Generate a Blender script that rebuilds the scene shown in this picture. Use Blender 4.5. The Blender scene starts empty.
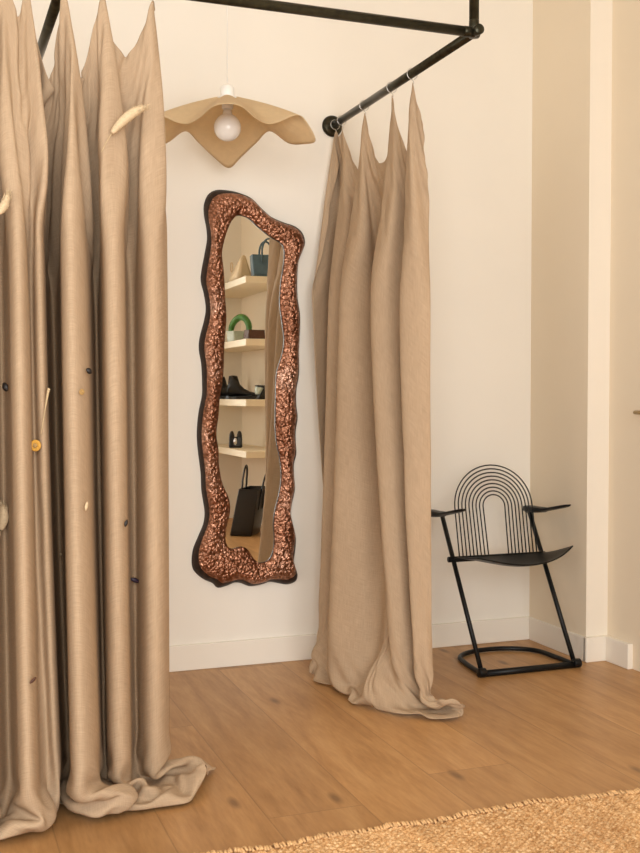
import bpy, bmesh, math, random
import numpy as np
from mathutils import Vector, Matrix, noise
random.seed(7)
scene = bpy.context.scene
COL = scene.collection
PI = math.pi

# ------------------------------------------------------------------ camera
CAM = Vector((0.0, -3.97, 1.05))
YAW, PITCH = math.radians(20.3), math.radians(1.7)
FPX = 1066.0
cd = bpy.data.cameras.new('camera')
cam = bpy.data.objects.new('camera', cd)
COL.objects.link(cam)
cam.location = CAM
cam.rotation_euler = (PI/2 - PITCH, 0, -YAW)
cd.sensor_fit = 'VERTICAL'
cd.sensor_height = 36.0
cd.lens = FPX/853*36.0
cd.clip_start = 0.05
scene.camera = cam
ROT = cam.rotation_euler.to_matrix()

def ray(px, py):
    return ROT @ Vector(((px-320)/FPX, -(py-426.5)/FPX, -1.0))
def on_y(px, py, y):
    d = ray(px, py); return CAM + d*((y-CAM.y)/d.y)
def on_x(px, py, x):
    d = ray(px, py); return CAM + d*((x-CAM.x)/d.x)
def on_z(px, py, z):
    d = ray(px, py); return CAM + d*((z-CAM.z)/d.z)

# ------------------------------------------------------------------ helpers
def tag(o, label=None, cat=None, group=None, kind=None):
    if label: o['label'] = label
    if cat: o['category'] = cat
    if group: o['group'] = group
    if kind: o['kind'] = kind
    return o

def empty(name, loc, label, cat, group=None, rz=0.0):
    o = bpy.data.objects.new(name, None)
    COL.objects.link(o)
    o.location = loc
    o.rotation_euler = (0, 0, rz)
    o.empty_display_size = 0.05
    return tag(o, label, cat, group)

def link(name, me, mat, parent=None, smooth=True, loc=None):
    o = bpy.data.objects.new(name, me)
    COL.objects.link(o)
    if mat: me.materials.append(mat)
    if smooth:
        for p in me.polygons: p.use_smooth = True
    if parent: o.parent = parent
    if loc is not None: o.location = loc
    return o

def obj(name, bm, mat, parent=None, smooth=True, loc=None, sharp=None):
    bmesh.ops.recalc_face_normals(bm, faces=bm.faces)
    me = bpy.data.meshes.new(name)
    if sharp is not None:
        for e in bm.edges:
            if len(e.link_faces) == 2 and e.calc_face_angle(0) > math.radians(sharp):
                e.smooth = False
    bm.to_mesh(me); bm.free()
    return link(name, me, mat, parent, smooth, loc)

def struct(name, bm, mat, smooth=False, sharp=30):
    o = obj(name, bm, mat, None, smooth, None, sharp if smooth else None)
    o['kind'] = 'structure'
    return o

def add_box(bm, lo, hi, bevel=0.0, seg=2, mtx=None):
    sub = bmesh.new()
    r = bmesh.ops.create_cube(sub, size=1.0)
    lo, hi = Vector(lo), Vector(hi)
    c, s = (lo+hi)/2, hi-lo
    for v in sub.verts:
        v.co = Vector((v.co.x*s.x, v.co.y*s.y, v.co.z*s.z)) + c
    if bevel > 0:
        bmesh.ops.bevel(sub, geom=list(sub.edges), offset=bevel, segments=seg, affect='EDGES', profile=0.5)
    if mtx is not None: bmesh.ops.transform(sub, matrix=mtx, verts=sub.verts)
    me = bpy.data.meshes.new('tmp'); sub.to_mesh(me); sub.free()
    bm.from_mesh(me); bpy.data.meshes.remove(me)
    return bm

def box(lo, hi, bevel=0.0, seg=2, mtx=None):
    return add_box(bmesh.new(), lo, hi, bevel, seg, mtx)

def frames(pts, closed=False):
    n = len(pts); T = []
    for i in range(n):
        a = pts[(i-1) % n] if (closed or i > 0) else pts[i]
        b = pts[(i+1) % n] if (closed or i < n-1) else pts[i]
        T.append((b-a).normalized())
    up = Vector((0, 0, 1)) if abs(T[0].z) < 0.9 else Vector((1, 0, 0))
    N = [(up - T[0]*up.dot(T[0])).normalized()]
    for i in range(1, n):
        v = N[-1] - T[i]*N[-1].dot(T[i])
        N.append(v.normalized() if v.length > 1e-6 else N[-1])
    return T, N

def add_tube(bm, pts, r, seg=10, closed=False, cap=True, flat=1.0):
    pts = [Vector(p) for p in pts]
    n = len(pts)
    rr = r if isinstance(r, (list, tuple)) else [r]*n
    T, N = frames(pts, closed)
    rings = []
    for p, t, nn, q in zip(pts, T, N, rr):
        b = t.cross(nn)
        rings.append([bm.verts.new(p + nn*(math.cos(2*PI*k/seg)*q) + b*(math.sin(2*PI*k/seg)*q*flat)) for k in range(seg)])
    m = n if closed else n-1
    for i in range(m):
        A, B = rings[i], rings[(i+1) % n]
        for k in range(seg):
            bm.faces.new((A[k], A[(k+1) % seg], B[(k+1) % seg], B[k]))
    if cap and not closed:
        bm.faces.new(list(reversed(rings[0]))); bm.faces.new(rings[-1])
    return bm

def tube(*a, **k): return add_tube(bmesh.new(), *a, **k)

def add_lathe(bm, prof, seg=28, mtx=None, cap=True):
    rings = []
    M = mtx or Matrix()
    for (r, z) in prof:
        rings.append([bm.verts.new(M @ Vector((r*math.cos(2*PI*k/seg), r*math.sin(2*PI*k/seg), z))) for k in range(seg)])
    for A, B in zip(rings, rings[1:]):
        for k in range(seg):
            bm.faces.new((A[k], A[(k+1) % seg], B[(k+1) % seg], B[k]))
    if cap:
        bm.faces.new(list(reversed(rings[0]))); bm.faces.new(rings[-1])
    return bm

def lathe(*a, **k): return add_lathe(bmesh.new(), *a, **k)

def catmull(P, per=8, closed=False):
    P = [Vector(p) for p in P]; n = len(P); out = []
    rng = range(n) if closed else range(n-1)
    for i in rng:
        if closed: a, b, c, d = P[(i-1) % n], P[i], P[(i+1) % n], P[(i+2) % n]
        else: a, b, c, d = P[max(i-1, 0)], P[i], P[i+1], P[min(i+2, n-1)]
        for k in range(per):
            t = k/per
            out.append(0.5*((2*b) + (c-a)*t + (2*a-5*b+4*c-d)*t*t + (3*b-a-3*c+d)*t**3))
    if not closed: out.append(P[-1])
    return out

def resample(P, n, closed=False):
    Q = list(P) + ([P[0]] if closed else [])
    L = [0.0]
    for a, b in zip(Q, Q[1:]): L.append(L[-1] + (b-a).length)
    out = []; j = 0; m = n if closed else n-1
    for i in range(n):
        s = L[-1]*i/m
        while j < len(Q)-2 and L[j+1] < s: j += 1
        t = (s-L[j])/max(L[j+1]-L[j], 1e-9)
        out.append(Q[j].lerp(Q[j+1], min(max(t, 0), 1)))
    return out

def grid_mesh(name, V, nr, nc):
    """V: list of nr*nc coordinates, row by row"""
    me = bpy.data.meshes.new(name)
    F = [(r*nc+c, r*nc+c+1, (r+1)*nc+c+1, (r+1)*nc+c) for r in range(nr-1) for c in range(nc-1)]
    me.from_pydata([tuple(v) for v in V], [], F)
    return me

# ------------------------------------------------------------------ materials
def srgb(r, g, b):
    f = lambda c: (c/255/12.92) if c <= 10.31 else ((c/255+0.055)/1.055)**2.4
    return (f(r), f(g), f(b), 1.0)

class NT:
    def __init__(s, name):
        s.m = bpy.data.materials.new(name); s.m.use_nodes = True
        s.t = s.m.node_tree; s.b = s.t.nodes['Principled BSDF']
    def n(s, typ, **k):
        o = s.t.nodes.new(typ)
        for a, v in k.items(): setattr(o, a, v)
        return o
    def l(s, a, b): s.t.links.new(a, b); return s
    def set(s, **k):
        for a, v in k.items(): s.b.inputs[a.replace('_', ' ')].default_value = v
        return s
    def math(s, op, a, b=None, c=None):
        o = s.n('ShaderNodeMath', operation=op)
        for i, v in enumerate((a, b, c)):
            if v is None: continue
            if isinstance(v, (int, float)): o.inputs[i].default_value = v
            else: s.l(v, o.inputs[i])
        return o.outputs[0]
    def coord(s, scale=(1, 1, 1), kind='Object'):
        tc = s.n('ShaderNodeTexCoord'); mp = s.n('ShaderNodeMapping')
        mp.inputs['Scale'].default_value = scale
        s.l(tc.outputs[kind], mp.inputs[0]); return mp.outputs[0]
    def noise(s, vec, scale, detail=3, rough=0.5):
        o = s.n('ShaderNodeTexNoise'); o.inputs['Scale'].default_value = scale
        o.inputs['Detail'].default_value = detail; o.inputs['Roughness'].default_value = rough
        if vec is not None: s.l(vec, o.inputs['Vector'])
        return o
    def ramp(s, fac, stops):
        o = s.n('ShaderNodeValToRGB'); e = o.color_ramp.elements
        while len(e) < len(stops): e.new(0.5)
        for k, (p, c) in enumerate(stops): e[k].position = p; e[k].color = c
        s.l(fac, o.inputs[0]); return o.outputs[0]
    def mix(s, fac, a, b, mode='MIX'):
        o = s.n('ShaderNodeMix', data_type='RGBA', blend_type=mode)
        for sock, v in ((o.inputs[0], fac), (o.inputs[6], a), (o.inputs[7], b)):
            if isinstance(v, (int, float, tuple)): sock.default_value = v
            else: s.l(v, sock)
        return o.outputs[2]
    def bump(s, h, strength, dist=0.01):
        o = s.n('ShaderNodeBump'); o.inputs['Strength'].default_value = strength; o.inputs['Distance'].default_value = dist
        s.l(h, o.inputs['Height']); s.l(o.outputs[0], s.b.inputs['Normal']); return s

def plain(name, col, rough=0.5, metal=0.0, var=0.08, nscale=30, bump=0.0, **k):
    m = NT(name); m.set(Roughness=rough, Metallic=metal, **k)
    n = m.noise(m.coord(), nscale, 4)
    d = tuple(c*(1-var) for c in col[:3]) + (1,); u = tuple(min(1, c*(1+var)) for c in col[:3]) + (1,)
    m.l(m.ramp(n.outputs[0], [(0.3, d), (0.7, u)]), m.b.inputs['Base Color'])
    if bump: m.bump(n.outputs[0], bump, 0.004)
    return m.m

M = {}
M['wall_pier'] = plain('pier_front_tone', (0.83, 0.765, 0.66, 1), 0.7, var=0.012, nscale=3, bump=0.03)
M['wall'] = plain('wall_paint', (0.83, 0.785, 0.70, 1), 0.75, var=0.012, nscale=3, bump=0.03)
M['wall_side'] = plain('cream_wall_tone', (0.81, 0.705, 0.545, 1), 0.7, var=0.012, nscale=3, bump=0.03)
M['trim'] = plain('trim_paint', (0.83, 0.775, 0.68, 1), 0.5, var=0.01, nscale=4)
M['ceiling'] = plain('ceiling_paint', (0.85, 0.81, 0.73, 1), 0.8, var=0.01)
M['white'] = plain('white_enamel', (0.86, 0.84, 0.80, 1), 0.35, var=0.01)
M['pipe'] = plain('blackened_steel', (0.045, 0.041, 0.025, 1), 0.30, 0.8, var=0.35, nscale=40)
M['black'] = plain('black_lacquer', (0.006, 0.006, 0.006, 1), 0.40, 0.0, var=0.1, Specular_IOR_Level=0.25)
M['wire'] = plain('steel_wire', (0.62, 0.60, 0.56, 1), 0.3, 0.9)
M['brass'] = plain('aged_brass', (0.42, 0.30, 0.14, 1), 0.35, 0.9)

def oak_floor():
    m = NT('oak_planks'); m.set(Roughness=0.42)
    tc = m.n('ShaderNodeTexCoord'); sp = m.n('ShaderNodeSeparateXYZ'); m.l(tc.outputs['Object'], sp.inputs[0])
    X, Y = sp.outputs[0], sp.outputs[1]
    W, L = 0.254, 5.2
    fx = m.math('DIVIDE', m.math('SUBTRACT', X, 1.04), W)
    idx = m.math('FLOOR', fx); frx = m.math('FRACT', fx)
    wn = m.n('ShaderNodeTexWhiteNoise', noise_dimensions='1D'); m.l(idx, wn.inputs['W'])
    fy = m.math('DIVIDE', m.math('ADD', Y, m.math('MULTIPLY', wn.outputs[0], 9.0)), L)
    idy = m.math('FLOOR', fy); fry = m.math('FRACT', fy)
    cb = m.n('ShaderNodeCombineXYZ'); m.l(idx, cb.inputs[0]); m.l(idy, cb.inputs[1])
    w2 = m.n('ShaderNodeTexWhiteNoise', noise_dimensions='2D'); m.l(cb.outputs[0], w2.inputs['Vector'])
    # grain coordinates: stretched along the plank, shifted per plank
    gc = m.n('ShaderNodeCombineXYZ')
    m.l(m.math('ADD', m.math('MULTIPLY', X, 7.0), m.math('MULTIPLY', w2.outputs[0], 37.0)), gc.inputs[0])
    m.l(m.math('MULTIPLY', Y, 0.9), gc.inputs[1]); m.l(m.math('MULTIPLY', idx, 3.1), gc.inputs[2])
    g1 = m.noise(gc.outputs[0], 2.2, 6, 0.6); g1.inputs['Distortion'].default_value = 0.8
    g2 = m.noise(gc.outputs[0], 14.0, 4, 0.6)
    base = m.ramp(g1.outputs[0], [(0.25, srgb(153, 109, 64)), (0.5, srgb(180, 135, 86)), (0.75, srgb(198, 155, 106))])
    base = m.mix(0.18, base, m.ramp(g2.outputs[0], [(0.3, srgb(130, 94, 52)), (0.7, srgb(210, 172, 120))]))
    tone = m.ramp(w2.outputs[0], [(0.0, (0.80, 0.78, 0.75, 1)), (1.0, (1.08, 1.07, 1.05, 1))])
    base = m.mix(1.0, base, tone, 'MULTIPLY')
    # knots
    vc = m.n('ShaderNodeCombineXYZ'); m.l(m.math('MULTIPLY', X, 8.0), vc.inputs[0]); m.l(m.math('MULTIPLY', Y, 2.9), vc.inputs[1])
    vo = m.n('ShaderNodeTexVoronoi', voronoi_dimensions='2D'); vo.inputs['Scale'].default_value = 1.0; m.l(vc.outputs[0], vo.inputs['Vector'])
    kn = m.ramp(vo.outputs['Distance'], [(0.04, (1, 1, 1, 1)), (0.15, (0, 0, 0, 1))])
    sel = m.n('ShaderNodeSeparateColor'); m.l(vo.outputs['Color'], sel.inputs[0])
    kn = m.math('MULTIPLY', kn, m.math('GREATER_THAN', sel.outputs[0], 0.87))
    base = m.mix(m.math('MULTIPLY', kn, 0.62), base, srgb(84, 54, 30))
    # seams
    ex = m.math('MINIMUM', frx, m.math('SUBTRACT', 1.0, frx))
    ey = m.math('MULTIPLY', m.math('MINIMUM', fry, m.math('SUBTRACT', 1.0, fry)), L/W)
    e = m.math('MINIMUM', ex, ey)
    seam = m.math('LESS_THAN', e, 0.0075)
    base = m.mix(m.math('MULTIPLY', seam, 0.32), base, srgb(92, 62, 34))
    m.l(base, m.b.inputs['Base Color'])
    h = m.math('SUBTRACT', m.math('MULTIPLY', g2.outputs[0], 0.25), m.math('MULTIPLY', seam, 1.0))
    m.bump(h, 0.25, 0.002)
    return m.m
M['floor'] = oak_floor()

def linen():
    m = NT('washed_linen'); m.set(Roughness=0.92)
    m.b.inputs['Sheen Weight'].default_value = 0.0
    m.b.inputs['Specular IOR Level'].default_value = 0.15
    uv = m.n('ShaderNodeUVMap'); sp = m.n('ShaderNodeSeparateXYZ'); m.l(uv.outputs[0], sp.inputs[0])
    a = m.n('ShaderNodeCombineXYZ'); m.l(m.math('MULTIPLY', sp.outputs[0], 420.0), a.inputs[0]); m.l(m.math('MULTIPLY', sp.outputs[1], 22.0), a.inputs[1])
    b = m.n('ShaderNodeCombineXYZ'); m.l(m.math('MULTIPLY', sp.outputs[0], 22.0), b.inputs[0]); m.l(m.math('MULTIPLY', sp.outputs[1], 420.0), b.inputs[1])
    na, nb = m.noise(a.outputs[0], 1.0, 2), m.noise(b.outputs[0], 1.0, 2)
    th = m.math('ADD', m.math('MULTIPLY', na.outputs[0], 0.5), m.math('MULTIPLY', nb.outputs[0], 0.5))
    big = m.noise(m.coord(), 3.0, 3)
    c = m.ramp(th, [(0.30, (0.385, 0.279, 0.180, 1)), (0.70, (0.515, 0.380, 0.256, 1))])
    c = m.mix(1.0, c, m.ramp(big.outputs[0], [(0.3, (0.95, 0.94, 0.93, 1)), (0.7, (1.04, 1.04, 1.04, 1))]), 'MULTIPLY')
    m.l(c, m.b.inputs['Base Color'])
    cr = m.noise(m.coord((1, 1, 0.55)), 16.0, 3, 0.55)
    m.bump(m.math('ADD', m.math('MULTIPLY', th, 0.35), cr.outputs[0]), 0.12, 0.008)
    return m.m
M['linen'] = linen()

def jute():
    m = NT('jute_weave'); m.set(Roughness=0.95)
    m.b.inputs['Specular IOR Level'].default_value = 0.1
    n1 = m.noise(m.coord((110, 190, 60)), 1.0, 3, 0.7); n2 = m.noise(m.coord(), 5.0, 3)
    c = m.ramp(n1.outputs[0], [(0.28, srgb(150, 106, 62)), (0.5, srgb(204, 162, 114)), (0.72, srgb(244, 216, 174))])
    c = m.mix(1.0, c, m.ramp(n2.outputs[0], [(0.3, (0.88, 0.86, 0.84, 1)), (0.7, (1.08, 1.08, 1.06, 1))]), 'MULTIPLY')
    n3 = m.noise(m.coord((34, 2.2, 1)), 1.0, 2)
    c = m.mix(1.0, c, m.ramp(n3.outputs[0], [(0.35, (0.86, 0.84, 0.82, 1)), (0.65, (1.12, 1.11, 1.10, 1))]), 'MULTIPLY')
    m.l(c, m.b.inputs['Base Color'])
    m.bump(m.noise(m.coord((300, 300, 300)), 1.0, 2).outputs[0], 0.4, 0.002)
    return m.m
M['jute'] = jute()
M['jute_pale'] = plain('bleached_jute_yarn', srgb(212, 172, 122), 0.95, var=0.22, nscale=90)

def copper():
    m = NT('hammered_copper'); m.set(Metallic=1.0, Roughness=0.30)
    v = m.n('ShaderNodeTexVoronoi', feature='SMOOTH_F1'); v.inputs['Scale'].default_value = 80.0; v.inputs['Smoothness'].default_value = 0.35
    co = m.coord(); nz = m.noise(co, 55.0, 3)
    w = m.n('ShaderNodeVectorMath', operation='MULTIPLY_ADD'); m.l(nz.outputs['Color'], w.inputs[0]); w.inputs[1].default_value = (0.02, 0.02, 0.02); m.l(co, w.inputs[2])
    m.l(w.outputs[0], v.inputs['Vector'])
    n = m.noise(co, 7.0, 3)
    c = m.ramp(n.outputs[0], [(0.3, (0.38, 0.165, 0.095, 1)), (0.55, (0.58, 0.285, 0.18, 1)), (0.75, (0.80, 0.48, 0.35, 1))])
    c = m.mix(m.math('MULTIPLY', v.outputs['Distance'], 0.75), c, (0.06, 0.025, 0.012, 1))
    m.l(c, m.b.inputs['Base Color'])
    h = m.math('ADD', m.math('MULTIPLY', v.outputs['Distance'], -1.0), m.math('MULTIPLY', nz.outputs[0], 0.5))
    m.bump(h, 0.8, 0.008)
    return m.m
M['copper'] = copper()
M['copper_dark'] = plain('shade_dark_copper', (0.024, 0.012, 0.007, 1), 0.5, 0.0, var=0.3, nscale=60, bump=0.5, Specular_IOR_Level=0.2)  # shade on the frame's outer side and inner lip, put into the colour
def mirror_glass():
    m = NT('mirror_glass'); m.set(Metallic=1.0, Roughness=0.008)
    n = m.noise(m.coord(), 2.0, 2)
    m.l(m.ramp(n.outputs[0], [(0.0, (0.88, 0.87, 0.82, 1)), (1.0, (0.90, 0.89, 0.84, 1))]), m.b.inputs['Base Color'])
    return m.m
M['mirror'] = mirror_glass()
# ------------------------------------------------------------------ the room
ZC = 2.95
XL, XR, XP = -3.0, 2.53, 2.43      # left wall, right wall, face of the shallow pier in the corner
YF = -4.87                         # wall behind the camera
YP = -0.42                         # how far the pier comes forward

struct('floor', box((XL-0.1, YF-0.1, -0.08), (XR+0.1, 0.1, 0.0)), M['floor'])
struct('ceiling', box((XL-0.1, YF-0.1, ZC), (XR+0.1, 0.1, ZC+0.08)), M['ceiling'])
struct('wall_back', box((XL-0.1, 0.0, 0.0), (XR+0.1, 0.1, ZC)), M['wall'])
struct('wall_pier', box((XP, YP, 0.0), (XR+0.1, 0.0, ZC)), M['wall_side'])

pier = bpy.data.objects['wall_pier']; pier.data.materials.append(M['wall_pier'])
for p in pier.data.polygons:
    if p.normal.y < -0.5: p.material_index = 1  # front face gets a paler tone than the cream side

def wall_with_holes(name, axis, c0, c1, a0, a1, holes, mat):
    """wall slab between c0..c1 across, a0..a1 along, with rectangular openings (a, b, z0, z1)"""
    bm = bmesh.new()
    xs = sorted({a0, a1, *[h[0] for h in holes], *[h[1] for h in holes]})
    zs = sorted({0.0, ZC, *[h[2] for h in holes], *[h[3] for h in holes]})
    for i in range(len(xs)-1):
        for k in range(len(zs)-1):
            mx, mz = (xs[i]+xs[i+1])/2, (zs[k]+zs[k+1])/2
            if any(h[0] < mx < h[1] and h[2] < mz < h[3] for h in holes): continue
            if axis == 'x': add_box(bm, (xs[i], c0, zs[k]), (xs[i+1], c1, zs[k+1]))
            else: add_box(bm, (c0, xs[i], zs[k]), (c1, xs[i+1], zs[k+1]))
    bmesh.ops.remove_doubles(bm, verts=bm.verts, dist=1e-5)
    return struct(name, bm, mat)

DOOR = (-1.55, -0.64, 0.0, 2.20)
wall_with_holes('wall_right', 'y', XR, XR+0.1, YF-0.1, YP, [DOOR], M['wall_side'])
WF = (-1.4, 1.6, 0.35, 2.75)
wall_with_holes('wall_front', 'x', YF-0.1, YF, XL-0.1, XR+0.1, [WF], M['wall'])
WL = (-4.55, -2.55, 0.5, 2.7)  # added opening, made up to bring light onto the far shelves
wall_with_holes('wall_left', 'y', XL-0.1, XL, YF-0.1, 0.1, [WL], M['wall'])

# baseboards
BH, BT = 0.098, 0.016
def skirting(name, lo, hi): return struct(name, box(lo, hi, 0.003, 2), M['trim'])
skirting('baseboard_back', (XL, -BT, 0), (XP, 0, BH))
skirting('baseboard_pier', (XP-0.012, YP-0.012, 0), (XP, -BT, BH))
skirting('trim_1', (XP-0.012, YP-0.022, 0), (XR-0.0, YP, BH))
skirting('baseboard_right', (XR-0.024, -0.585, 0), (XR, YP-0.022, BH))
skirting('baseboard_front', (XL, YF, 0), (XR-0.4, YF+BT, BH))
skirting('baseboard_left', (XL, YF+BT, 0), (XL+BT, -BT, BH))

# flush door in the right wall with a lever handle
door = struct('door_1', box((XR+0.004, DOOR[0]+0.004, 0.006), (XR+0.05, DOOR[1]-0.004, DOOR[3]-0.004), 0.002), M['wall_side'])
tip = on_x(634.5, 412.5, XR-0.045)
hy, hz = tip.y-0.115, tip.z
hb = lathe([(0.004, 0), (0.026, 0), (0.026, 0.006), (0.010, 0.009), (0.009, 0.045), (0.004, 0.047)], 20,
           Matrix.Translation((XR+0.004, hy, hz)) @ Matrix.Rotation(-PI/2, 4, 'Y'))
add_tube(hb, [(XR-0.038, hy-0.005, hz), (XR-0.043, hy+0.02, hz), (XR-0.045, hy+0.07, hz), (XR-0.045, tip.y, hz)], [0.009, 0.009, 0.0085, 0.007], 12)
h = obj('lever_handle', hb, M['brass'], door); h['label'] = 'aged brass lever handle'

# window behind the camera, and one added on the left for its light
def thin_glass():
    m = NT('window_glass'); t = m.t
    tr = m.n('ShaderNodeBsdfTransparent'); gl = m.n('ShaderNodeBsdfGlossy'); gl.inputs['Roughness'].default_value = 0.02
    fr = m.n('ShaderNodeFresnel'); fr.inputs[0].default_value = 1.3
    mx = m.n('ShaderNodeMixShader'); m.l(fr.outputs[0], mx.inputs[0]); m.l(tr.outputs[0], mx.inputs[1]); m.l(gl.outputs[0], mx.inputs[2])
    m.l(mx.outputs[0], t.nodes['Material Output'].inputs['Surface'])
    return m.m
M['glass'] = thin_glass()
def window(name, axis, c, hole, nx):
    a0, a1, z0, z1 = hole
    bm, gb = bmesh.new(), bmesh.new()
    def bx(b, p0, p1, q0, q1, d):
        if axis == 'x': add_box(b, (p0, c-d, q0), (p1, c+d, q1), 0.0)
        else: add_box(b, (c-d, p0, q0), (c+d, p1, q1), 0.0)
    w = 0.05
    bx(bm, a0, a1, z0, z0+w, 0.03); bx(bm, a0, a1, z1-w, z1, 0.03)
    for k in range(nx+1):
        p = a0 + (a1-a0-w)*k/nx
        bx(bm, p, p+w, z0, z1, 0.03)
    o = struct(name, bm, M['trim'])
    bx(gb, a0+0.01, a1-0.01, z0+0.01, z1-0.01, 0.003)
    obj('pane', gb, M['glass'], o, smooth=False)
window('window_1', 'x', YF-0.05, WF, 3)
window('added_window_left', 'y', XL-0.05, WL, 2)  # added window, only there to light the shelves and right wall

# ------------------------------------------------------------------ curtain rail of black pipe
RX = 1.518
RY, RZ = -1.167, 2.111
RXM, RXL = 0.343, -0.832
rail = empty('curtain_rail', (RX, 0, RZ), 'black steel pipe curtain rail forming a cubicle, flanged to the cream back wall', 'curtain rail')
def local(o, pts): return [Vector(p) - o.location for p in pts]
PR = 0.0145
obj('side_pipe', tube(local(rail, [(RX, -0.012, RZ), (RX, RY, RZ)]), PR, 16), M['pipe'], rail)
obj('front_pipe', tube(local(rail, [(RXL, RY, RZ), (RX, RY, RZ)]), PR, 16), M['pipe'], rail)
for x in (RXM, RXL): obj('side_pipe', tube(local(rail, [(x, -0.012, RZ), (x, RY, RZ)]), PR, 16), M['pipe'], rail)
obj('drop_pipe', tube(local(rail, [(RX, RY, RZ), (RX, RY, ZC)]), PR, 16), M['pipe'], rail)
obj('drop_pipe', tube(local(rail, [(RXL, RY, RZ), (RXL, RY, ZC)]), PR, 16), M['pipe'], rail)
for x in (RX, RXM, RXL):
    jb = bmesh.new()
    for a in (Matrix(), Matrix.Rotation(PI/2, 4, 'X'), Matrix.Rotation(-PI/2 if x == RX else PI/2, 4, 'Y')):
        add_lathe(jb, [(0.002, -0.0152), (0.0153, -0.0145), (0.0153, 0.034), (0.0146, 0.035)], 16, Matrix.Translation(Vector((x, RY, RZ)) - rail.location) @ a)
    obj('corner_joint', jb, M['pipe'], rail)
    fb = lathe([(0.004, 0.0), (0.039, 0.0), (0.042, 0.003), (0.041, 0.010), (0.033, 0.016), (0.023, 0.019), (0.0195, 0.024), (0.019, 0.036), (0.0145, 0.037)], 28,
               Matrix.Translation(Vector((x, 0, RZ)) - rail.location) @ Matrix.Rotation(PI/2, 4, 'X'))
    for k in range(4):
        a = PI/4 + k*PI/2
        add_lathe(fb, [(0.001, 0.013), (0.0045, 0.013), (0.0045, 0.016), (0.002, 0.0175)], 10,
                  Matrix.Translation(Vector((x, 0, RZ)) - rail.location) @ Matrix.Rotation(PI/2, 4, 'X') @ Matrix.Translation((0.029*math.cos(a), 0.029*math.sin(a), -0.001)))
    obj('wall_flange', fb, M['pipe'], rail)

# ------------------------------------------------------------------ pendant lamp
LX, LY = 0.968, -0.45
lamp = empty('pendant_lamp', (LX, LY, ZC), 'handkerchief-shaped pendant lamp with beige wavy shade and white globe bulb', 'lamp')
fwd = Vector((LX-CAM.x, LY-CAM.y, 0)).normalized(); rgt = Vector((math.cos(YAW), -math.sin(YAW), 0))
L0 = Vector((LX, LY, 0)) - lamp.location
def lp(a, b, z): return rgt*a - fwd*b + Vector((L0.x, L0.y, z-ZC))
right = [(0.045, 0.27, 1.952), (0.085, 0.20, 1.938), (0.125, 0.135, 1.934), (0.165, 0.10, 1.946), (0.235, 0.055, 1.982), (0.272, 0.015, 1.962),
         (0.300, -0.02, 1.915), (0.262, -0.055, 1.912), (0.212, -0.11, 1.928), (0.150, -0.17, 1.984), (0.105, -0.215, 1.955), (0.050, -0.268, 1.914)]
rim = [(0.0, 0.285, 1.958)] + right + [(0.004, -0.31, 1.884)] + [(-a, b, z) for a, b, z in reversed(right)]
rim = catmull([lp(*p) for p in rim], 6, True)
ctr = lp(0, 0, 2.064)
NR_, NC_ = 22, len(rim)
bm = bmesh.new(); rows = []
for i in range(NR_):
    q = 0.085 + (1-0.085)*i/(NR_-1)
    row = []
    for p in rim:
        d = p - ctr
        zz = d.z*(0.72*q + 0.28*q**2.4)
        row.append(bm.verts.new(ctr + Vector((d.x*q, d.y*q, zz))))
    rows.append(row)
for A, B in zip(rows, rows[1:]):
    for k in range(NC_):
        bm.faces.new((A[k], A[(k+1) % NC_], B[(k+1) % NC_], B[k]))
M['shade'] = plain('resin_cloth', (0.80, 0.645, 0.41, 1), 0.55, var=0.03, nscale=60)
def translucent(m, w):
    nt = m.node_tree; b = nt.nodes['Principled BSDF']; out = nt.nodes['Material Output']
    t = nt.nodes.new('ShaderNodeBsdfTranslucent'); x = nt.nodes.new('ShaderNodeMixShader'); x.inputs[0].default_value = w
    src = b.inputs['Base Color'].links[0].from_socket
    nt.links.new(src, t.inputs[0]); nt.links.new(b.outputs[0], x.inputs[1]); nt.links.new(t.outputs[0], x.inputs[2]); nt.links.new(x.outputs[0], out.inputs['Surface'])
translucent(M['shade'], 0.42)
sh = obj('lamp_shade', bm, M['shade'], lamp)
md = sh.modifiers.new('thick', 'SOLIDIFY'); md.thickness = 0.0016; md.offset = 0
zt = 2.052 - ZC
obj('socket_cap', lathe([(0.001, 0.046), (0.012, 0.045), (0.0205, 0.039), (0.0235, 0.030), (0.0235, 0.006), (0.022, 0.003), (0.034, 0.0025), (0.036, 0.0), (0.034, -0.003), (0.019, -0.004), (0.019, -0.034), (0.014, -0.036)], 32, Matrix.Translation((L0.x, L0.y, zt))), M['white'], lamp)
M['bulb'] = plain('opal_glass', (0.88, 0.86, 0.82, 1), 0.18, var=0.005)
bpf = [(0.001, -0.046)]
for k in range(1, 20):
    a = -PI/2 + k*(PI*0.90)/20
    bpf.append((0.046*math.cos(a), 0.046*math.sin(a)))
bpf += [(0.017, 0.045), (0.015, 0.056), (0.002, 0.058)]
obj('bulb', lathe(bpf, 32, Matrix.Translation((L0.x, L0.y, 1.955-ZC))), M['bulb'], lamp)
obj('cord', tube([(L0.x, L0.y, zt+0.055), (L0.x, L0.y, -0.02)], 0.0016, 8), M['white'], lamp)
obj('ceiling_rose', lathe([(0.001, -0.028), (0.02, -0.028), (0.045, -0.02), (0.05, 0.0), (0.001, 0.0)], 28, Matrix.Translation((L0.x, L0.y, 0))), M['white'], lamp)

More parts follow.
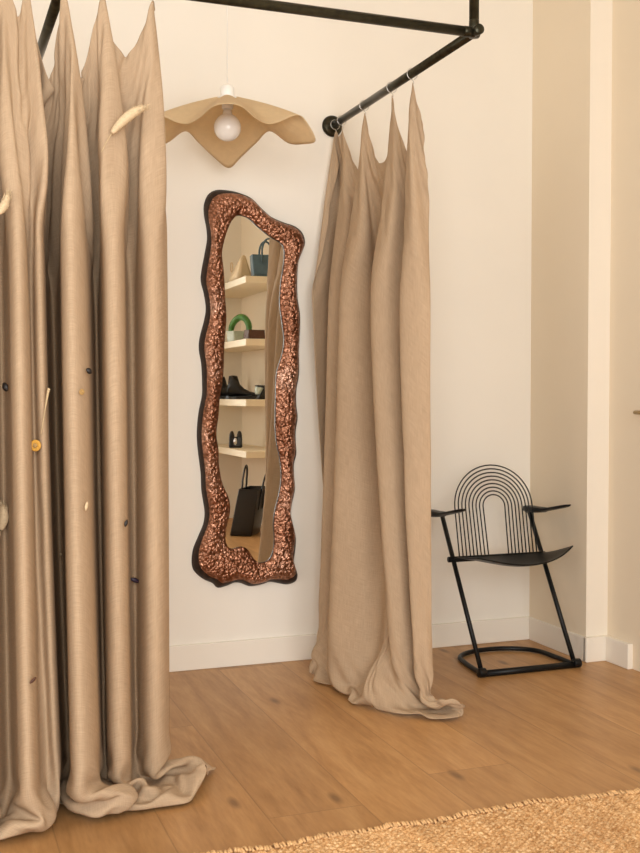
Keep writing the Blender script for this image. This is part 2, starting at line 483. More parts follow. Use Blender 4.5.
# ------------------------------------------------------------------ wavy copper mirror
outer_px = [(239,191.8),(226.7,189.4),(216.9,189.4),(209.5,193.5),(205.3,203.4),(205.3,214.4),(207.6,226.8),(208.3,239),(205.8,253.8),(202.6,271),(202.1,280.9),
 (205.1,293.2),(207.1,308),(205.3,320.3),(200.9,337.5),(200.2,349.8),(202.6,364.5),(203.4,384),(203.2,395.5),(200.1,410.9),(198.6,423.8),(198.1,436.7),(199.3,452.2),(201.9,472.8),
 (202.7,490.9),(205.8,511.5),(204.5,524.4),(199.3,537.3),(194.2,550.2),(192.9,563.1),(195.5,572.1),(204.5,579.8),(213.5,583.7),(218.7,588.4),(227.7,586.3),(235.4,583.2),
 (241.9,583.7),(250.9,586.8),(262.5,585),(270.3,582.4),(279.3,583.7),(288.3,585),(296,582.4),(298.6,577.3),(296.6,570.8),(294.8,563.1),(296,552.8),(296.6,539.9),
 (293.5,529.6),(290.9,519.2),(292.2,506.4),(295.5,490.9),(294.8,478),(294.8,465.1),(297.3,454.8),(296.6,441.9),(296.6,431.6),(298.6,418.7),(297.3,405.8),(297.3,390.3),
 (300,374),(299.6,350),(301,317.8),(298.4,298),(298,278),(299.3,261),(303,251),(306,241.5),(303,231.7),(295.6,225.5),(283.3,221.3),(271,215.7),(261.2,207),(251.4,197.2)]
inner_px = [(239,215),(233,219.4),(228,229.2),(224.3,241.5),(222.3,253.8),(223.8,268.6),(224.8,283.3),(225.5,298),(226.7,317.8),(225.5,332.6),(224.3,352),(223.8,372),
 (222,386),(220,398),(218.7,416),(216.6,434),(218.7,449.6),(219.2,465),(222.5,483),(229,498.6),(230.3,511.5),(226.4,529.6),(226.4,543),(231.6,549),(241.9,547),
 (248.3,550),(253.5,558),(260,563),(269,560.5),(273.3,552.8),(274.9,540),(274,524.4),(275.4,511.5),(279.3,496),(281.9,478),(280.6,460),(277.5,444.5),(275.9,429),
 (276,411),(276.3,393),(277.5,372),(283.3,352),(284.6,337.5),(282,317.8),(280.4,303),(281.4,283),(284.6,261),(284.6,249),(281,242.7),(271,236.6),(258.7,226.8),(248.9,218)]
MY_OUT, MY_IN, MY_GL = -0.022, -0.046, -0.036
po = [on_y(x, y, MY_OUT) for x, y in outer_px]
pi_ = [on_y(x, y, MY_IN) for x, y in inner_px]
mc = sum(po, Vector())/len(po); mc.y = 0.0
NP = 420
po = resample(catmull(po, 8, True), NP, True)
pi_d = catmull(pi_, 10, True)
# match each outer point with an inner point so the ring's lines run straight across the frame
pin = resample(pi_d, NP, True)
mirror = empty('wall_mirror', (mc.x, 0, min(p.z for p in po)), 'tall wavy-edged wall mirror in a hammered copper frame', 'mirror')
bm = bmesh.new(); NRR = 22; rows = []
for i in range(NRR):
    q = i/(NRR-1)
    row = []
    for k in range(NP):
        A, B = po[k], pin[k]
        # domed section: steep outer shoulder, broad crown, soft inner roll
        dome = 0.050*(1-(1-min(1, q/0.46))**2.0)**0.7*(1-0.30*max(0, (q-0.45)/0.55)**2)
        if i == 0: dome = 0
        p = A.lerp(B, q)
        nz = noise.noise(Vector((p.x*60, p.z*60, 3.7)))*0.0016 + noise.noise(Vector((p.x*17, p.z*17, 9.1)))*0.002
        w = math.sin(PI*min(1, max(0, q)))**0.6 if 0 < q < 1 else 0
        row.append(bm.verts.new((p.x, -0.008 - dome - nz*w, p.z)))
    rows.append(row)
back = [bm.verts.new((po[k].x, 0.0, po[k].z)) for k in range(NP)]
lip = [bm.verts.new((pin[k].x, MY_GL+0.004, pin[k].z)) for k in range(NP)]
rows = [back] + rows + [lip]
for A, B in zip(rows, rows[1:]):
    for k in range(NP):
        bm.faces.new((A[k], A[(k+1) % NP], B[(k+1) % NP], B[k]))
for v in bm.verts: v.co -= mirror.location
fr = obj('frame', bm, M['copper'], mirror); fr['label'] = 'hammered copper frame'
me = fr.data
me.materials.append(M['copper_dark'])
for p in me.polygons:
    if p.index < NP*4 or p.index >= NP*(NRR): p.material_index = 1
bm = bmesh.new()
def hull2(P):
    P = sorted({(round(p.x, 4), round(p.z, 4)) for p in P})
    def half(S):
        h = []
        for q in S:
            while len(h) > 1 and (h[-1][0]-h[-2][0])*(q[1]-h[-2][1]) - (h[-1][1]-h[-2][1])*(q[0]-h[-2][0]) <= 1e-7: h.pop()
            h.append(q)
        return h[:-1]
    return half(P) + half(P[::-1])
bm.faces.new([bm.verts.new(Vector((x, MY_GL, z)) - mirror.location) for x, z in hull2(pin)])
g = obj('mirror_glass', bm, M['mirror'], mirror, smooth=False); g['label'] = 'silvered glass'

# ------------------------------------------------------------------ black tube chair with concentric arched back
chair = empty('armchair', (2.152, -0.45, 0), 'black metal armchair with concentric-arch wire back, standing in the corner', 'chair')
CX0, CX1, CY = 1.934, 2.338, -0.488
def cl(pts): return [Vector(p) - chair.location for p in pts]
zb = 0.0125
bm = tube(cl([(CX0-0.005, CY, zb), (CX1+0.005, CY, zb)]), 0.0125, 14)
for x, s in ((CX0, -1), (CX1, 1)):
    add_lathe(bm, [(0.002, -0.014), (0.0165, -0.014), (0.0175, -0.012), (0.0175, 0.012), (0.0165, 0.014), (0.002, 0.014)], 18,
              Matrix.Translation(Vector((x+s*0.004, CY, 0.0175)) - chair.location) @ Matrix.Rotation(PI/2, 4, 'Y'))
obj('foot_bar', bm, M['black'], chair)
arc = [(CX0, CY, 0.011), (CX0+0.006, -0.41, 0.011), (CX0+0.016, -0.33, 0.011)]
for k in range(13):
    a = PI - k*PI/12
    arc.append((2.144 + 0.186*math.cos(a), -0.285 + 0.135*math.sin(a), 0.011))
arc += [(CX1-0.006, -0.33, 0.011), (CX1-0.002, -0.41, 0.011), (CX1, CY, 0.011)]
obj('floor_hoop', tube(cl(catmull(arc, 4)), 0.0095, 12), M['black'], chair)
YT, ZT = -0.118, 0.575
def up(x, z): return Vector((x + 0.013*z/ZT, CY + (YT-CY)*(z/ZT), z))
for x in (CX0, CX1):
    obj('upright', tube(cl([up(x, 0.012), up(x, 0.28), up(x, ZT)]), 0.0092, 14), M['black'], chair)
ZS = 0.402; YS = up(0, ZS).y
obj('seat_bar', tube(cl([(CX0-0.012, YS, ZS), (CX1+0.022, YS, ZS)]), 0.0115, 14), M['black'], chair)
# saddle seat
ns, nt_ = 34, 18
V = []
for j in range(nt_):
    v = j/(nt_-1)
    for i in range(ns):
        u = i/(ns-1)
        x = CX0+0.010 + (CX1-CX0+0.012)*u
        c = 1-abs(2*u**1.25-1)**2.2
        yf = -0.432 - 0.025*c
        y = YS + (yf-YS)*v
        z = ZS + 0.006 + (0.026+0.022*u)*v**1.2 - (0.046*c)*math.sin(PI*min(v*0.62, 1)) + 0.006*(1-c)*v*u
        V.append(Vector((x, y, z)) - chair.location)
seat = link('seat', grid_mesh('seat', V, nt_, ns), M['black'], chair)
md = seat.modifiers.new('thick', 'SOLIDIFY'); md.thickness = 0.004; md.offset = 0
# back: nine nested rods
def back_pt(x, z): return Vector((x, YS + 0.004 + 0.135*(z-ZS)/0.36*0.55, z))
XC = 2.150
NRODS = 9
bk = bmesh.new()
for k in range(NRODS):
    w_top = 0.177 - 0.0159*k
    w_bot = 0.176 - 0.0163*k
    zc = 0.600
    # the arch springs from the seat bar, straight sides and a round head
    pts = [back_pt(XC - w_bot, ZS), back_pt(XC - w_bot*0.55 - w_top*0.45, ZS+0.10)]
    hgt = w_top*0.93
    for q in range(25):
        a = PI - q*PI/24
        pts.append(back_pt(XC + w_top*math.cos(a), zc + hgt*math.sin(a)))
    pts += [back_pt(XC + w_bot*0.55 + w_top*0.45, ZS+0.10), back_pt(XC + w_bot, ZS)]
    obj('back_rod', tube(cl(pts), 0.0027, 8), M['black'], chair)
bk.free()
for x in (CX0, CX1):
    bm = bmesh.new()
    d = Vector((0, -0.30, 0.050))
    side = -0.055 if x == CX0 else 0.0
    a0 = up(x, ZT) + Vector((side, 0.004, 0.0))
    add_tube(bm, cl([up(x, ZT) + Vector((side*1.2-0.012, -0.006, -0.006)), up(x, ZT) + Vector((0.012, -0.006, -0.006))]), 0.0085, 10)
    prof = [(0.0, 0.024, 0.012), (0.10, 0.026, 0.012), (0.20, 0.026, 0.011), (0.36, 0.025, 0.0095), (0.42, 0.024, 0.006), (0.60, 0.023, 0.005), (0.80, 0.021, 0.005), (0.93, 0.016, 0.0045), (1.0, 0.006, 0.003)]
    rings = []
    for s, w, t in prof:
        c = a0 + Vector((0, -0.305*s, 0.010*s + 0.052*max(0, s-0.3)**1.15))
        rings.append([bm.verts.new(c + Vector(o_) - chair.location) for o_ in ((-w, 0, t), (-w*0.6, 0, t*1.25), (w*0.6, 0, t*1.25), (w, 0, t), (w, 0, -t*0.4), (w*0.6, 0, -t), (-w*0.6, 0, -t), (-w, 0, -t*0.4))])
    for A, B in zip(rings, rings[1:]):
        for k in range(8): bm.faces.new((A[k], A[(k+1) % 8], B[(k+1) % 8], B[k]))
    bm.faces.new(list(reversed(rings[0]))); bm.faces.new(rings[-1])
    obj('armrest', bm, M['black'], chair)

# ------------------------------------------------------------------ jute rug
RX0, RX1, RY0, RY1 = -0.75, 1.86, -2.95, -1.648
nx, ny = 520, 300
nx, ny = 760, 400
xs = np.linspace(RX0, RX1, nx); ys = np.linspace(RY1, RY0, ny)
X, Y = np.meshgrid(xs, ys)
rng = np.random.default_rng(3)
wob = 0.010*np.sin(X*5.2+0.6) + 0.007*np.sin(X*13.1+1.9) + 0.004*np.sin(X*31+0.3)
Yw = Y + wob*np.exp(-(RY1-Y)/0.25) - 0.012*(X-1.15)
P, Q = 0.0130, 0.0100
j = np.floor(X/P); 
ph = np.pi*(j % 2)
zz = 0.0085 + 0.0032*np.sin(2*np.pi*Yw/(2*Q) + ph)*np.abs(np.sin(np.pi*X/P))**0.5 + 0.0011*rng.standard_normal(X.shape)*0.6
zz += 0.0012*np.sin(X*9+Y*4) 
edge = np.minimum.reduce([(RY1-Y), (Y-RY0), (X-RX0), (RX1-X)])
zz = zz*np.clip(0.35+edge/0.012, 0, 1) + 0.0015
me = bpy.data.meshes.new('jute_rug')
co = np.stack([X, Yw, zz], -1).reshape(-1, 3)
idx = np.arange(nx*ny).reshape(ny, nx)
F = np.stack([idx[:-1, :-1], idx[1:, :-1], idx[1:, 1:], idx[:-1, 1:]], -1).reshape(-1, 4)
me.vertices.add(len(co)); me.vertices.foreach_set('co', co.ravel())
me.loops.add(F.size); me.loops.foreach_set('vertex_index', F.ravel())
me.polygons.add(len(F)); me.polygons.foreach_set('loop_start', np.arange(0, F.size, 4)); me.polygons.foreach_set('loop_total', np.full(len(F), 4))
me.update(calc_edges=True)
rug = empty('jute_rug', ((RX0+RX1)/2, (RY0+RY1)/2, 0), 'woven natural jute rug with frayed edge on the oak floor', 'rug')
fo = link('woven_field', me, M['jute'], rug); 
fo.matrix_parent_inverse = Matrix.Translation(-rug.location)
# frayed selvedge: short yarn loops along the far edge
bm = bmesh.new()
x = RX0
while x < RX1:
    wb = 0.010*math.sin(x*5.2+0.6) + 0.007*math.sin(x*13.1+1.9) + 0.004*math.sin(x*31+0.3)
    y = RY1 + wb - 0.012*(x-1.15)
    l = random.uniform(0.008, 0.020); dx = random.uniform(-0.006, 0.006); h0 = random.uniform(0.010, 0.015)
    add_tube(bm, [(x, y-0.014, h0), (x+dx*0.4, y-0.001, h0+0.003), (x+dx, y+l*0.7, h0*0.7), (x+dx*1.5, y+l, 0.0035)], [0.0032, 0.0034, 0.003, 0.0015], 5)
    x += random.uniform(0.0055, 0.010)
fe = obj('frayed_edge', bm, M['jute_pale'], rug); fe['label'] = 'paler frayed yarn edge'; fe.matrix_parent_inverse = Matrix.Translation(-rug.location)

# ------------------------------------------------------------------ shelves and goods across the room, seen in the mirror
M['shelf'] = plain('cream_shelf_board', (0.80, 0.70, 0.52, 1), 0.5, var=0.02)
MIR = 2*MY_GL
def seen(px, py, x):
    """real place of what the mirror shows at this pixel, on the plane at that x"""
    p = on_x(px, py, x); return Vector((p.x, MIR - p.y, p.z))
SX = 2.20
corner = seen(246, 400, SX); SY = corner.y
shelf_z = [seen(246, y, SX).z for y in (275.5, 338.5, 399.5, 451.5)]
names = ['topmost cream shelf board, holding the blue tote', 'second cream shelf board, holding the green-handled bag', 'third cream shelf board, holding the black boots', 'lowest cream shelf board, above the black tote on the floor']
for z, lb in zip(shelf_z, names):
    o = obj('shelf', box((SX, YF+0.001, z-0.05), (XR-0.001, SY, z), 0.003), M['shelf'], smooth=False)
    tag(o, lb, 'shelf', 'shelves across the room')

M['blue'] = plain('dark_blue_leather', (0.06, 0.115, 0.15, 1), 0.4, var=0.15)
M['black_leather'] = plain('black_leather', (0.008, 0.008, 0.009, 1), 0.28, var=0.1)
M['cream_leather'] = plain('cream_leather', (0.66, 0.50, 0.30, 1), 0.5, var=0.05)
M['green'] = plain('green_leather', (0.08, 0.24, 0.045, 1), 0.4, var=0.35, nscale=25)
M['brown'] = plain('brown_leather', (0.085, 0.03, 0.012, 1), 0.45, var=0.12)
M['mint'] = plain('pale_mint_leather', (0.62, 0.70, 0.62, 1), 0.5, var=0.08, nscale=40)
M['silver'] = plain('polished_silver', (0.7, 0.7, 0.7, 1), 0.15, 0.95)

def bag_body(bm, w, d, h, tw, td, seg=6, bev=0.012):
    """tapered open-top bag: base w x d, top tw x td, height h"""
    rings = []
    for q, inset in ((0, bev), (0.0, 0), (0.5, 0), (1.0, 0)):
        pass
    def ring(W, D, z, r):
        out = []
        for sx, sy, a0 in ((1, 1, 0), (-1, 1, PI/2), (-1, -1, PI), (1, -1, 1.5*PI)):
            for k in range(seg):
                a = a0 + k*(PI/2)/(seg-1)
                out.append(bm.verts.new((sx*(W/2-r)+r*math.cos(a), sy*(D/2-r)+r*math.sin(a), z)))
        return out
    n = 8
    R = [ring(w-2*bev*0.6, d-2*bev*0.6, 0, bev*0.6), ring(w, d, bev*0.7, bev)]
    for i in range(1, n+1):
        q = i/n; R.append(ring(w+(tw-w)*q, d+(td-d)*q, bev*0.7+(h-bev*0.7)*q, bev*(1-0.4*q)))
    R.append(ring(tw-0.008, td-0.008, h-0.002, bev*0.5)); R.append(ring(w-0.02, d-0.02, h*0.35, bev*0.5))
    for A, B in zip(R, R[1:]):
        m = len(A)
        for k in range(m): bm.faces.new((A[k], A[(k+1) % m], B[(k+1) % m], B[k]))
    bm.faces.new(list(reversed(R[0]))); bm.faces.new(R[-1])
    return bm

def handle_bm(w, y, z0, z1, drop, r, lean=0.0):
    pts = [(-w/2, y, z0-drop), (-w/2, y+0.003, z0)]
    for k in range(1, 12):
        a = PI - k*PI/12
        pts.append((w/2*math.cos(a)*1.02, y+lean*math.sin(a), z0 + (z1-z0)*math.sin(a)**0.85))
    pts += [(w/2, y+0.003, z0), (w/2, y, z0-drop)]
    return tube(catmull(pts, 4), r, 10)

def tote(name, loc, rz, dims, hh, mat, label, cat='bag', group=None, hw=0.5, r=0.006, drop=0.06, tilt=0.0):
    t = empty(name, loc, label, cat, group, rz)
    if tilt: t.rotation_euler[1] = tilt
    w, d, h, tw, td = dims
    obj('bag_body', bag_body(bmesh.new(), w, d, h, tw, td), mat, t, sharp=50)
    for s in (-1, 1):
        obj('handle', handle_bm(tw*hw, s*(td/2+0.004), h, h+hh, drop, r, lean=s*0.012), mat, t)
    return t

# blue tote on the topmost shelf
p = seen(265, 276, 2.41)
tote('tote_bag', (2.395, SY-0.10, shelf_z[0]), math.radians(8), (0.225, 0.13, 0.165, 0.245, 0.12), 0.115, M['blue'], 'dark blue leather tote on the topmost shelf, seen in the mirror', hw=0.40, r=0.0075)
# cream triangular pouch with a ring
p = seen(236, 280, SX+0.08)
tp = empty('triangular_pouch', (SX+0.075, SY-0.40, shelf_z[0]), 'cream triangular pouch on the topmost shelf, seen in the mirror', 'bag')
bm = bmesh.new()
tri = [(-0.05, 0.17), (0.05, 0.17), (0.030, 0.0), (-0.05, -0.13), (-0.05, 0.0)]
lowr = [bm.verts.new(v) for v in ((-0.06, 0.14, 0), (0.06, 0.14, 0), (0.06, -0.17, 0), (-0.06, -0.17, 0))]
topr = [bm.verts.new(v) for v in ((-0.012, 0.10, 0.19), (0.012, 0.10, 0.19), (0.012, 0.055, 0.19), (-0.012, 0.055, 0.19))]
for k in range(4): bm.faces.new((lowr[k], lowr[(k+1) % 4], topr[(k+1) % 4], topr[k]))
bm.faces.new(topr); bm.faces.new(list(reversed(lowr)))
bmesh.ops.subdivide_edges(bm, edges=list(bm.edges), cuts=3, use_grid_fill=True)
bmesh.ops.bevel(bm, geom=[e for e in bm.edges if len(e.link_faces) == 2 and e.calc_face_angle(0) > 0.4], offset=0.006, segments=2, affect='EDGES')
obj('pouch_body', bm, M['cream_leather'], tp)
obj('ring', tube([(-0.050+0.0, -0.075+0.030*math.cos(a), 0.115+0.036*math.sin(a)) for a in [2*PI*k/20 for k in range(20)]], 0.004, 8, closed=True), M['cream_leather'], tp)

# second shelf
z = shelf_z[1]
gp = seen(236, 338, SX+0.09)
gb = empty('handbag', (SX+0.085, SY-0.56, z), 'small pale handbag with a fat green arched handle, seen in the mirror', 'bag')
o = obj('bag_body', bag_body(bmesh.new(), 0.11, 0.10, 0.085, 0.125, 0.10), M['mint'], gb, sharp=50); o['label'] = 'pale mint bag body'
arch = [(0.0, -0.055, 0.05), (-0.005, -0.06, 0.10), (0.0, -0.035, 0.155), (0.01, 0.02, 0.192), (0.02, 0.075, 0.185), (0.03, 0.11, 0.14), (0.03, 0.115, 0.085), (0.02, 0.095, 0.05)]
arch = [(x_+0.035*0+ 0.05*(y_+0.05), y_, z_) for x_, y_, z_ in arch]
o = obj('handle', tube(catmull(arch, 5), [0.020 + 0.006*math.sin(PI*k/35) for k in range(36)], 12), M['green'], gb); o['label'] = 'fat green arched handle'
gb.rotation_euler[2] = math.radians(-20)
bb = empty('box_bag', (SX+0.155, SY-0.30, z), 'brown leather box bag on the second shelf, seen in the mirror', 'bag', rz=math.radians(-6))
obj('bag_body', bag_body(bmesh.new(), 0.145, 0.10, 0.078, 0.135, 0.095), M['brown'], bb, sharp=50)
obj('lid', box((-0.068, -0.048, 0.076), (0.068, 0.048, 0.082), 0.002), M['brown'], bb, smooth=False)

# third shelf: ankle boots and a mule
def boot(loc, rz, label):
    t = empty('ankle_boot', loc, label, 'boot', 'black ankle boots on the third shelf', rz)
    bm = bmesh.new()
    prof = [(-0.075, 0.036, 0.022, 0.07), (-0.06, 0.040, 0.022, 0.185), (-0.03, 0.044, 0.022, 0.19), (0.005, 0.044, 0.022, 0.185), (0.025, 0.043, 0.022, 0.12), (0.06, 0.044, 0.022, 0.085), (0.105, 0.045, 0.022, 0.062), (0.145, 0.040, 0.022, 0.052), (0.172, 0.022, 0.022, 0.040)]
    rings = []
    for x_, w, z0, z1 in prof:
        rings.append([bm.verts.new((x_, w*math.cos(a)*(1 if math.sin(a) < 0.2 else 0.8), (z0+z1)/2 + (z1-z0)/2*math.sin(a))) for a in [2*PI*k/14 for k in range(14)]])
    for A, B in zip(rings, rings[1:]):
        for k in range(14): bm.faces.new((A[k], A[(k+1) % 14], B[(k+1) % 14], B[k]))
    bm.faces.new(list(reversed(rings[0]))); bm.faces.new(rings[-1])
    obj('upper', bm, M['black_leather'], t)
    sb = bmesh.new()
    outl = [(-0.085, 0.03), (-0.06, 0.043), (0.0, 0.04), (0.06, 0.048), (0.12, 0.048), (0.16, 0.036), (0.182, 0.0)]
    full = outl + [(x_, -y_) for x_, y_ in reversed(outl[:-1])]
    lo = [sb.verts.new((x_, y_, 0.0)) for x_, y_ in full]; hi = [sb.verts.new((x_, y_, 0.026)) for x_, y_ in full]
    m_ = len(full)
    for k in range(m_): sb.faces.new((lo[k], lo[(k+1) % m_], hi[(k+1) % m_], hi[k]))
    sb.faces.new(hi); sb.faces.new(list(reversed(lo)))
    obj('sole', sb, M['black_leather'], t, smooth=False)
    return t
z = shelf_z[2]
boot((SX+0.105, SY-0.62, z), math.radians(20), 'black ankle boot nearer the shelf end, seen in the mirror')
boot((SX+0.10, SY-0.98, z), math.radians(20), 'black ankle boot cut off by the left edge of the mirror glass')
mu = empty('mule_shoe', (SX+0.20, SY-0.24, z), 'black and pale mint heeled mule beside the boots, seen in the mirror', 'shoe')
bm = bmesh.new()
pr = [(-0.045, 0.0), (0.02, 0.0), (0.052, 0.085), (0.052, 0.105), (-0.055, 0.108), (-0.050, 0.098), (0.005, 0.09), (-0.03, 0.035)]
A = [bm.verts.new((x_, -0.035, z_)) for x_, z_ in pr]; B = [bm.verts.new((x_, 0.035, z_)) for x_, z_ in pr]
bm.faces.new(A); bm.faces.new(list(reversed(B)))
for k in range(len(pr)): bm.faces.new((A[k], B[k], B[(k+1) % len(pr)], A[(k+1) % len(pr)]))
bmesh.ops.bevel(bm, geom=list(bm.edges), offset=0.004, segments=2, affect='EDGES')
obj('upper', bm, M['black_leather'], mu)
bm = bmesh.new()
pr = [(-0.052, 0.04), (-0.028, 0.036), (0.003, 0.088), (-0.05, 0.097)]
A = [bm.verts.new((x_, -0.030, z_)) for x_, z_ in pr]; B = [bm.verts.new((x_, 0.030, z_)) for x_, z_ in pr]
bm.faces.new(A); bm.faces.new(list(reversed(B)))
for k in range(4): bm.faces.new((A[k], B[k], B[(k+1) % 4], A[(k+1) % 4]))
bmesh.ops.bevel(bm, geom=list(bm.edges), offset=0.003, segments=2, affect='EDGES')
o = obj('insole', bm, M['mint'], mu); o['label'] = 'pale mint inside'

# lowest shelf: small shiny black bag with two peaks
z = shelf_z[3]
sb = empty('mini_bag', (SX+0.085, SY-0.58, z), 'tiny shiny black bag with two peaks, seen in the mirror', 'bag', rz=math.radians(20))
bm = bag_body(bmesh.new(), 0.105, 0.07, 0.085, 0.10, 0.06)
obj('bag_body', bm, M['black_leather'], sb, sharp=50)
for s in (-1, 1):
    obj('peak', lathe([(0.004, 0.0), (0.022, 0.0), (0.020, 0.035), (0.012, 0.06), (0.003, 0.066)], 14, Matrix.Translation((s*0.030, 0, 0.066))), M['black_leather'], sb)
o = obj('clasp', lathe([(0.003, 0.0), (0.016, 0.0), (0.014, 0.008), (0.003, 0.010)], 14, Matrix.Translation((0.0, 0.035, 0.05)) @ Matrix.Rotation(-PI/2, 4, 'X') @ Matrix.Scale(2.0, 4, (0, 1, 0))), M['silver'], sb); o['label'] = 'silver clasp'

# big black tote slouching on the floor under the shelves
tb = tote('tote_bag', (2.245, -3.80, 0.001), math.radians(-58), (0.25, 0.17, 0.35, 0.31, 0.15), 0.165, M['black_leather'], 'large black leather tote on the floor under the shelves, seen in the mirror', hw=0.36, r=0.0075, drop=0.16)
for ch in tb.children:
    for v in ch.data.vertices:
        d = Matrix.Rotation(math.radians(58), 3, 'Z') @ Vector((0.20*v.co.z, 0, 0))
        v.co.x += d.x; v.co.y += d.y
# ------------------------------------------------------------------ linen curtains
def curtain(name, co, W, LEN, label, group=None):
    nr, nc = co.shape[:2]
    me = bpy.data.meshes.new(name)
    idx = np.arange(nr*nc).reshape(nr, nc)
    F = np.stack([idx[:-1, :-1], idx[:-1, 1:], idx[1:, 1:], idx[1:, :-1]], -1).reshape(-1, 4)
    me.vertices.add(nr*nc); me.vertices.foreach_set('co', np.ascontiguousarray(co, dtype=np.float32).ravel())
    me.loops.add(F.size); me.loops.foreach_set('vertex_index', F.ravel().astype(np.int32))
    me.polygons.add(len(F)); me.polygons.foreach_set('loop_start', np.arange(0, F.size, 4)); me.polygons.foreach_set('loop_total', np.full(len(F), 4))
    me.update(calc_edges=True)
    uv = me.uv_layers.new(name='UVMap')
    U, V = np.meshgrid(np.linspace(0, W, nc), np.linspace(0, LEN, nr))
    uvv = np.stack([U, V], -1).reshape(-1, 2)[F.ravel()]
    uv.data.foreach_set('uv', uvv.astype(np.float32).ravel())
    o = link(name, me, M['linen'])
    s = o.modifiers.new('smooth', 'SUBSURF'); s.levels = 1; s.render_levels = 2
    t = o.modifiers.new('thick', 'SOLIDIFY'); t.thickness = 0.0016; t.offset = 0
    return tag(o, label, 'curtain', group)
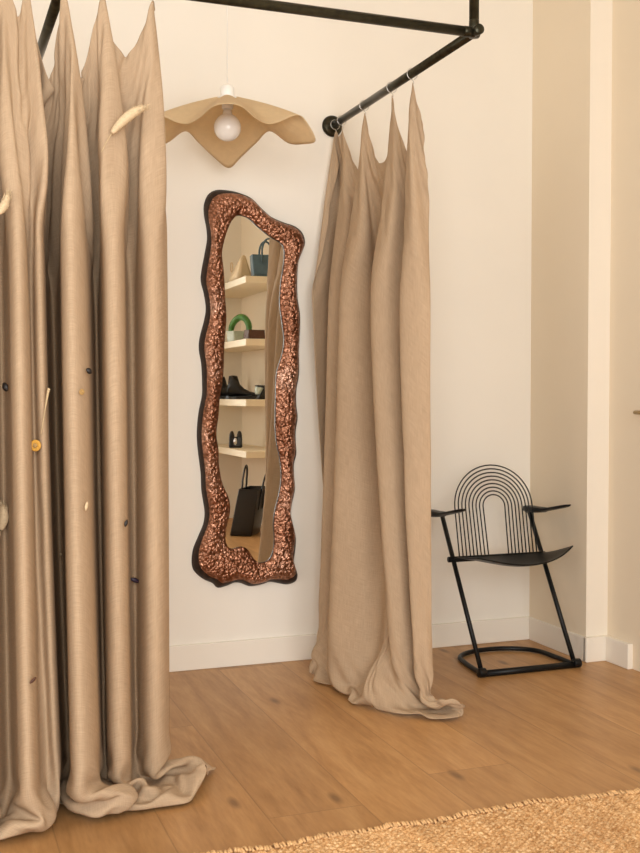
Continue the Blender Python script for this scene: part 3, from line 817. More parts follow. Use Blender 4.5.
# the two hanging cloths as they settle: vertex grids in steps of 0.0005 m, as differences down and across
CLOTH = {}
CLOTH['left'] = (52, 160, [4, 28, 63, 107, 119, 143, 159], 2.6779, 2.2000, 143,
[0.0,1.2,2.5,3.7,5.0,6.2,7.5,8.7,10.0,11.2,12.5,13.7,15.0,16.2,17.5,19.4,21.3,23.2,25.1,27.0,28.9,32.1,35.3,38.5,41.7,48.7,55.7,62.7,69.7,76.7,83.7,90.7,97.7,104.7,111.7,115.7,119.7,121.7,123.7,125.7,127.7,129.0,130.3,131.6,132.9,134.2,135.5,136.8,138.1,139.4,140.7,142.0],
[1166,-10,-2,-6,-11,-22,-2,0,-21,-20,0,-18,-16,-19,-2,-4,-17,-5,-14,-17,-16,-15,-16,-12,-8,-1,4,-2,-12,-26,4,0,-19,-9,-10,1,-11,-2,-8,-7,-8,-5,-11,0,11,13,-6,-20,-12,-3,-6,8,5,-2,-7,-10,-10,-9,-9,-5,-4,-2,-1,-22,-11,-6,13,2,-2,-9,-10,-4,-4,-4,-4,2,10,-4,-16,-8,1,-12,-6,-11,7,16,19,12,-9,-13,-12,-11,-9,-7,-8,-7,-7,-7,-8,-7,-7,-7,-6,-5,-4,-1,-5,-12,-15,-12,-1,-6,-8,-17,12,-9,-14,-15,-18,-9,-25,8,5,-12,-16,-14,-3,-13,3,-9,-18,-4,2,-16,-11,-4,-4,-6,-7,-8,-9,-8,-2,-15,-14,-10,12,4,-22,-11,-18,-16,-19,-1,9,-12,-14,-14,-15,-8,
-34,12,9,19,-4,-1,-18,0,21,-1,-19,19,0,6,-16,-5,3,-3,7,0,0,0,0,3,3,3,3,3,-14,2,-14,9,23,-6,5,-10,11,-6,8,-3,3,-2,1,-14,-18,-9,19,9,-6,-5,6,0,-1,-4,-4,-1,0,1,3,2,4,3,7,12,-19,-5,-13,9,10,13,5,-7,3,8,-6,-10,-17,10,16,-1,-11,7,-4,8,-19,-10,-2,-7,1,2,0,1,4,3,3,-1,-2,-2,-1,-1,0,2,3,2,5,4,6,-5,5,2,-16,6,2,0,-8,7,-1,4,2,-14,2,-12,8,17,9,-1,-14,7,-17,0,13,-10,-7,7,2,-1,-3,-2,-2,-1,1,6,11,13,-7,-9,-21,7,21,-7,3,-1,6,-1,-11,-3,2,0,0,-5,
-13,8,16,-6,-1,4,1,-18,-6,24,2,-19,9,1,0,-5,-4,-2,4,1,1,-1,1,2,4,2,3,-2,1,6,-2,-21,4,25,-5,-1,-4,3,-5,3,-12,10,3,3,-2,4,-20,4,1,3,0,0,-7,-6,-1,0,2,3,4,2,1,2,1,-3,11,-4,-11,-12,-7,9,15,15,0,-3,4,1,-3,-18,-6,13,13,-9,2,-6,2,-17,-15,3,4,0,0,9,0,1,0,-3,-1,-1,-1,1,2,2,3,4,3,2,1,1,1,-1,8,-25,8,6,8,-14,0,2,-2,9,3,-13,-14,8,12,8,-2,-3,4,-8,-4,5,-8,1,-8,1,3,-2,-2,2,6,8,3,0,1,8,-7,-25,8,20,-3,-1,-2,1,-8,-2,1,-1,-1,2,
-3,11,-2,0,0,-3,4,8,-13,-14,19,0,-10,-3,9,-5,0,-7,3,3,0,0,1,3,3,4,0,-4,-3,7,8,3,-21,-2,19,3,-10,2,-3,1,3,-6,1,3,-10,-6,22,-3,-2,-6,4,-7,-8,-1,0,3,4,5,0,0,0,3,-1,-6,8,9,-1,-12,-3,-13,-8,5,12,7,8,-3,6,4,-6,-16,-3,21,-8,-5,5,-5,-15,-12,3,11,-3,4,8,-3,-4,-1,-1,-1,2,2,3,3,2,1,1,4,-1,0,-6,5,-3,3,-5,-2,5,0,-3,-2,1,1,10,2,-15,-16,6,17,8,-9,4,1,-6,-3,3,-10,5,-9,2,-1,1,6,7,4,2,-4,-4,9,5,2,-26,1,18,-3,2,-15,2,3,-1,0,-2,4,
4,2,0,-1,-2,6,-12,5,12,-8,-22,20,-1,-2,-10,6,-5,8,-1,0,-2,0,2,4,3,3,0,-6,-3,0,8,-2,3,-19,-1,23,8,-13,1,-3,11,-14,6,-4,6,-15,-9,25,4,-6,-18,1,4,-1,3,3,4,1,1,-2,1,3,-3,-3,-5,8,9,1,-8,-5,-3,-9,-13,2,9,19,-13,-4,22,4,-15,-15,20,1,-10,10,-7,-3,4,-6,-2,-6,5,2,-3,-1,-1,1,2,3,2,2,0,2,3,0,0,0,0,-6,2,9,-10,3,0,-1,-2,-1,0,-3,4,14,0,-14,-20,3,21,0,-15,10,3,-3,-4,4,7,-3,-14,-1,5,5,6,2,1,0,-4,-7,10,-3,3,-14,7,6,-8,3,1,-4,0,-1,1,3,
5,0,0,0,-2,3,2,-17,5,11,1,-19,13,1,0,-6,8,3,-5,-3,-1,-2,4,3,4,1,-1,-3,1,-15,1,23,2,-4,-16,3,4,10,-9,-2,1,10,-11,3,1,-2,-15,3,15,-6,0,-3,-5,5,3,3,0,-1,-1,0,6,1,-6,-1,6,-13,7,13,4,3,-6,-11,1,-12,-14,2,22,-2,-21,19,10,-7,-18,17,0,-11,16,-10,-2,-2,0,-1,-2,4,-2,-1,0,2,2,2,1,1,2,3,3,-2,-2,-1,0,-5,5,1,4,-8,-5,6,-1,-1,1,0,-3,5,11,1,-12,-21,3,19,1,-15,8,14,-4,-7,-17,10,0,-2,5,6,2,2,0,0,2,-11,1,11,-4,-5,-18,22,1,-1,-6,1,-2,-1,1,5,
6,-1,0,0,-3,0,8,5,-21,1,11,-1,-13,6,3,0,-10,-6,13,3,1,-2,2,4,2,1,-2,-3,1,-4,-11,5,17,4,-9,-14,15,-2,7,-8,-4,5,-3,1,0,3,-9,-18,17,14,-2,-7,-5,1,3,4,1,-8,3,5,5,-4,-4,-1,4,2,-17,9,14,-4,5,1,-4,14,-9,-27,8,20,-5,-25,8,16,-7,-17,10,3,-8,17,-12,9,-3,-10,-6,7,-1,-1,1,1,3,1,2,1,3,4,-1,-3,-1,-1,0,0,0,0,-2,-1,-4,4,1,-1,0,2,-8,-3,11,11,1,-11,-24,9,22,1,-12,-1,7,0,6,-15,-3,-2,7,4,2,2,-2,0,9,0,-21,2,16,-1,-10,-15,13,-4,6,2,-3,-3,3,3,
2,2,0,2,-4,-3,-7,10,8,-20,15,4,-6,-9,-1,5,0,3,-1,1,0,1,0,3,3,0,-2,-3,0,1,-11,-3,10,15,0,-21,-6,17,-3,12,-13,3,6,-13,-3,12,-2,-15,-10,22,5,-6,0,-2,8,2,-9,-2,4,10,-2,-5,0,-2,1,9,-7,-12,3,-6,17,12,-6,-11,15,-1,-25,9,15,-5,-16,-7,25,-8,-7,0,-5,1,18,-8,0,-6,-1,-2,1,0,0,2,1,2,1,3,4,2,-3,-3,0,-1,1,-3,6,-7,3,-1,-5,4,0,-2,1,1,5,-8,-11,15,10,0,-10,-18,8,17,-8,-8,12,4,-8,5,-5,-2,2,2,3,0,-1,-2,-5,11,1,-18,-2,18,-2,-10,-5,6,1,1,-1,-2,4,2,
4,0,0,0,-1,-3,-3,-4,12,4,-25,16,6,-3,-5,-1,5,-4,-3,6,-2,0,4,3,1,2,-4,-3,1,3,-5,-12,2,11,13,-5,-16,-6,23,-2,6,-18,-13,23,-4,-7,13,-5,-23,3,-1,14,9,-6,7,-6,-4,6,8,0,-7,4,-6,-2,-1,9,4,-14,4,-6,-10,18,16,-13,-15,19,-7,-24,16,22,-2,-7,-18,19,-8,-2,-6,-8,0,16,1,0,-8,-1,2,-1,1,2,2,2,2,4,2,0,-4,-1,-1,1,-2,-6,4,6,-9,8,-3,-6,2,0,2,-3,3,12,-9,-19,18,5,3,-9,-10,12,4,-8,0,4,-2,-1,9,-6,0,2,1,1,-3,-3,-3,1,10,-3,-14,8,9,-6,-4,-1,-4,4,-1,-2,5,1,
5,-1,-1,1,-2,-4,0,-12,13,10,-8,-17,24,-3,-2,-9,0,0,4,1,-1,1,5,3,1,0,-5,-1,-1,-2,7,-11,-8,8,14,5,-9,-9,-8,17,-1,-5,1,7,3,-13,4,0,-5,-20,30,16,-9,-11,-1,-3,1,13,1,-3,2,-6,-7,1,-5,6,13,-8,-20,35,-19,-18,15,14,0,-20,15,-3,-27,11,23,-4,-2,-14,10,-1,6,-17,-7,-3,26,-4,-1,-5,-1,1,1,3,2,1,4,2,2,-3,-3,-2,2,-1,1,0,-5,1,5,-6,-1,0,1,-1,2,1,-9,3,20,-7,-24,26,2,-4,-13,2,12,-7,-5,3,14,-2,-8,0,0,1,1,0,-3,-2,-2,-6,12,2,-3,-20,24,3,-6,-3,-6,1,-1,0,4,2,
5,-2,0,0,1,-5,-1,-2,-10,20,4,-10,-6,12,-4,-1,-5,-2,-2,6,-1,2,7,2,1,-1,-5,-2,1,-4,4,5,-18,-2,9,20,0,-9,-9,-1,4,3,-2,1,0,2,-14,18,-5,-5,0,-1,4,-1,-2,-3,10,6,2,-1,-1,-12,-2,2,-3,0,11,4,-17,0,23,-18,-18,16,12,3,-11,2,-6,-16,13,18,-4,-4,-6,3,-2,1,-1,5,-2,1,-1,-2,-6,0,4,2,2,3,3,2,0,-3,-4,-1,1,-1,-2,-1,4,-1,2,-5,8,-9,3,-3,3,-1,-2,-7,8,14,-6,-9,13,-2,-7,-8,13,-1,-9,1,-2,8,1,-1,1,2,1,-1,-5,-1,-2,1,2,4,-2,-8,-1,13,0,-6,-5,-1,-1,3,4,-1,
3,0,0,0,-1,1,-1,-5,-8,9,11,-2,-16,13,1,-2,-1,-3,-5,3,0,5,6,1,1,-3,-5,-1,0,1,-9,10,-2,-16,4,15,13,1,-11,-8,6,2,-4,-3,6,0,-7,6,2,-8,0,1,-2,4,-4,0,13,2,0,1,-11,-8,1,4,-3,-2,9,7,-5,-17,11,15,-19,-7,13,7,-2,-8,2,-10,0,13,7,-4,-2,-4,-1,0,-4,2,3,2,-4,-3,-2,2,4,3,3,3,2,1,-2,-5,-4,2,0,-1,1,-2,1,-3,-7,6,13,-8,-2,-1,4,-4,-2,0,-1,7,3,-5,6,2,-2,-10,5,10,-11,-2,-2,2,4,1,2,1,1,-3,-3,-2,0,0,2,3,-1,-5,-5,9,3,-3,-3,-3,-3,5,2,1,
3,1,-1,-1,-1,-2,0,0,-4,-2,14,1,-9,-3,10,-1,-1,-4,-5,0,1,9,3,1,2,-6,-3,-1,0,0,-7,1,16,-13,-12,6,12,12,1,-17,2,4,5,-22,20,2,-4,-15,14,-4,-2,-1,-3,12,-15,14,6,1,-1,-6,-10,-5,5,4,-3,-2,3,9,1,-16,-7,18,6,-23,1,18,6,1,-5,-5,-18,9,15,5,-6,-1,-1,-1,-4,-5,5,-1,-3,-3,0,4,4,4,2,3,1,1,-4,-7,-3,3,2,-2,1,3,-2,-2,10,-10,-7,3,1,0,6,-5,-2,-1,2,5,1,-3,2,8,-3,-9,2,11,4,-15,-3,0,0,5,5,1,-1,-3,-3,-2,0,-1,1,5,-1,-2,-6,4,5,-2,-3,-4,-1,6,1,-1,
3,0,-1,-1,1,-1,-2,0,-4,-4,11,6,-4,-8,9,-3,-2,2,0,-6,2,9,3,1,-2,-5,-3,-1,0,0,-1,-10,11,11,-20,-5,15,8,8,0,-10,-4,3,-7,-2,9,-1,-2,-2,1,0,-4,-1,-6,11,11,1,1,-4,-11,-8,1,5,2,-1,-2,0,9,3,-10,-8,2,20,-7,-22,6,17,0,2,0,-18,-3,18,6,0,-2,-3,-2,-2,-3,0,-3,5,-9,1,7,5,2,3,1,2,-3,-7,-6,1,4,0,0,-1,4,-2,-6,2,3,-5,-3,4,1,4,-3,-2,-3,2,4,7,-5,1,3,-2,-4,-2,2,3,1,-4,-3,-2,10,2,2,-2,-5,-3,1,-1,-2,1,4,1,-2,-5,2,4,0,-3,-6,3,6,0,-1,
4,-1,0,-2,-1,0,-1,-1,-1,-2,4,8,1,-10,2,5,-1,-2,-2,-6,7,9,0,1,-3,-6,-1,-2,1,-1,3,-6,-5,15,3,-21,-1,16,5,7,-3,-4,-2,-5,-4,7,0,-3,-1,3,0,-5,-4,7,11,3,1,-1,-10,-11,-3,4,5,0,-2,-3,1,6,5,-1,-11,-4,11,11,-11,-12,10,11,-1,-7,-1,-13,5,15,1,0,4,-5,-6,-2,-3,-1,-1,-5,7,6,4,3,1,2,-1,-5,-8,-4,4,3,1,-2,-2,4,-4,9,-7,3,-3,-2,-5,6,3,-2,-2,-3,-1,4,9,-4,-1,5,-1,-3,-8,8,2,-3,-1,-5,3,8,2,-1,-2,-5,-1,-1,0,-1,-1,5,1,-1,-6,1,4,0,1,-5,4,1,-1,-1,
6,-1,-2,-3,0,0,-1,-3,1,-4,3,13,3,-7,-4,5,1,1,-8,-2,13,5,2,-1,-10,-5,-2,-1,0,0,1,1,-12,3,21,-4,-24,1,21,7,3,-3,-3,-3,-16,10,1,-3,-2,8,-1,-15,6,19,9,1,-1,-13,-17,-8,1,9,6,-4,0,-4,-2,6,10,2,-14,-10,2,23,5,-19,-10,21,9,0,-10,-14,-8,19,11,-11,1,16,-11,6,-21,-1,-4,0,16,9,3,1,3,0,-6,-14,-11,3,9,3,0,-2,-3,10,-38,26,24,-1,-26,-3,-1,13,-1,-2,-1,-4,-3,2,11,3,-5,5,5,-6,-11,4,8,-1,-3,-3,5,8,1,0,-7,-8,-1,1,-1,-1,-1,6,4,-2,-7,-1,5,0,-1,2,1,1,-2,-1,
7,-2,-2,-3,-1,0,0,0,-1,-3,-2,9,9,-2,-8,5,1,1,-1,1,7,3,1,-7,-10,-2,-1,0,2,-1,-3,7,-5,-12,9,13,-5,-19,5,18,5,2,-3,1,-12,-3,3,-3,1,10,-12,-5,21,12,1,0,-11,-20,-10,0,7,10,-1,-3,-1,-2,-3,0,11,5,-3,-13,-7,9,20,-3,-16,-2,20,4,0,-16,-14,2,11,0,5,-2,17,-11,-17,4,-10,21,11,2,1,2,0,-6,-15,-12,1,8,7,0,0,-1,-7,0,5,-18,0,38,-12,-4,-12,11,0,-3,-1,-4,-4,0,7,8,-5,4,6,-2,-10,-4,6,1,-1,1,6,6,2,-6,-9,-5,2,1,0,-3,0,3,5,1,-4,-4,2,1,1,0,2,0,-1,-2,
6,-2,-2,-2,-1,1,-1,-1,0,-1,-4,6,10,2,-5,0,2,-1,0,4,6,2,-3,-11,-7,1,0,-1,-1,1,1,5,2,-12,-7,13,9,-11,-13,9,15,6,-2,1,-4,-14,3,1,6,0,-13,19,14,2,0,-11,-21,-10,-1,4,11,4,-4,-2,-1,-3,-3,0,7,9,0,-8,-11,-1,13,14,-9,-14,9,18,1,-4,-20,-10,13,7,-3,18,0,-25,-3,-6,21,15,2,0,0,0,-6,-15,-13,-2,7,10,2,-1,-1,1,-2,-8,-1,19,-2,-10,3,1,-2,3,-3,0,-1,-2,-5,-4,4,9,-1,0,9,2,-8,-7,3,0,1,3,7,5,-1,-10,-10,-1,4,1,-1,-1,-2,2,6,2,-3,-5,2,0,1,2,2,-1,-1,-3,
6,-3,-3,0,-1,-3,2,2,-1,-1,-4,2,9,7,-3,-3,2,0,0,5,6,0,-10,-12,-1,4,-1,-1,-1,1,-1,3,7,-3,-13,-1,13,3,-13,-6,11,14,4,-1,-1,0,-8,0,3,-5,14,8,2,1,-11,-21,-11,-2,2,10,9,0,-6,-1,0,-3,-3,-2,1,11,6,-4,-11,-8,5,15,8,-15,-8,17,13,-1,-9,-20,4,13,-1,-5,-8,-4,-1,19,18,1,-2,0,1,-6,-17,-14,-3,7,11,4,-1,-2,-3,3,9,-11,2,-7,0,6,-2,2,1,3,-5,1,1,-2,-3,-5,0,7,2,-2,8,6,-4,-8,-2,1,2,6,6,4,-8,-11,-5,2,5,-1,-1,-2,-2,2,6,3,-1,-6,0,1,1,3,1,0,-3,-1,
6,-4,-2,-1,1,0,-2,0,2,0,-5,-2,8,9,0,-3,1,-1,3,7,3,-6,-15,-7,3,3,1,0,-2,0,2,-3,6,5,-8,-10,6,11,-4,-13,2,14,9,0,-2,-4,-1,5,1,4,6,5,2,-11,-22,-12,-3,3,10,10,2,-5,-4,-1,0,-2,-3,-2,-1,7,9,1,-7,-11,-4,10,15,0,-18,1,21,8,-3,-15,-12,13,-4,-7,-4,-2,21,19,1,-1,0,-1,-8,-19,-14,-3,7,13,6,1,-2,-6,-2,0,5,6,-3,-13,4,8,-2,-3,4,5,-8,-3,1,4,-1,-7,-4,6,4,-3,6,8,0,-7,-2,0,3,5,7,-4,-11,-8,-1,6,3,-2,-1,-1,-1,-1,5,5,-1,-4,-1,0,2,3,1,-1,-2,-2,
6,-4,-3,-1,1,0,1,-1,1,0,-2,-4,2,9,6,-2,0,-1,4,6,0,-16,-11,0,5,2,3,-1,-2,0,0,-1,1,7,1,-10,-6,9,6,-9,-8,7,15,4,-1,-4,0,4,3,6,5,3,-10,-24,-13,-2,4,10,10,4,-2,-6,-4,1,-2,-2,-1,-3,-2,2,10,6,-3,-9,-8,-1,13,12,-9,-15,8,23,4,-7,-16,2,1,-10,-5,26,16,1,0,0,-2,-12,-26,-11,1,10,15,6,2,-2,-9,-5,1,-4,7,7,-1,-6,-3,4,0,1,7,0,-5,1,-2,1,3,-4,-9,0,7,-4,2,11,4,-5,-5,0,5,6,-1,-5,-12,-4,5,7,0,-2,-1,-2,-1,-2,4,6,1,-4,-3,1,3,3,2,-1,-2,-2,
9,-9,-7,1,5,-1,-1,3,3,1,-4,-8,-2,9,11,5,-2,3,12,2,-31,-20,1,7,3,0,9,4,-1,-2,4,-2,-7,5,8,-2,-13,-5,14,4,-18,-7,16,20,6,-6,5,2,11,15,-7,-37,-33,-8,6,18,21,10,4,-6,-13,-10,2,-1,-2,-3,-4,-3,-3,-4,6,18,4,-3,-11,-15,-1,22,19,-17,-21,11,34,12,-16,-15,4,-3,25,17,9,-2,-19,-31,-30,-16,10,21,22,16,2,-8,-18,-18,1,10,-2,-5,1,3,28,3,-26,-25,17,18,15,-9,-10,1,1,5,5,1,-12,-15,9,0,-8,13,16,-1,-7,-1,10,9,-14,-26,-2,12,11,-1,-8,-2,3,0,-2,-5,1,10,6,-4,-6,1,7,5,4,-1,-2,-3,
7,-9,-10,0,9,1,0,4,3,-1,0,-5,-7,0,9,8,2,2,-8,-23,1,9,5,1,-2,-12,3,15,-1,1,6,1,-5,-8,2,7,0,-10,-5,10,2,-14,-5,16,12,2,-1,30,-12,-40,-17,14,19,13,9,-2,-7,-6,-13,-8,-1,9,-3,-2,1,0,-3,-5,-2,-2,-6,2,19,1,4,0,-16,-14,12,26,-6,-23,0,27,18,-9,-9,22,10,-18,-33,-21,5,20,16,9,0,-11,-11,-8,-5,-2,5,5,-5,-9,4,2,-9,17,18,-15,4,12,-12,14,-6,-9,11,0,3,5,-2,-1,4,-11,-15,12,-8,-6,14,10,-3,2,8,-13,-5,6,3,-6,-10,-6,2,6,2,5,-2,-4,-6,5,11,1,-8,3,8,4,-2,-2,-2,-2,
1,-1,-1,-9,2,6,1,3,2,-1,-1,0,-3,-4,2,8,2,0,-2,0,-2,-2,0,1,-4,4,-5,0,3,5,1,-3,2,-1,-5,0,3,2,-5,-4,6,0,-9,-2,13,3,4,-9,-10,12,0,-5,-5,0,2,2,1,1,5,3,-1,-7,-1,1,3,1,-3,-3,-1,-1,1,-4,-3,14,-3,-1,6,-2,-10,-10,20,6,-17,-5,14,9,1,-2,-17,2,11,5,-5,-7,-1,0,3,4,3,-2,-2,-1,-2,-1,-1,-7,-11,7,14,-2,3,3,-6,-5,0,17,1,-12,0,7,6,1,-10,-2,3,5,-5,-5,3,-5,-3,10,2,4,-7,-4,-3,1,1,3,3,-2,-4,0,2,4,1,-4,-3,-3,5,6,-4,2,1,-1,-1,-1,-1,0,
0,1,0,-2,-2,2,0,3,-1,0,0,0,-1,0,-1,2,2,-2,-1,0,0,0,0,0,0,1,-1,-2,3,-1,2,1,-3,1,1,-2,0,1,1,-2,-1,3,-1,-6,6,2,3,-7,2,-1,2,-1,0,0,0,0,0,1,0,-2,0,-1,0,1,0,1,-1,0,0,0,0,0,1,-2,2,0,-1,1,0,3,-9,4,7,-7,-3,6,3,-4,2,-2,0,1,0,-1,-2,1,0,2,0,1,0,-1,1,-1,-2,1,2,0,-7,-3,4,8,-2,-8,12,-3,-3,-1,-1,2,0,-1,2,1,-3,1,2,-3,2,-1,-1,1,2,2,-2,-2,1,0,0,1,0,0,-2,1,1,2,-3,0,-1,-1,0,1,1,1,-1,0,0,-1,0,0,
1,-1,0,0,0,-1,2,0,1,-1,-1,0,1,-1,1,0,1,0,-1,-1,0,1,0,-1,1,0,0,-1,0,1,1,-2,1,0,-1,1,0,0,-1,0,0,1,0,1,-3,2,2,-3,0,1,-1,0,0,0,0,0,1,-1,0,0,0,0,0,0,0,0,0,0,0,0,0,0,1,-1,1,1,-1,1,0,0,0,-1,1,1,-2,2,3,-4,1,-1,1,-1,1,0,0,0,0,-1,1,0,-1,1,-1,0,1,0,-3,1,3,-4,-5,3,4,-4,19,-15,-1,0,0,2,0,-2,1,-1,0,0,1,-1,0,1,-1,0,0,2,-1,0,0,-1,1,-1,0,0,0,0,1,0,0,-1,1,-1,0,1,0,-1,0,0,0,1,0,0,
0,0,0,0,0,1,-1,1,-1,0,0,1,-1,1,-1,0,-1,1,0,1,-1,0,0,1,-1,0,0,0,0,1,-1,0,0,0,1,-1,0,0,0,0,0,0,0,2,-3,0,-1,3,0,-1,0,0,0,0,0,0,0,0,0,0,0,0,0,0,0,0,0,0,0,0,0,1,-1,1,0,0,0,1,0,0,1,0,-1,0,1,-1,0,1,-1,1,-1,1,-1,0,0,0,0,1,-1,0,0,0,0,1,-1,0,1,-1,-1,1,-3,4,-2,3,-4,-1,2,-1,0,0,0,1,-1,1,-1,0,0,0,1,-1,0,0,1,0,-1,0,0,1,-1,1,0,0,0,0,0,0,0,0,-1,1,-1,0,0,1,0,0,0,-1,0,0,
0,0,0,0,0,0,0,-1,1,0,0,0,0,0,0,1,0,-2,1,0,1,-1,0,0,0,0,0,0,0,0,0,1,-1,0,0,0,0,0,0,0,0,0,0,1,1,-3,-2,4,-1,0,0,0,0,0,0,0,0,0,0,0,0,0,0,0,0,0,0,0,0,0,0,0,1,0,0,0,1,0,0,0,0,0,1,0,-1,1,-1,0,1,-1,1,-1,1,0,0,0,0,0,0,0,0,0,0,0,0,0,0,0,-1,0,-1,0,-2,4,-2,-2,2,0,0,-1,0,0,0,0,1,-1,0,0,0,0,0,0,0,0,0,0,0,0,0,0,0,0,0,0,0,0,0,0,1,-1,0,1,0,-1,0,0,0,0,0,0,
0,0,0,0,0,0,0,0,0,0,0,0,0,0,1,-1,-1,1,0,0,0,0,0,0,0,0,0,0,0,0,0,0,0,0,0,0,0,0,0,0,1,0,-3,5,-4,0,-1,2,0,0,0,1,-1,0,0,0,0,0,0,0,0,0,0,0,0,0,0,0,0,0,0,0,0,1,0,1,0,0,0,1,0,1,-1,0,0,-1,1,1,-1,0,0,0,0,0,0,0,0,0,0,0,0,0,0,0,0,0,0,1,0,0,-1,-2,-1,2,-2,0,0,0,-1,1,0,0,0,0,0,1,-1,0,0,0,0,0,0,0,0,0,0,0,0,0,0,0,0,0,0,0,0,0,0,0,0,0,0,0,0,0,0,0,0,0,
0,0,0,0,0,0,0,1,-1,0,0,0,0,0,1,0,-1,0,1,-1,0,0,0,0,0,0,0,0,0,0,1,-1,0,0,0,0,0,0,0,0,-1,0,-1,3,0,0,-1,-1,0,1,0,-1,1,0,0,0,0,1,-1,0,0,0,0,0,0,0,0,0,0,0,0,0,1,0,1,-1,1,0,1,1,0,-1,0,0,1,0,1,-2,0,1,-1,1,-1,0,0,0,1,-1,1,-1,1,-1,1,-1,1,-1,1,-1,0,1,-3,-1,-1,3,-1,-1,0,0,0,1,0,-1,0,0,0,0,0,0,0,0,0,0,0,0,0,0,0,0,0,0,0,0,0,0,0,0,0,0,0,0,0,0,0,0,0,0,0,0,0,0,
0,0,0,0,0,0,0,0,0,0,0,0,0,0,0,-1,0,0,1,0,-1,1,0,0,0,0,0,0,0,0,0,0,0,0,0,0,0,0,0,0,0,0,-1,-1,3,0,2,-4,2,-1,0,1,-1,0,0,0,0,-1,1,0,0,0,0,0,0,0,0,0,0,0,0,0,1,0,0,1,0,1,0,0,1,0,0,0,0,0,-2,2,0,0,0,0,0,0,0,0,-1,1,-1,1,-1,1,-1,1,-1,1,-1,0,5,2,-13,-1,6,0,-3,1,0,0,0,0,0,0,0,0,0,0,0,0,0,0,0,0,0,0,0,0,0,0,0,0,0,0,0,0,0,0,0,0,0,0,0,0,0,0,0,0,0,0,0,0,
0,0,0,0,0,-1,1,0,0,0,1,-1,1,0,0,-4,-2,6,-2,0,1,0,-1,0,1,0,0,0,0,0,-1,0,1,0,0,0,0,0,1,-2,2,0,9,-13,-1,-1,13,-11,3,0,0,0,0,0,0,0,0,1,-1,0,0,0,0,0,0,0,0,0,0,0,0,1,0,0,1,0,1,0,1,0,0,0,1,-1,0,1,1,-2,0,0,0,0,0,0,1,-1,1,-1,1,-1,1,0,0,-1,1,0,-1,-1,0,-1,0,1,-3,-1,2,-1,0,0,0,0,0,0,0,0,0,0,0,0,0,0,0,0,0,0,0,0,0,0,0,0,0,0,0,0,0,0,0,0,0,0,0,0,0,0,0,0,0,0,0,0,
0,0,0,0,0,0,0,0,0,0,0,0,0,-1,-1,0,6,-4,-1,2,-1,0,1,-1,0,0,0,-1,1,0,1,0,-1,0,0,0,0,0,-1,-1,1,1,2,-1,-4,0,4,-2,0,1,0,0,0,0,0,0,0,-1,1,0,0,0,0,0,0,0,0,0,0,0,0,0,0,2,0,1,0,0,1,0,1,0,-1,1,0,-1,0,1,0,0,0,0,0,0,-1,1,-1,1,-1,1,-1,0,0,1,-1,0,0,0,3,-2,-1,-5,5,-1,-7,5,-2,0,1,0,0,0,0,0,0,0,0,0,0,0,0,0,0,0,0,0,0,0,0,0,0,0,0,0,0,0,0,0,0,0,0,0,0,0,0,0,0,0,0,0,
0,0,0,0,0,0,0,0,0,0,0,0,-1,0,2,-8,4,5,-2,0,0,0,0,0,0,0,0,0,0,0,0,0,0,0,0,0,0,0,2,7,-5,-7,4,3,-8,-3,9,-5,4,-1,0,-1,1,0,0,0,0,1,-1,0,0,0,0,0,0,0,0,0,0,0,0,0,1,0,1,0,1,1,0,1,0,0,0,0,0,0,0,0,0,0,0,0,0,0,0,0,0,0,0,0,0,0,0,0,0,0,-1,2,-2,0,-3,5,-9,-1,7,-4,2,-1,0,-1,1,0,0,0,0,0,0,0,0,0,0,0,0,0,0,0,0,0,0,0,0,0,0,0,0,0,0,0,0,0,0,0,0,0,0,0,0,0,0,0,
0,0,0,0,-1,1,0,0,0,0,0,0,0,-1,7,-4,-2,-2,2,0,0,0,0,0,0,0,0,0,-1,1,0,0,1,-1,0,1,0,1,2,0,-8,-5,4,3,1,-6,7,1,-2,1,0,0,0,0,0,0,0,0,0,0,0,0,0,0,0,0,0,0,0,0,0,0,1,1,0,1,0,1,0,1,0,0,1,-1,0,1,-1,0,1,-1,0,0,1,0,0,0,0,-1,1,-1,1,0,0,-1,1,-1,0,2,-1,-1,4,-10,3,-4,2,0,-1,1,-1,1,0,0,0,0,0,0,0,0,0,0,0,0,0,-1,1,0,0,0,0,0,0,0,-1,1,0,0,0,0,0,0,0,0,0,0,0,0,0,0,0,0,
0,0,0,0,0,0,0,0,0,0,0,0,0,0,3,-1,-2,-3,3,0,0,0,0,0,0,0,0,0,0,0,0,0,-1,1,0,-1,0,1,-2,-11,13,15,-9,-5,1,-1,-3,0,1,1,0,0,0,0,0,0,0,0,0,0,0,0,0,0,0,0,0,0,0,0,0,1,0,0,0,1,0,0,1,0,0,1,-1,1,-1,0,1,0,-1,0,1,0,-1,0,0,0,0,1,-1,1,-1,0,0,1,-1,1,0,1,-3,0,-1,4,-5,0,0,0,0,0,0,0,0,0,0,0,0,0,0,0,0,0,0,0,0,1,-1,0,0,0,0,0,0,0,0,0,0,0,0,0,0,0,0,0,0,0,0,0,0,0,0,0,
0,-1,1,1,-1,-1,0,0,1,5,0,0,-3,-15,1,1,1,1,5,6,-5,-2,-3,8,2,-2,2,0,-3,-1,8,8,1,-1,2,-3,-11,3,-11,14,8,-10,-4,-5,2,-8,-4,13,0,3,3,-5,-4,-1,-1,0,-1,1,2,5,-1,0,0,0,-1,-1,1,0,0,-1,1,-2,3,0,1,-1,1,1,-1,4,-2,0,-2,2,0,2,-5,3,0,-1,0,0,-1,2,0,-1,1,-1,1,-1,1,0,0,-1,1,-1,1,-1,2,1,-5,-2,8,-10,5,-2,1,0,0,-1,0,0,0,0,0,-1,1,0,0,0,1,0,0,-2,1,0,0,0,0,0,0,0,1,-1,0,0,0,0,-1,1,0,-1,0,1,0,0,0,0,0,0,
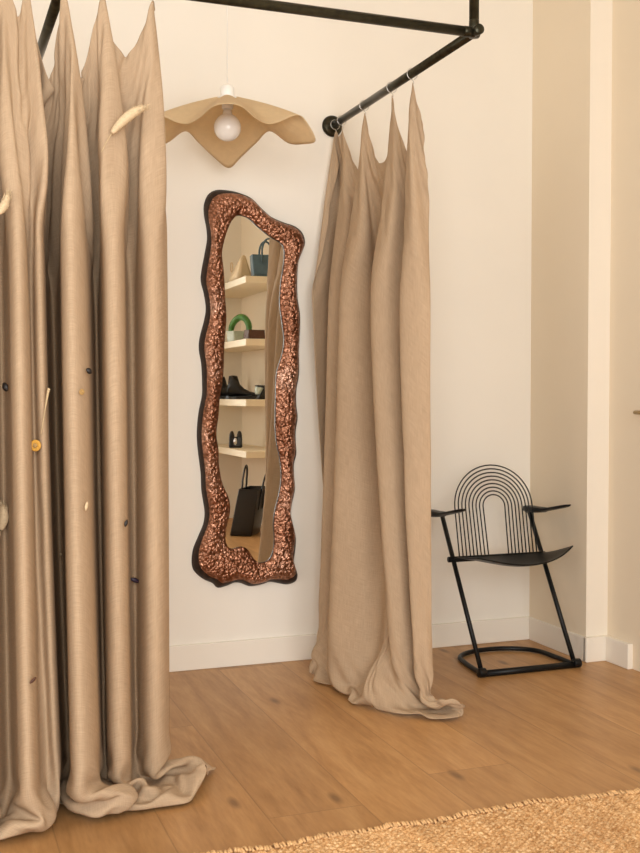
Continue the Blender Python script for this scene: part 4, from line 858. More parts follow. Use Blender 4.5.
9,-1,-3,-5,-4,1,6,-3,-6,-7,7,13,17,11,-18,-9,-9,-6,-4,3,12,-3,10,-21,0,-8,0,9,1,11,-1,-15,-15,-2,5,11,27,4,6,-26,-16,13,-7,-8,10,4,-9,-16,0,-3,-6,8,13,14,7,2,4,1,3,-6,-3,-2,1,0,-2,0,4,-5,2,6,-2,-5,4,-3,1,1,-2,3,-2,-4,4,-4,11,-7,6,-7,-2,-4,0,12,4,3,4,-9,-7,-2,-2,4,1,2,-2,0,0,0,0,1,0,0,3,-5,-9,16,-14,7,-2,1,1,0,0,0,-2,0,2,-2,-1,4,-3,1,0,-1,1,2,-2,5,-7,2,1,-1,0,0,0,2,1,-4,0,-2,1,1,4,-3,0,0,-2,-1,1,2,0,0,0,0,
-14,10,2,3,3,-8,-14,18,31,-3,-3,-27,-10,-7,6,23,-2,7,-10,-11,-9,11,3,3,-3,-12,0,16,13,-4,-11,6,21,20,-7,-4,-18,-14,15,-10,-22,-14,8,11,-5,9,40,16,-5,6,-12,5,-13,-15,-6,2,-10,-9,-17,-8,3,7,9,11,-1,-4,0,10,-4,-8,-5,-1,-7,3,-2,1,4,0,10,7,11,-4,-5,10,-18,-5,14,7,4,-13,-11,-14,-7,15,21,13,3,-8,-10,-10,-1,-2,1,2,4,5,-2,0,0,-5,8,-21,39,-16,-9,-2,-3,2,-2,9,-3,-7,4,8,5,-1,6,-4,0,-3,-6,-4,-5,-10,17,5,-2,-6,-2,-3,-1,-2,8,5,8,0,-6,-10,-10,5,12,0,-6,3,9,-6,-4,1,2,-3,
-34,-14,-1,-1,11,45,32,9,-24,11,-7,23,-31,17,-21,-16,19,13,1,-2,-6,20,-8,4,-16,14,-8,-1,-2,13,2,6,3,-4,-12,-18,12,-27,-32,25,9,-3,-6,10,12,9,-37,-1,24,15,33,-15,-4,-1,4,-12,3,-1,6,-3,-15,-8,2,-9,-2,-3,-10,-10,-8,-2,0,15,7,11,15,13,9,1,-4,-10,-21,5,-14,-22,-2,-5,3,-14,1,14,15,11,6,-5,-21,-22,-9,15,18,17,9,-9,-5,0,-3,3,11,4,-8,-13,-6,43,7,13,-8,-14,-2,6,-2,-20,3,-4,-16,-13,-11,-5,-4,11,4,13,0,2,2,9,-20,-17,13,20,13,9,-7,14,-12,-24,-3,27,25,10,-6,-14,-18,-3,4,8,-11,-4,-1,1,2,-8,
-42,35,-9,20,29,-17,24,5,-3,-4,-9,-25,40,-12,18,3,-11,-10,0,7,2,-44,16,35,8,-6,-8,-20,21,-3,3,0,-20,-19,25,-19,-25,17,-1,-28,-5,0,2,-7,4,46,-37,-7,14,-6,5,40,22,-5,-5,7,10,0,-6,0,3,-11,-22,0,17,6,-5,-4,13,-11,4,-5,-8,1,-4,-22,-19,-7,-19,7,4,-3,-6,3,-4,0,14,35,-16,-21,-21,13,4,-5,4,9,17,-6,-28,-12,3,21,17,11,0,11,1,2,-5,-8,-1,-1,36,1,3,10,-14,-24,5,6,13,11,6,0,0,-5,-20,-22,-11,-23,27,-2,-5,10,13,4,-23,-22,-16,10,39,-5,-7,37,4,-44,-39,13,-7,10,2,4,10,-5,-7,-2,11,7,5,1,
0,-26,40,17,-8,3,13,-9,-8,-2,2,7,-4,-1,10,0,0,-13,4,-1,-1,1,1,-42,41,12,-4,4,-21,-4,9,-2,5,-4,-43,-4,-6,23,-5,-1,3,-1,-4,-2,-12,14,16,-8,5,16,3,-17,18,16,10,1,-16,11,-3,-6,-2,2,5,6,-1,-2,2,-6,-22,18,6,-6,-14,-40,-10,-2,12,-6,13,-12,3,11,-7,-2,-3,-1,-1,0,34,2,-4,-37,5,9,10,-1,-11,6,29,8,-20,-6,-5,-4,14,1,-6,15,-26,4,19,8,-24,8,14,-17,-2,20,5,6,11,-1,-22,1,-9,-21,3,25,-20,11,-8,-16,6,-5,18,31,9,-4,-8,-34,-22,7,0,-7,9,7,12,-29,4,5,-12,4,2,0,-2,9,-13,8,8,7,
35,-5,1,-11,-7,29,-22,0,11,-2,4,4,-19,15,-13,4,8,1,1,-4,2,7,-15,-6,-32,11,3,12,10,2,3,-9,-4,-18,-6,3,-18,-19,-2,19,30,8,3,4,1,-48,48,14,-38,-10,1,-4,0,32,19,-1,5,-6,0,5,-3,1,-1,-7,2,-4,-20,21,16,-7,-18,-16,7,-10,-25,11,-12,-1,-7,16,-15,8,3,3,-4,-3,-3,4,-8,24,7,9,-37,-6,3,5,7,-8,-4,14,29,6,3,4,-7,-25,18,-28,17,26,-1,-48,-9,2,9,24,3,1,17,9,-19,-18,5,-19,-8,13,6,-24,17,13,-13,10,-2,14,-22,-11,35,20,6,1,-29,-19,14,-13,-4,8,-21,-1,15,-9,7,-12,3,3,-8,-6,19,-1,-6,10,
19,17,-6,4,9,-5,-1,-5,2,-1,-1,1,2,-10,-16,15,-6,6,5,-3,3,-6,-15,10,-11,-9,6,1,3,4,-2,-7,-15,-9,4,6,-3,-15,4,-6,-8,4,5,2,6,17,-11,21,-6,-16,-2,10,-16,-1,9,24,16,1,1,-5,0,2,5,6,-4,-3,8,-17,-11,-16,6,-9,-26,7,4,-11,-2,24,7,-2,-16,4,16,-10,3,-4,-4,-5,-4,-6,15,19,0,-9,-23,13,11,9,-13,-3,-13,-3,0,2,2,19,-8,14,4,-23,2,-6,6,-3,-13,1,25,2,-20,4,-5,2,6,0,2,8,-12,-2,-5,-8,1,16,20,-15,9,-11,-8,9,23,22,5,-17,-19,7,-1,-8,16,0,-21,3,6,-8,-8,-7,-1,-7,-5,1,1,6,
30,10,-1,-1,2,-3,-4,3,0,-4,-4,-12,16,-16,17,3,0,1,-9,-13,5,-2,16,-1,-8,-14,-12,-17,19,-1,-30,2,-2,0,-3,-7,47,-6,-13,2,2,-1,3,0,-7,24,-42,-2,13,10,-7,4,21,-6,-28,9,30,12,1,1,2,11,-11,-10,-16,4,6,-5,-10,-13,-24,2,5,11,5,8,20,-5,32,-49,14,-40,9,9,5,7,-19,-12,12,-11,0,6,21,1,19,-39,-12,8,26,0,-16,17,8,3,4,-18,-15,-5,3,5,4,3,-9,-13,0,-1,0,2,6,-9,2,3,1,11,9,-7,-5,-11,10,8,-11,-13,7,14,-19,22,-20,0,1,11,31,16,-5,-14,-13,27,-1,-5,1,-24,-11,1,5,-4,8,-4,-20,-2,7,2,
40,-1,0,-2,-2,1,-10,-3,2,-1,6,4,-3,-1,-11,-31,25,6,0,14,-15,4,-30,14,10,-7,3,-10,-29,11,13,-16,-8,2,2,1,-17,5,9,17,4,-2,-6,4,4,-28,27,-30,14,-5,10,-4,-13,4,7,1,-14,28,22,10,-3,-18,5,-5,18,0,-6,-8,-8,0,-7,-8,20,8,14,10,0,1,-31,0,-27,36,-31,3,-8,-5,0,-8,-1,13,-10,-3,9,23,-18,32,-29,-15,-3,5,8,1,-2,-1,-9,10,10,12,-9,16,-6,-3,-28,0,-1,-1,6,0,0,6,-9,-6,-3,16,-6,-2,26,0,-13,-15,-1,12,1,-2,18,-27,0,4,-12,0,6,18,11,-1,13,-23,-10,-5,-2,10,1,6,-12,16,13,6,-16,-21,-8,-1,
41,-1,-1,-1,-1,-17,-9,17,3,-8,-2,-1,-16,13,-10,3,-8,14,-5,-11,0,7,23,-21,-13,18,2,0,-3,-25,-5,-6,6,-2,2,2,-1,29,-14,-19,0,4,-4,-8,7,16,0,-7,-22,17,-7,-5,6,-8,25,-11,-2,-9,6,16,5,10,-1,5,0,-5,-8,-9,-6,2,21,23,-5,6,5,1,-3,-20,-32,-1,13,-25,10,-6,19,1,-5,-7,-7,-12,14,7,-5,-4,28,3,27,-22,-30,-17,10,-11,7,3,-1,-3,4,4,24,4,-20,11,-27,19,-9,-6,-12,7,4,6,1,8,1,-16,9,11,-21,6,-4,-10,14,-2,-7,-5,-1,6,-4,3,7,0,-8,-2,19,14,-10,-5,-4,-2,9,-3,-4,2,0,-15,8,30,11,-21,-23,-8,
42,-1,-1,1,-8,-12,14,-3,-8,-2,-8,-1,0,-14,32,-7,-9,-8,-6,13,9,-12,-17,17,10,-12,1,-3,-7,-7,-9,10,-3,2,-4,19,-12,-22,18,13,-28,7,7,-10,2,-8,13,-4,-14,0,2,16,-16,2,-10,10,-9,-6,25,-13,29,-11,4,10,-11,-7,9,0,9,25,6,1,-4,-10,10,2,-22,-30,-5,5,5,-7,0,1,0,2,11,-3,-22,4,-11,1,16,3,-10,22,19,16,-18,-3,-26,11,-24,-7,8,16,-13,8,8,-1,-6,-10,15,-19,5,3,22,-4,-6,-11,10,-10,0,8,4,-16,-3,8,8,6,-6,-12,-11,3,-2,0,17,-17,10,-7,2,-2,-1,11,7,2,18,0,-11,0,-5,-11,4,8,-19,10,30,6,-10,-27,
41,-1,0,-4,-21,7,18,-11,-13,-9,18,5,-19,20,-32,14,10,6,-1,-22,-15,12,5,-27,-2,6,9,9,-4,-5,2,-6,-4,13,1,-22,19,-7,1,6,43,-19,-2,16,-7,-14,-46,-1,8,-9,10,-13,5,8,-4,-2,18,4,-19,26,-15,17,5,-11,10,5,-4,4,19,-8,11,-11,-19,29,4,-28,-33,-4,-1,3,-4,12,-4,12,-22,21,16,-15,8,-12,-11,20,-12,-11,9,-2,-13,22,41,-14,20,-38,-22,-4,22,-7,11,-25,1,1,5,-4,1,21,-17,-3,-3,-1,8,3,-3,-4,25,-10,-17,9,2,-9,-5,-4,-2,9,5,-7,-9,10,-7,4,-4,19,5,-26,1,1,-3,21,-11,8,-4,1,1,11,11,-15,-7,-11,28,23,0,0,
42,0,-4,-15,0,12,-1,-18,-5,9,-18,4,6,-7,22,0,-10,-8,7,6,-1,-13,-8,16,-16,-14,-5,0,6,8,7,-1,-1,-16,-1,31,-21,2,-3,-4,-5,1,-5,-6,8,14,-2,-4,-2,-3,-20,7,7,-14,0,4,-3,0,-5,7,24,6,1,5,-10,11,6,4,6,8,-2,-13,19,-13,-7,-4,-2,-1,0,-4,14,-22,27,-18,11,-17,7,16,-14,-5,-7,-29,6,11,-2,-21,5,-1,15,34,5,19,-3,-30,-36,10,6,11,-27,5,2,12,34,-5,19,-17,-30,4,-11,3,-2,4,-13,-3,10,-5,-4,2,7,24,7,-28,-4,2,-2,-14,16,13,-3,-2,-4,29,-18,-8,17,-18,-9,-5,4,-10,3,10,10,8,2,-26,-11,36,22,1,
42,-4,-17,-21,14,17,-19,0,-5,18,5,-12,4,-6,19,4,-6,-8,4,4,-3,-4,4,-14,2,0,-7,-10,-6,-1,-10,1,2,0,5,-20,17,22,7,-6,-13,-1,0,0,-2,-1,3,-1,-1,-21,6,-18,7,-1,-2,-5,4,6,6,-4,6,10,7,8,5,2,-6,22,-14,8,-20,29,-12,-21,-9,-17,1,-3,-7,22,38,10,-23,11,13,11,-25,-5,-6,-8,15,-20,-24,-14,1,2,9,6,-11,-8,7,29,43,1,-17,-27,-4,-10,16,-12,-9,12,35,-2,-18,8,-11,-25,8,-6,12,12,-29,12,11,7,23,5,0,-21,-1,24,-3,-12,-7,-13,-22,-3,4,-8,4,7,20,11,-20,-9,2,-4,-2,6,6,32,-9,-5,-11,14,-26,-20,18,22,
39,-14,-9,15,-21,-33,-3,12,24,-7,3,19,5,-1,8,4,-9,-25,-11,4,19,6,-9,-3,0,-3,-2,-5,-4,-5,-1,-3,-4,-1,1,8,-3,-22,29,-15,-13,4,0,-1,-9,32,9,24,-12,-4,-24,-4,-24,3,0,11,-6,-4,6,0,-10,29,13,-4,8,4,14,1,-7,-36,4,4,16,19,-44,-14,12,-4,41,18,-14,-3,9,0,0,-20,1,10,2,3,-17,-12,-7,-14,-1,18,-5,-16,12,-6,-4,-7,18,46,-7,8,-10,-12,-19,-13,2,-3,1,17,-1,-4,2,4,-9,18,-4,-19,40,-12,-29,-7,15,20,-5,27,-3,2,3,2,0,-2,-29,-37,-5,1,0,2,-1,7,7,0,0,0,-1,0,41,-28,28,2,5,-8,-23,-22,-8,26],
[-2274,-5,-22,-26,-7,-5,12,12,7,7,11,9,-14,2,20,13,-9,-22,-7,3,5,4,0,-6,-9,-11,-8,-9,-5,4,8,10,3,-11,5,17,1,-13,7,5,-6,21,6,-14,-4,2,-19,0,-7,15,9,10,9,9,5,-1,-3,-5,-7,-9,-10,-11,-14,-12,5,14,9,6,12,10,7,11,9,4,5,16,13,15,3,-5,-8,3,20,-1,-14,-7,-3,-14,-16,-9,-4,-1,1,3,2,2,0,-2,-2,-4,-6,-8,-10,-11,-12,-13,-15,-5,12,-6,-17,-23,10,7,-15,-3,11,19,12,-7,6,9,8,6,1,2,-12,7,16,13,-8,-16,-16,-13,9,14,10,8,5,0,-4,-9,-15,-21,3,11,6,11,4,12,-2,-8,-11,-15,-16,-4,8,8,7,-14,
6,-16,4,11,-13,-1,-1,0,7,-6,-8,6,25,-15,-19,4,14,0,-5,-1,3,1,-1,-2,-2,0,2,-1,-3,-1,0,-2,12,20,-16,-17,19,20,-19,6,17,-32,9,22,-9,-13,17,-17,9,-1,3,-1,1,-2,-5,-4,-3,-3,-3,-2,-1,-1,3,3,-3,-4,9,0,-10,4,6,-3,4,11,-5,-17,-3,-1,18,19,10,-12,-18,18,9,-5,-7,-5,-2,-5,-1,4,5,3,3,-1,-2,-1,-4,-3,-3,-4,-2,-2,-1,-1,0,2,-11,-3,21,4,-15,0,-3,-4,3,2,-5,2,4,5,-11,2,13,7,15,-18,-18,1,24,14,0,-9,-3,-1,0,-2,-4,-4,-6,-4,1,2,-5,-6,9,-3,12,-8,9,2,-7,-3,-1,3,4,1,-3,-1,
-11,3,15,-5,-2,-3,-3,-2,-6,18,-1,-18,6,26,-12,-23,6,13,-6,-2,2,1,-2,-3,-1,2,1,-2,3,8,-9,-3,-3,7,24,-5,-22,12,26,-3,-4,-1,-22,13,9,0,-11,5,-5,2,0,2,0,-6,-5,-3,-3,-3,-2,-1,0,1,-1,2,9,-8,-9,14,11,-14,-7,5,2,3,13,9,-5,-14,-11,7,14,17,-10,-20,17,11,-10,-1,-1,-1,-5,7,1,1,0,-3,-2,-3,-2,-3,-5,-2,-2,-2,0,0,1,4,4,-16,3,22,-5,-20,8,1,-1,4,-5,1,-1,-7,18,-10,-6,8,5,24,-1,-16,-16,17,17,0,-19,0,3,-2,-5,-6,-5,0,2,1,3,7,-16,4,-1,10,-4,-1,9,-6,-1,2,1,0,-3,-1,
-9,13,-3,0,1,-8,2,8,-10,-6,17,11,-27,1,26,-4,-18,5,-3,-2,2,1,-3,-2,0,2,1,-3,-1,5,17,-14,-8,1,3,24,1,-24,7,6,0,13,-8,-4,10,-2,0,-4,-4,-3,3,2,-4,-5,-3,-4,-3,-1,0,0,-1,1,1,-3,6,15,-13,-12,6,12,9,-3,-11,-9,6,7,12,10,-5,-23,4,8,18,-5,-22,8,14,-4,-3,-7,4,2,4,-1,-2,-3,-2,-2,-4,-5,-1,-2,-1,0,0,1,-2,-2,10,3,-22,10,1,1,5,-2,-3,0,-3,-2,8,-2,-6,19,-8,-9,11,-6,20,8,-10,-23,14,20,-11,-9,1,-2,-6,-5,0,1,0,0,0,7,13,-20,-5,4,10,-1,-5,13,-5,-4,0,0,-3,-3,
1,1,-3,2,2,-4,-10,2,22,-17,-10,11,21,-27,-4,28,1,-17,0,-3,-1,1,-3,-1,1,3,0,-1,-3,-6,7,21,-15,-6,4,-3,20,10,-28,3,11,7,5,-18,14,9,-8,2,-6,-4,-7,3,-1,-5,-4,-2,-1,-1,0,-1,1,3,-2,-3,-4,5,21,-15,-9,1,2,9,13,1,-12,0,-7,0,7,19,-27,-1,8,22,2,-22,3,10,-2,-1,-2,-1,1,3,-3,-1,-3,-3,-4,-2,-2,0,-1,0,1,-1,-2,-3,5,11,-13,-1,14,-6,-4,1,-3,0,-2,-2,0,10,-3,-10,17,-1,-6,5,-18,11,22,-1,-26,21,7,-4,-7,-6,-6,-2,2,1,0,1,-6,-1,9,18,-24,-6,6,18,0,-5,0,-4,-1,1,-4,-2,
0,1,-2,0,5,-4,-4,-4,-2,25,-16,-14,10,28,-20,-10,11,-4,1,-1,-2,-1,-4,0,2,3,-2,0,1,-4,-9,6,28,-19,-6,0,3,15,10,-21,7,12,6,-12,-5,14,3,-1,-6,-16,-1,2,1,-4,-4,-1,-1,0,-1,0,2,0,-3,1,1,-8,1,28,-8,9,-15,-11,2,5,7,-6,8,-9,-1,-4,28,-15,-10,7,19,7,-18,-1,7,4,-9,0,1,1,-2,-2,-1,-5,-2,-2,-1,0,-1,1,1,-2,-3,-2,4,7,-5,-10,8,11,-9,-5,4,-1,-4,-2,1,3,9,0,-14,12,-8,7,10,-18,2,25,5,-31,27,-25,-4,8,-3,0,2,0,-1,0,2,-8,0,7,17,-19,-1,8,13,-5,1,-7,-2,0,-6,-1,
7,-6,-2,0,2,-3,6,7,-18,-5,27,-6,-19,6,25,-14,-9,15,-6,-5,-1,-3,-3,1,2,4,-6,0,1,-3,2,-7,4,16,-13,4,-3,2,13,2,-14,6,7,11,-22,-2,27,-9,4,-13,-3,0,-6,-3,-1,0,-1,1,-2,0,5,-4,-3,0,2,0,-3,-2,16,-6,16,-7,-11,8,-7,-1,-3,21,-8,-6,0,18,-6,-17,8,18,3,-7,-4,-7,9,-7,1,1,1,-3,-4,-2,-2,-1,0,-2,1,3,-3,-3,-1,-2,1,3,-1,5,-5,3,-2,-2,6,-5,-4,-1,-2,2,4,10,0,-16,13,-4,10,5,-15,6,17,-4,-3,13,-21,-9,-1,2,0,1,-3,-5,12,3,-17,0,16,10,-23,6,16,3,-5,-6,-3,-1,-4,-1,
-1,1,-1,-1,3,3,-9,1,6,-10,3,23,0,-25,4,23,-2,-9,1,-6,1,-8,-1,0,4,0,-4,0,-1,0,2,-1,-8,15,2,-7,4,-2,5,14,-13,-5,12,18,-1,-21,-11,30,-9,-1,-13,-9,-4,6,-1,-1,0,-1,0,7,-4,-6,1,0,-2,10,-9,1,-2,0,-3,18,2,-6,13,-7,-3,-4,16,2,-15,2,17,-3,-23,9,17,-2,-4,1,-4,-8,1,2,2,-3,-3,-2,-2,0,-1,0,2,0,-4,-2,-2,0,1,6,2,-18,3,12,-3,-1,2,-1,-5,0,0,-1,1,3,17,-8,-9,5,2,12,-2,-14,12,7,-6,-5,7,-14,-2,2,2,-1,-3,-2,-5,12,7,-19,1,16,7,-21,8,14,-3,-4,-4,-3,-4,-1,
2,-2,-3,0,2,6,-10,-8,22,-11,-5,4,17,-4,-11,6,8,-5,2,-4,-3,-4,-3,3,3,-3,-3,1,-3,0,0,11,-8,-5,20,-14,0,5,3,11,0,-23,5,10,15,0,-21,7,12,4,-12,-33,6,6,5,-1,1,-4,9,0,-10,1,0,-1,-2,3,4,-4,3,-2,5,-8,14,-5,-13,20,-5,3,-6,13,13,-22,-2,19,4,-27,11,13,-3,-2,1,-10,-2,2,2,-3,-2,-2,0,-2,-1,2,2,-3,-4,-2,-1,2,-1,3,6,-11,-13,15,0,0,2,-1,-3,-2,1,5,-5,1,2,26,-16,-6,1,3,8,-8,-2,22,-11,-5,-12,7,-1,0,0,-2,-2,-1,-3,-2,13,-2,-11,3,17,-3,-5,8,1,-5,-1,-7,-3,0,
4,-5,-2,0,0,7,-7,-5,-2,26,-19,-3,9,19,-16,-10,13,8,-5,-5,-5,-4,0,3,2,-5,-2,1,-1,-6,1,6,7,-9,1,15,-12,1,3,4,14,-8,-7,0,8,12,-3,-26,17,-12,2,5,-17,-2,5,1,-3,5,8,-11,0,-1,2,-2,0,-2,12,-15,5,8,-6,8,-10,13,4,-20,13,-4,9,-7,5,20,-19,-6,21,7,-18,2,4,-1,-18,8,1,0,1,-2,-2,-2,-1,0,0,2,-1,-5,-1,-2,-1,-1,2,3,2,-8,9,-6,-1,0,3,-2,-3,-1,1,0,9,-7,-2,4,24,-16,-8,6,7,-1,-6,8,-9,0,4,-3,-1,1,-2,-1,-3,0,-2,-1,3,17,-19,1,4,15,-7,0,4,-2,-3,-7,-2,-1,
3,-4,-1,-2,-2,7,0,-8,1,8,8,-14,1,13,7,-15,0,10,-1,-2,-6,-4,1,4,0,-7,-1,1,-1,-4,-1,0,14,-2,-9,15,2,-10,0,3,12,2,-11,-2,2,12,5,-10,-5,4,-2,-2,-5,-4,-5,0,-3,10,-2,-2,-1,-2,2,-3,0,-2,3,8,-10,1,7,-1,3,-7,17,12,-20,4,-4,10,-16,10,17,-17,-4,21,-6,-5,3,1,0,-9,1,0,-4,-1,-3,-1,-1,0,2,1,-3,-3,-2,-1,-1,0,0,4,4,5,-18,-4,4,5,4,-3,-3,0,0,2,0,9,-8,2,10,7,-17,2,8,5,-7,4,3,-8,-1,-1,-1,-1,2,-4,-2,-1,-1,1,0,5,4,-7,2,8,3,-3,2,-1,-3,-7,-1,-2,
-2,0,-1,-1,-1,-3,3,0,1,-3,19,-10,-4,5,10,-3,-3,3,0,-1,-5,-6,5,4,-4,-6,0,0,-1,-1,-2,-1,0,19,-9,-8,18,4,-15,0,7,9,-11,-3,9,-14,25,-5,-16,10,-3,-2,5,-5,-10,-6,10,5,-8,-1,-3,4,-1,-4,0,1,-2,11,-9,5,-4,7,0,1,-6,17,13,-21,1,1,4,-6,10,7,-15,3,16,-6,-6,0,0,-3,-1,0,-4,-3,-2,0,0,1,1,-1,-3,-4,-1,-1,0,1,2,-3,-7,21,8,-35,12,7,0,-6,-2,1,-1,0,1,4,0,0,2,7,-3,-4,7,9,-6,-2,2,0,-6,-3,1,1,-2,-3,-2,0,-1,0,1,4,4,-6,3,4,3,-3,3,1,-5,-6,-1,0,
0,-1,-3,-1,0,2,1,-2,1,-1,6,8,-11,2,11,2,0,-5,0,-2,-5,-3,6,1,-5,-6,1,1,-1,-1,-1,-2,1,3,19,-16,-1,11,7,-14,2,12,-9,-5,3,16,-7,2,-9,3,-3,-1,-1,-4,-2,1,6,-2,-7,-3,1,5,-5,-2,0,0,-1,7,0,-4,10,-7,6,-2,2,-2,15,1,-11,-4,17,-15,4,12,-3,-6,5,0,-2,-2,1,0,-2,0,-6,-3,-2,0,1,1,2,-3,-5,-1,0,-1,-1,-1,1,4,-1,-17,15,23,-17,-7,2,-5,1,0,0,1,-1,1,5,-1,0,9,0,-6,2,9,9,-8,-4,-2,0,-6,1,2,-3,-5,-1,0,0,1,0,4,5,-5,0,1,4,-1,2,3,-7,-4,-1,-1,
-1,-2,0,-2,-1,0,3,0,-1,3,-2,13,-9,-1,8,7,-8,1,-1,0,-7,2,4,-1,-7,-3,0,2,-1,-1,-1,6,-5,-1,4,13,-12,0,11,5,-9,4,1,-6,-1,8,2,-1,-1,-4,-1,-2,-3,-1,-3,7,3,-7,-6,-2,6,-1,-5,-1,-1,3,0,1,10,-9,3,2,-1,4,4,-4,-1,21,-13,-2,-3,13,-11,11,9,-12,-4,2,0,-1,-2,2,4,-5,-9,-3,2,0,1,1,-1,-4,-3,0,-1,-1,0,-2,-1,7,2,-4,-1,6,-2,2,-1,-11,3,2,-1,0,0,-2,7,0,0,4,5,-6,1,-1,5,-1,1,1,-1,-6,2,-1,-4,-2,-1,0,0,0,1,1,7,-4,0,1,1,0,3,5,-8,-4,-1,-1,
-1,-1,-2,-1,-1,-2,3,1,1,1,-2,8,2,-6,2,13,-2,-7,1,1,-7,4,1,-4,-6,-1,1,1,-1,-1,0,2,2,-3,0,13,2,-12,3,7,2,-2,2,-6,1,2,4,1,-2,-4,-1,-1,-3,-5,5,7,-3,-9,-5,4,5,-6,-4,0,1,1,1,-1,7,-1,0,5,-4,5,-7,4,1,8,12,-18,0,9,-5,2,12,-11,-17,12,5,-1,-2,7,0,-8,-7,0,0,1,1,1,-3,-5,-1,2,-3,0,0,-1,-3,9,10,-14,-9,14,-1,3,-4,-8,3,1,-1,0,2,-2,4,-1,2,2,8,-6,-1,6,0,-3,-1,2,-3,-1,1,-2,-4,-2,0,-1,0,1,0,3,4,1,-3,1,1,0,-2,3,-4,-1,-1,-2,
-2,-2,-1,-2,0,-3,3,2,-1,4,-3,4,13,-11,1,7,2,-5,1,0,-3,4,1,-10,-8,0,2,3,-1,-3,1,0,8,-4,-1,1,11,3,-10,4,4,2,6,-7,-3,-1,9,1,0,-7,-1,-1,-5,-2,11,1,-10,-12,1,10,-3,-9,-2,0,-1,3,2,-2,8,3,-6,6,3,-2,5,-3,2,0,20,0,-17,1,13,-9,2,3,-1,-11,6,4,1,9,-2,-20,-5,3,1,1,1,-1,-8,-3,2,-2,-1,0,-2,-2,-3,4,18,17,-14,-38,16,12,-4,-10,2,2,-1,1,2,-1,1,3,0,3,9,-2,-5,4,5,-6,-1,1,-3,0,2,-3,-7,-1,-1,0,1,0,1,0,7,4,-5,1,1,0,-2,-2,-1,-1,-1,-1,
-2,-2,-2,0,1,-2,0,2,1,0,1,0,8,-1,-3,4,1,-1,-1,-2,3,4,-4,-11,-2,0,0,4,-3,0,0,1,0,10,-7,0,1,9,-1,-4,2,6,8,-6,-7,0,7,1,-1,-6,0,-3,-2,9,3,-9,-13,0,10,0,-10,-5,1,0,0,1,2,1,1,8,-3,0,6,-4,4,1,-1,-1,4,19,-8,-11,5,4,5,13,-4,-3,-9,-9,17,10,-22,-15,5,0,1,1,-2,-7,-4,4,0,-5,1,-1,0,1,-4,0,15,-9,3,-7,19,-5,-15,-2,2,3,-2,-1,3,1,-2,3,1,1,8,1,-5,1,2,-1,-1,-1,-1,2,1,-8,-3,0,0,-1,0,0,1,1,5,4,-4,2,1,0,-2,-2,-1,-2,-1,0,
-2,-2,-2,0,1,-1,1,1,-1,1,3,-3,5,6,-6,2,2,-1,-1,-1,3,3,-10,-6,0,-1,2,5,0,-3,-1,0,0,3,6,-6,1,1,8,-4,-1,5,9,-1,-6,-2,4,-2,-2,0,-3,-2,5,5,-6,-13,-2,10,2,-9,-7,0,0,1,0,0,3,1,-1,5,3,-3,5,3,-6,5,-2,2,-2,11,11,-12,-4,7,-1,9,4,-13,-3,15,12,-13,-25,5,0,0,0,-2,-5,-5,5,0,-5,0,0,-1,0,5,0,-7,6,13,-6,-7,6,-10,-3,-1,-1,4,0,-1,2,3,-1,0,0,1,5,8,-7,0,1,1,-2,-2,-1,5,-4,-7,0,1,-2,1,1,0,0,-1,4,6,-2,-1,1,0,-2,-2,-2,1,-1,-1,
-3,-2,-1,-1,2,8,-5,-4,1,0,3,-1,1,8,-3,-1,2,0,-1,0,5,-4,-11,0,1,-3,1,3,1,-1,0,0,0,-1,7,-1,-3,2,2,4,-5,4,10,3,0,1,-12,0,-2,-1,-1,4,5,-4,-13,-2,10,2,-6,-9,-2,0,0,2,-1,1,1,2,-1,3,4,-1,0,6,-2,-1,3,-1,1,-2,17,2,-12,-1,5,6,4,1,3,8,-3,-29,3,0,-1,-1,-1,-4,-5,5,2,-6,-1,1,-1,-1,-1,10,5,-10,7,-2,-3,2,0,-5,-7,1,-3,4,1,-2,1,4,0,-1,0,1,3,7,-2,-3,2,0,-1,-3,2,2,-7,-2,1,-1,-1,1,1,-1,1,0,2,5,-1,-1,0,0,-2,-2,0,-1,0,-1,
-3,-1,-1,-1,-4,-3,5,3,1,0,1,2,-2,5,2,-2,2,-1,0,1,4,-11,-4,2,-2,0,-2,3,5,-2,-1,0,0,0,-1,8,-4,-1,1,3,0,-2,11,8,-4,-2,-7,-3,-1,0,2,4,0,-11,-2,9,2,-6,-9,-3,1,-1,1,1,0,-1,1,2,1,-1,4,2,-2,4,4,-5,2,-1,3,-1,3,16,-6,-8,2,5,9,2,4,3,-26,0,0,-1,-1,-1,-5,-3,6,1,-6,-2,0,1,-1,-2,1,2,8,9,-13,-10,19,5,-22,11,-13,4,-4,-3,0,5,-1,3,3,-3,1,0,0,8,3,-5,0,0,-2,-1,2,-3,-5,2,1,-2,0,2,0,-2,1,1,0,5,1,-2,2,-2,-2,-2,-1,0,0,1,
-3,-1,0,-1,-1,0,0,2,-1,1,1,2,-2,3,5,-2,1,0,-1,3,-4,-8,3,-1,-1,-1,-3,-3,2,4,1,1,0,0,1,0,5,-4,0,3,3,-4,4,15,-4,-2,-7,-3,0,1,4,2,-10,-2,8,1,-6,-8,-4,0,-1,1,2,-1,1,0,1,0,2,-1,1,2,1,0,6,0,-4,4,-3,5,-4,8,12,-10,-5,5,10,5,3,-21,-3,1,0,-1,-2,-4,1,6,-1,-6,-4,1,1,-2,-1,0,1,0,5,0,0,3,-6,2,8,-9,-7,1,3,3,-7,0,1,-1,4,0,0,-1,1,4,6,-3,0,-2,-3,0,1,-5,0,2,-2,-1,-1,10,-3,-5,0,1,0,4,3,-2,0,-1,-3,-1,0,0,0,-1,
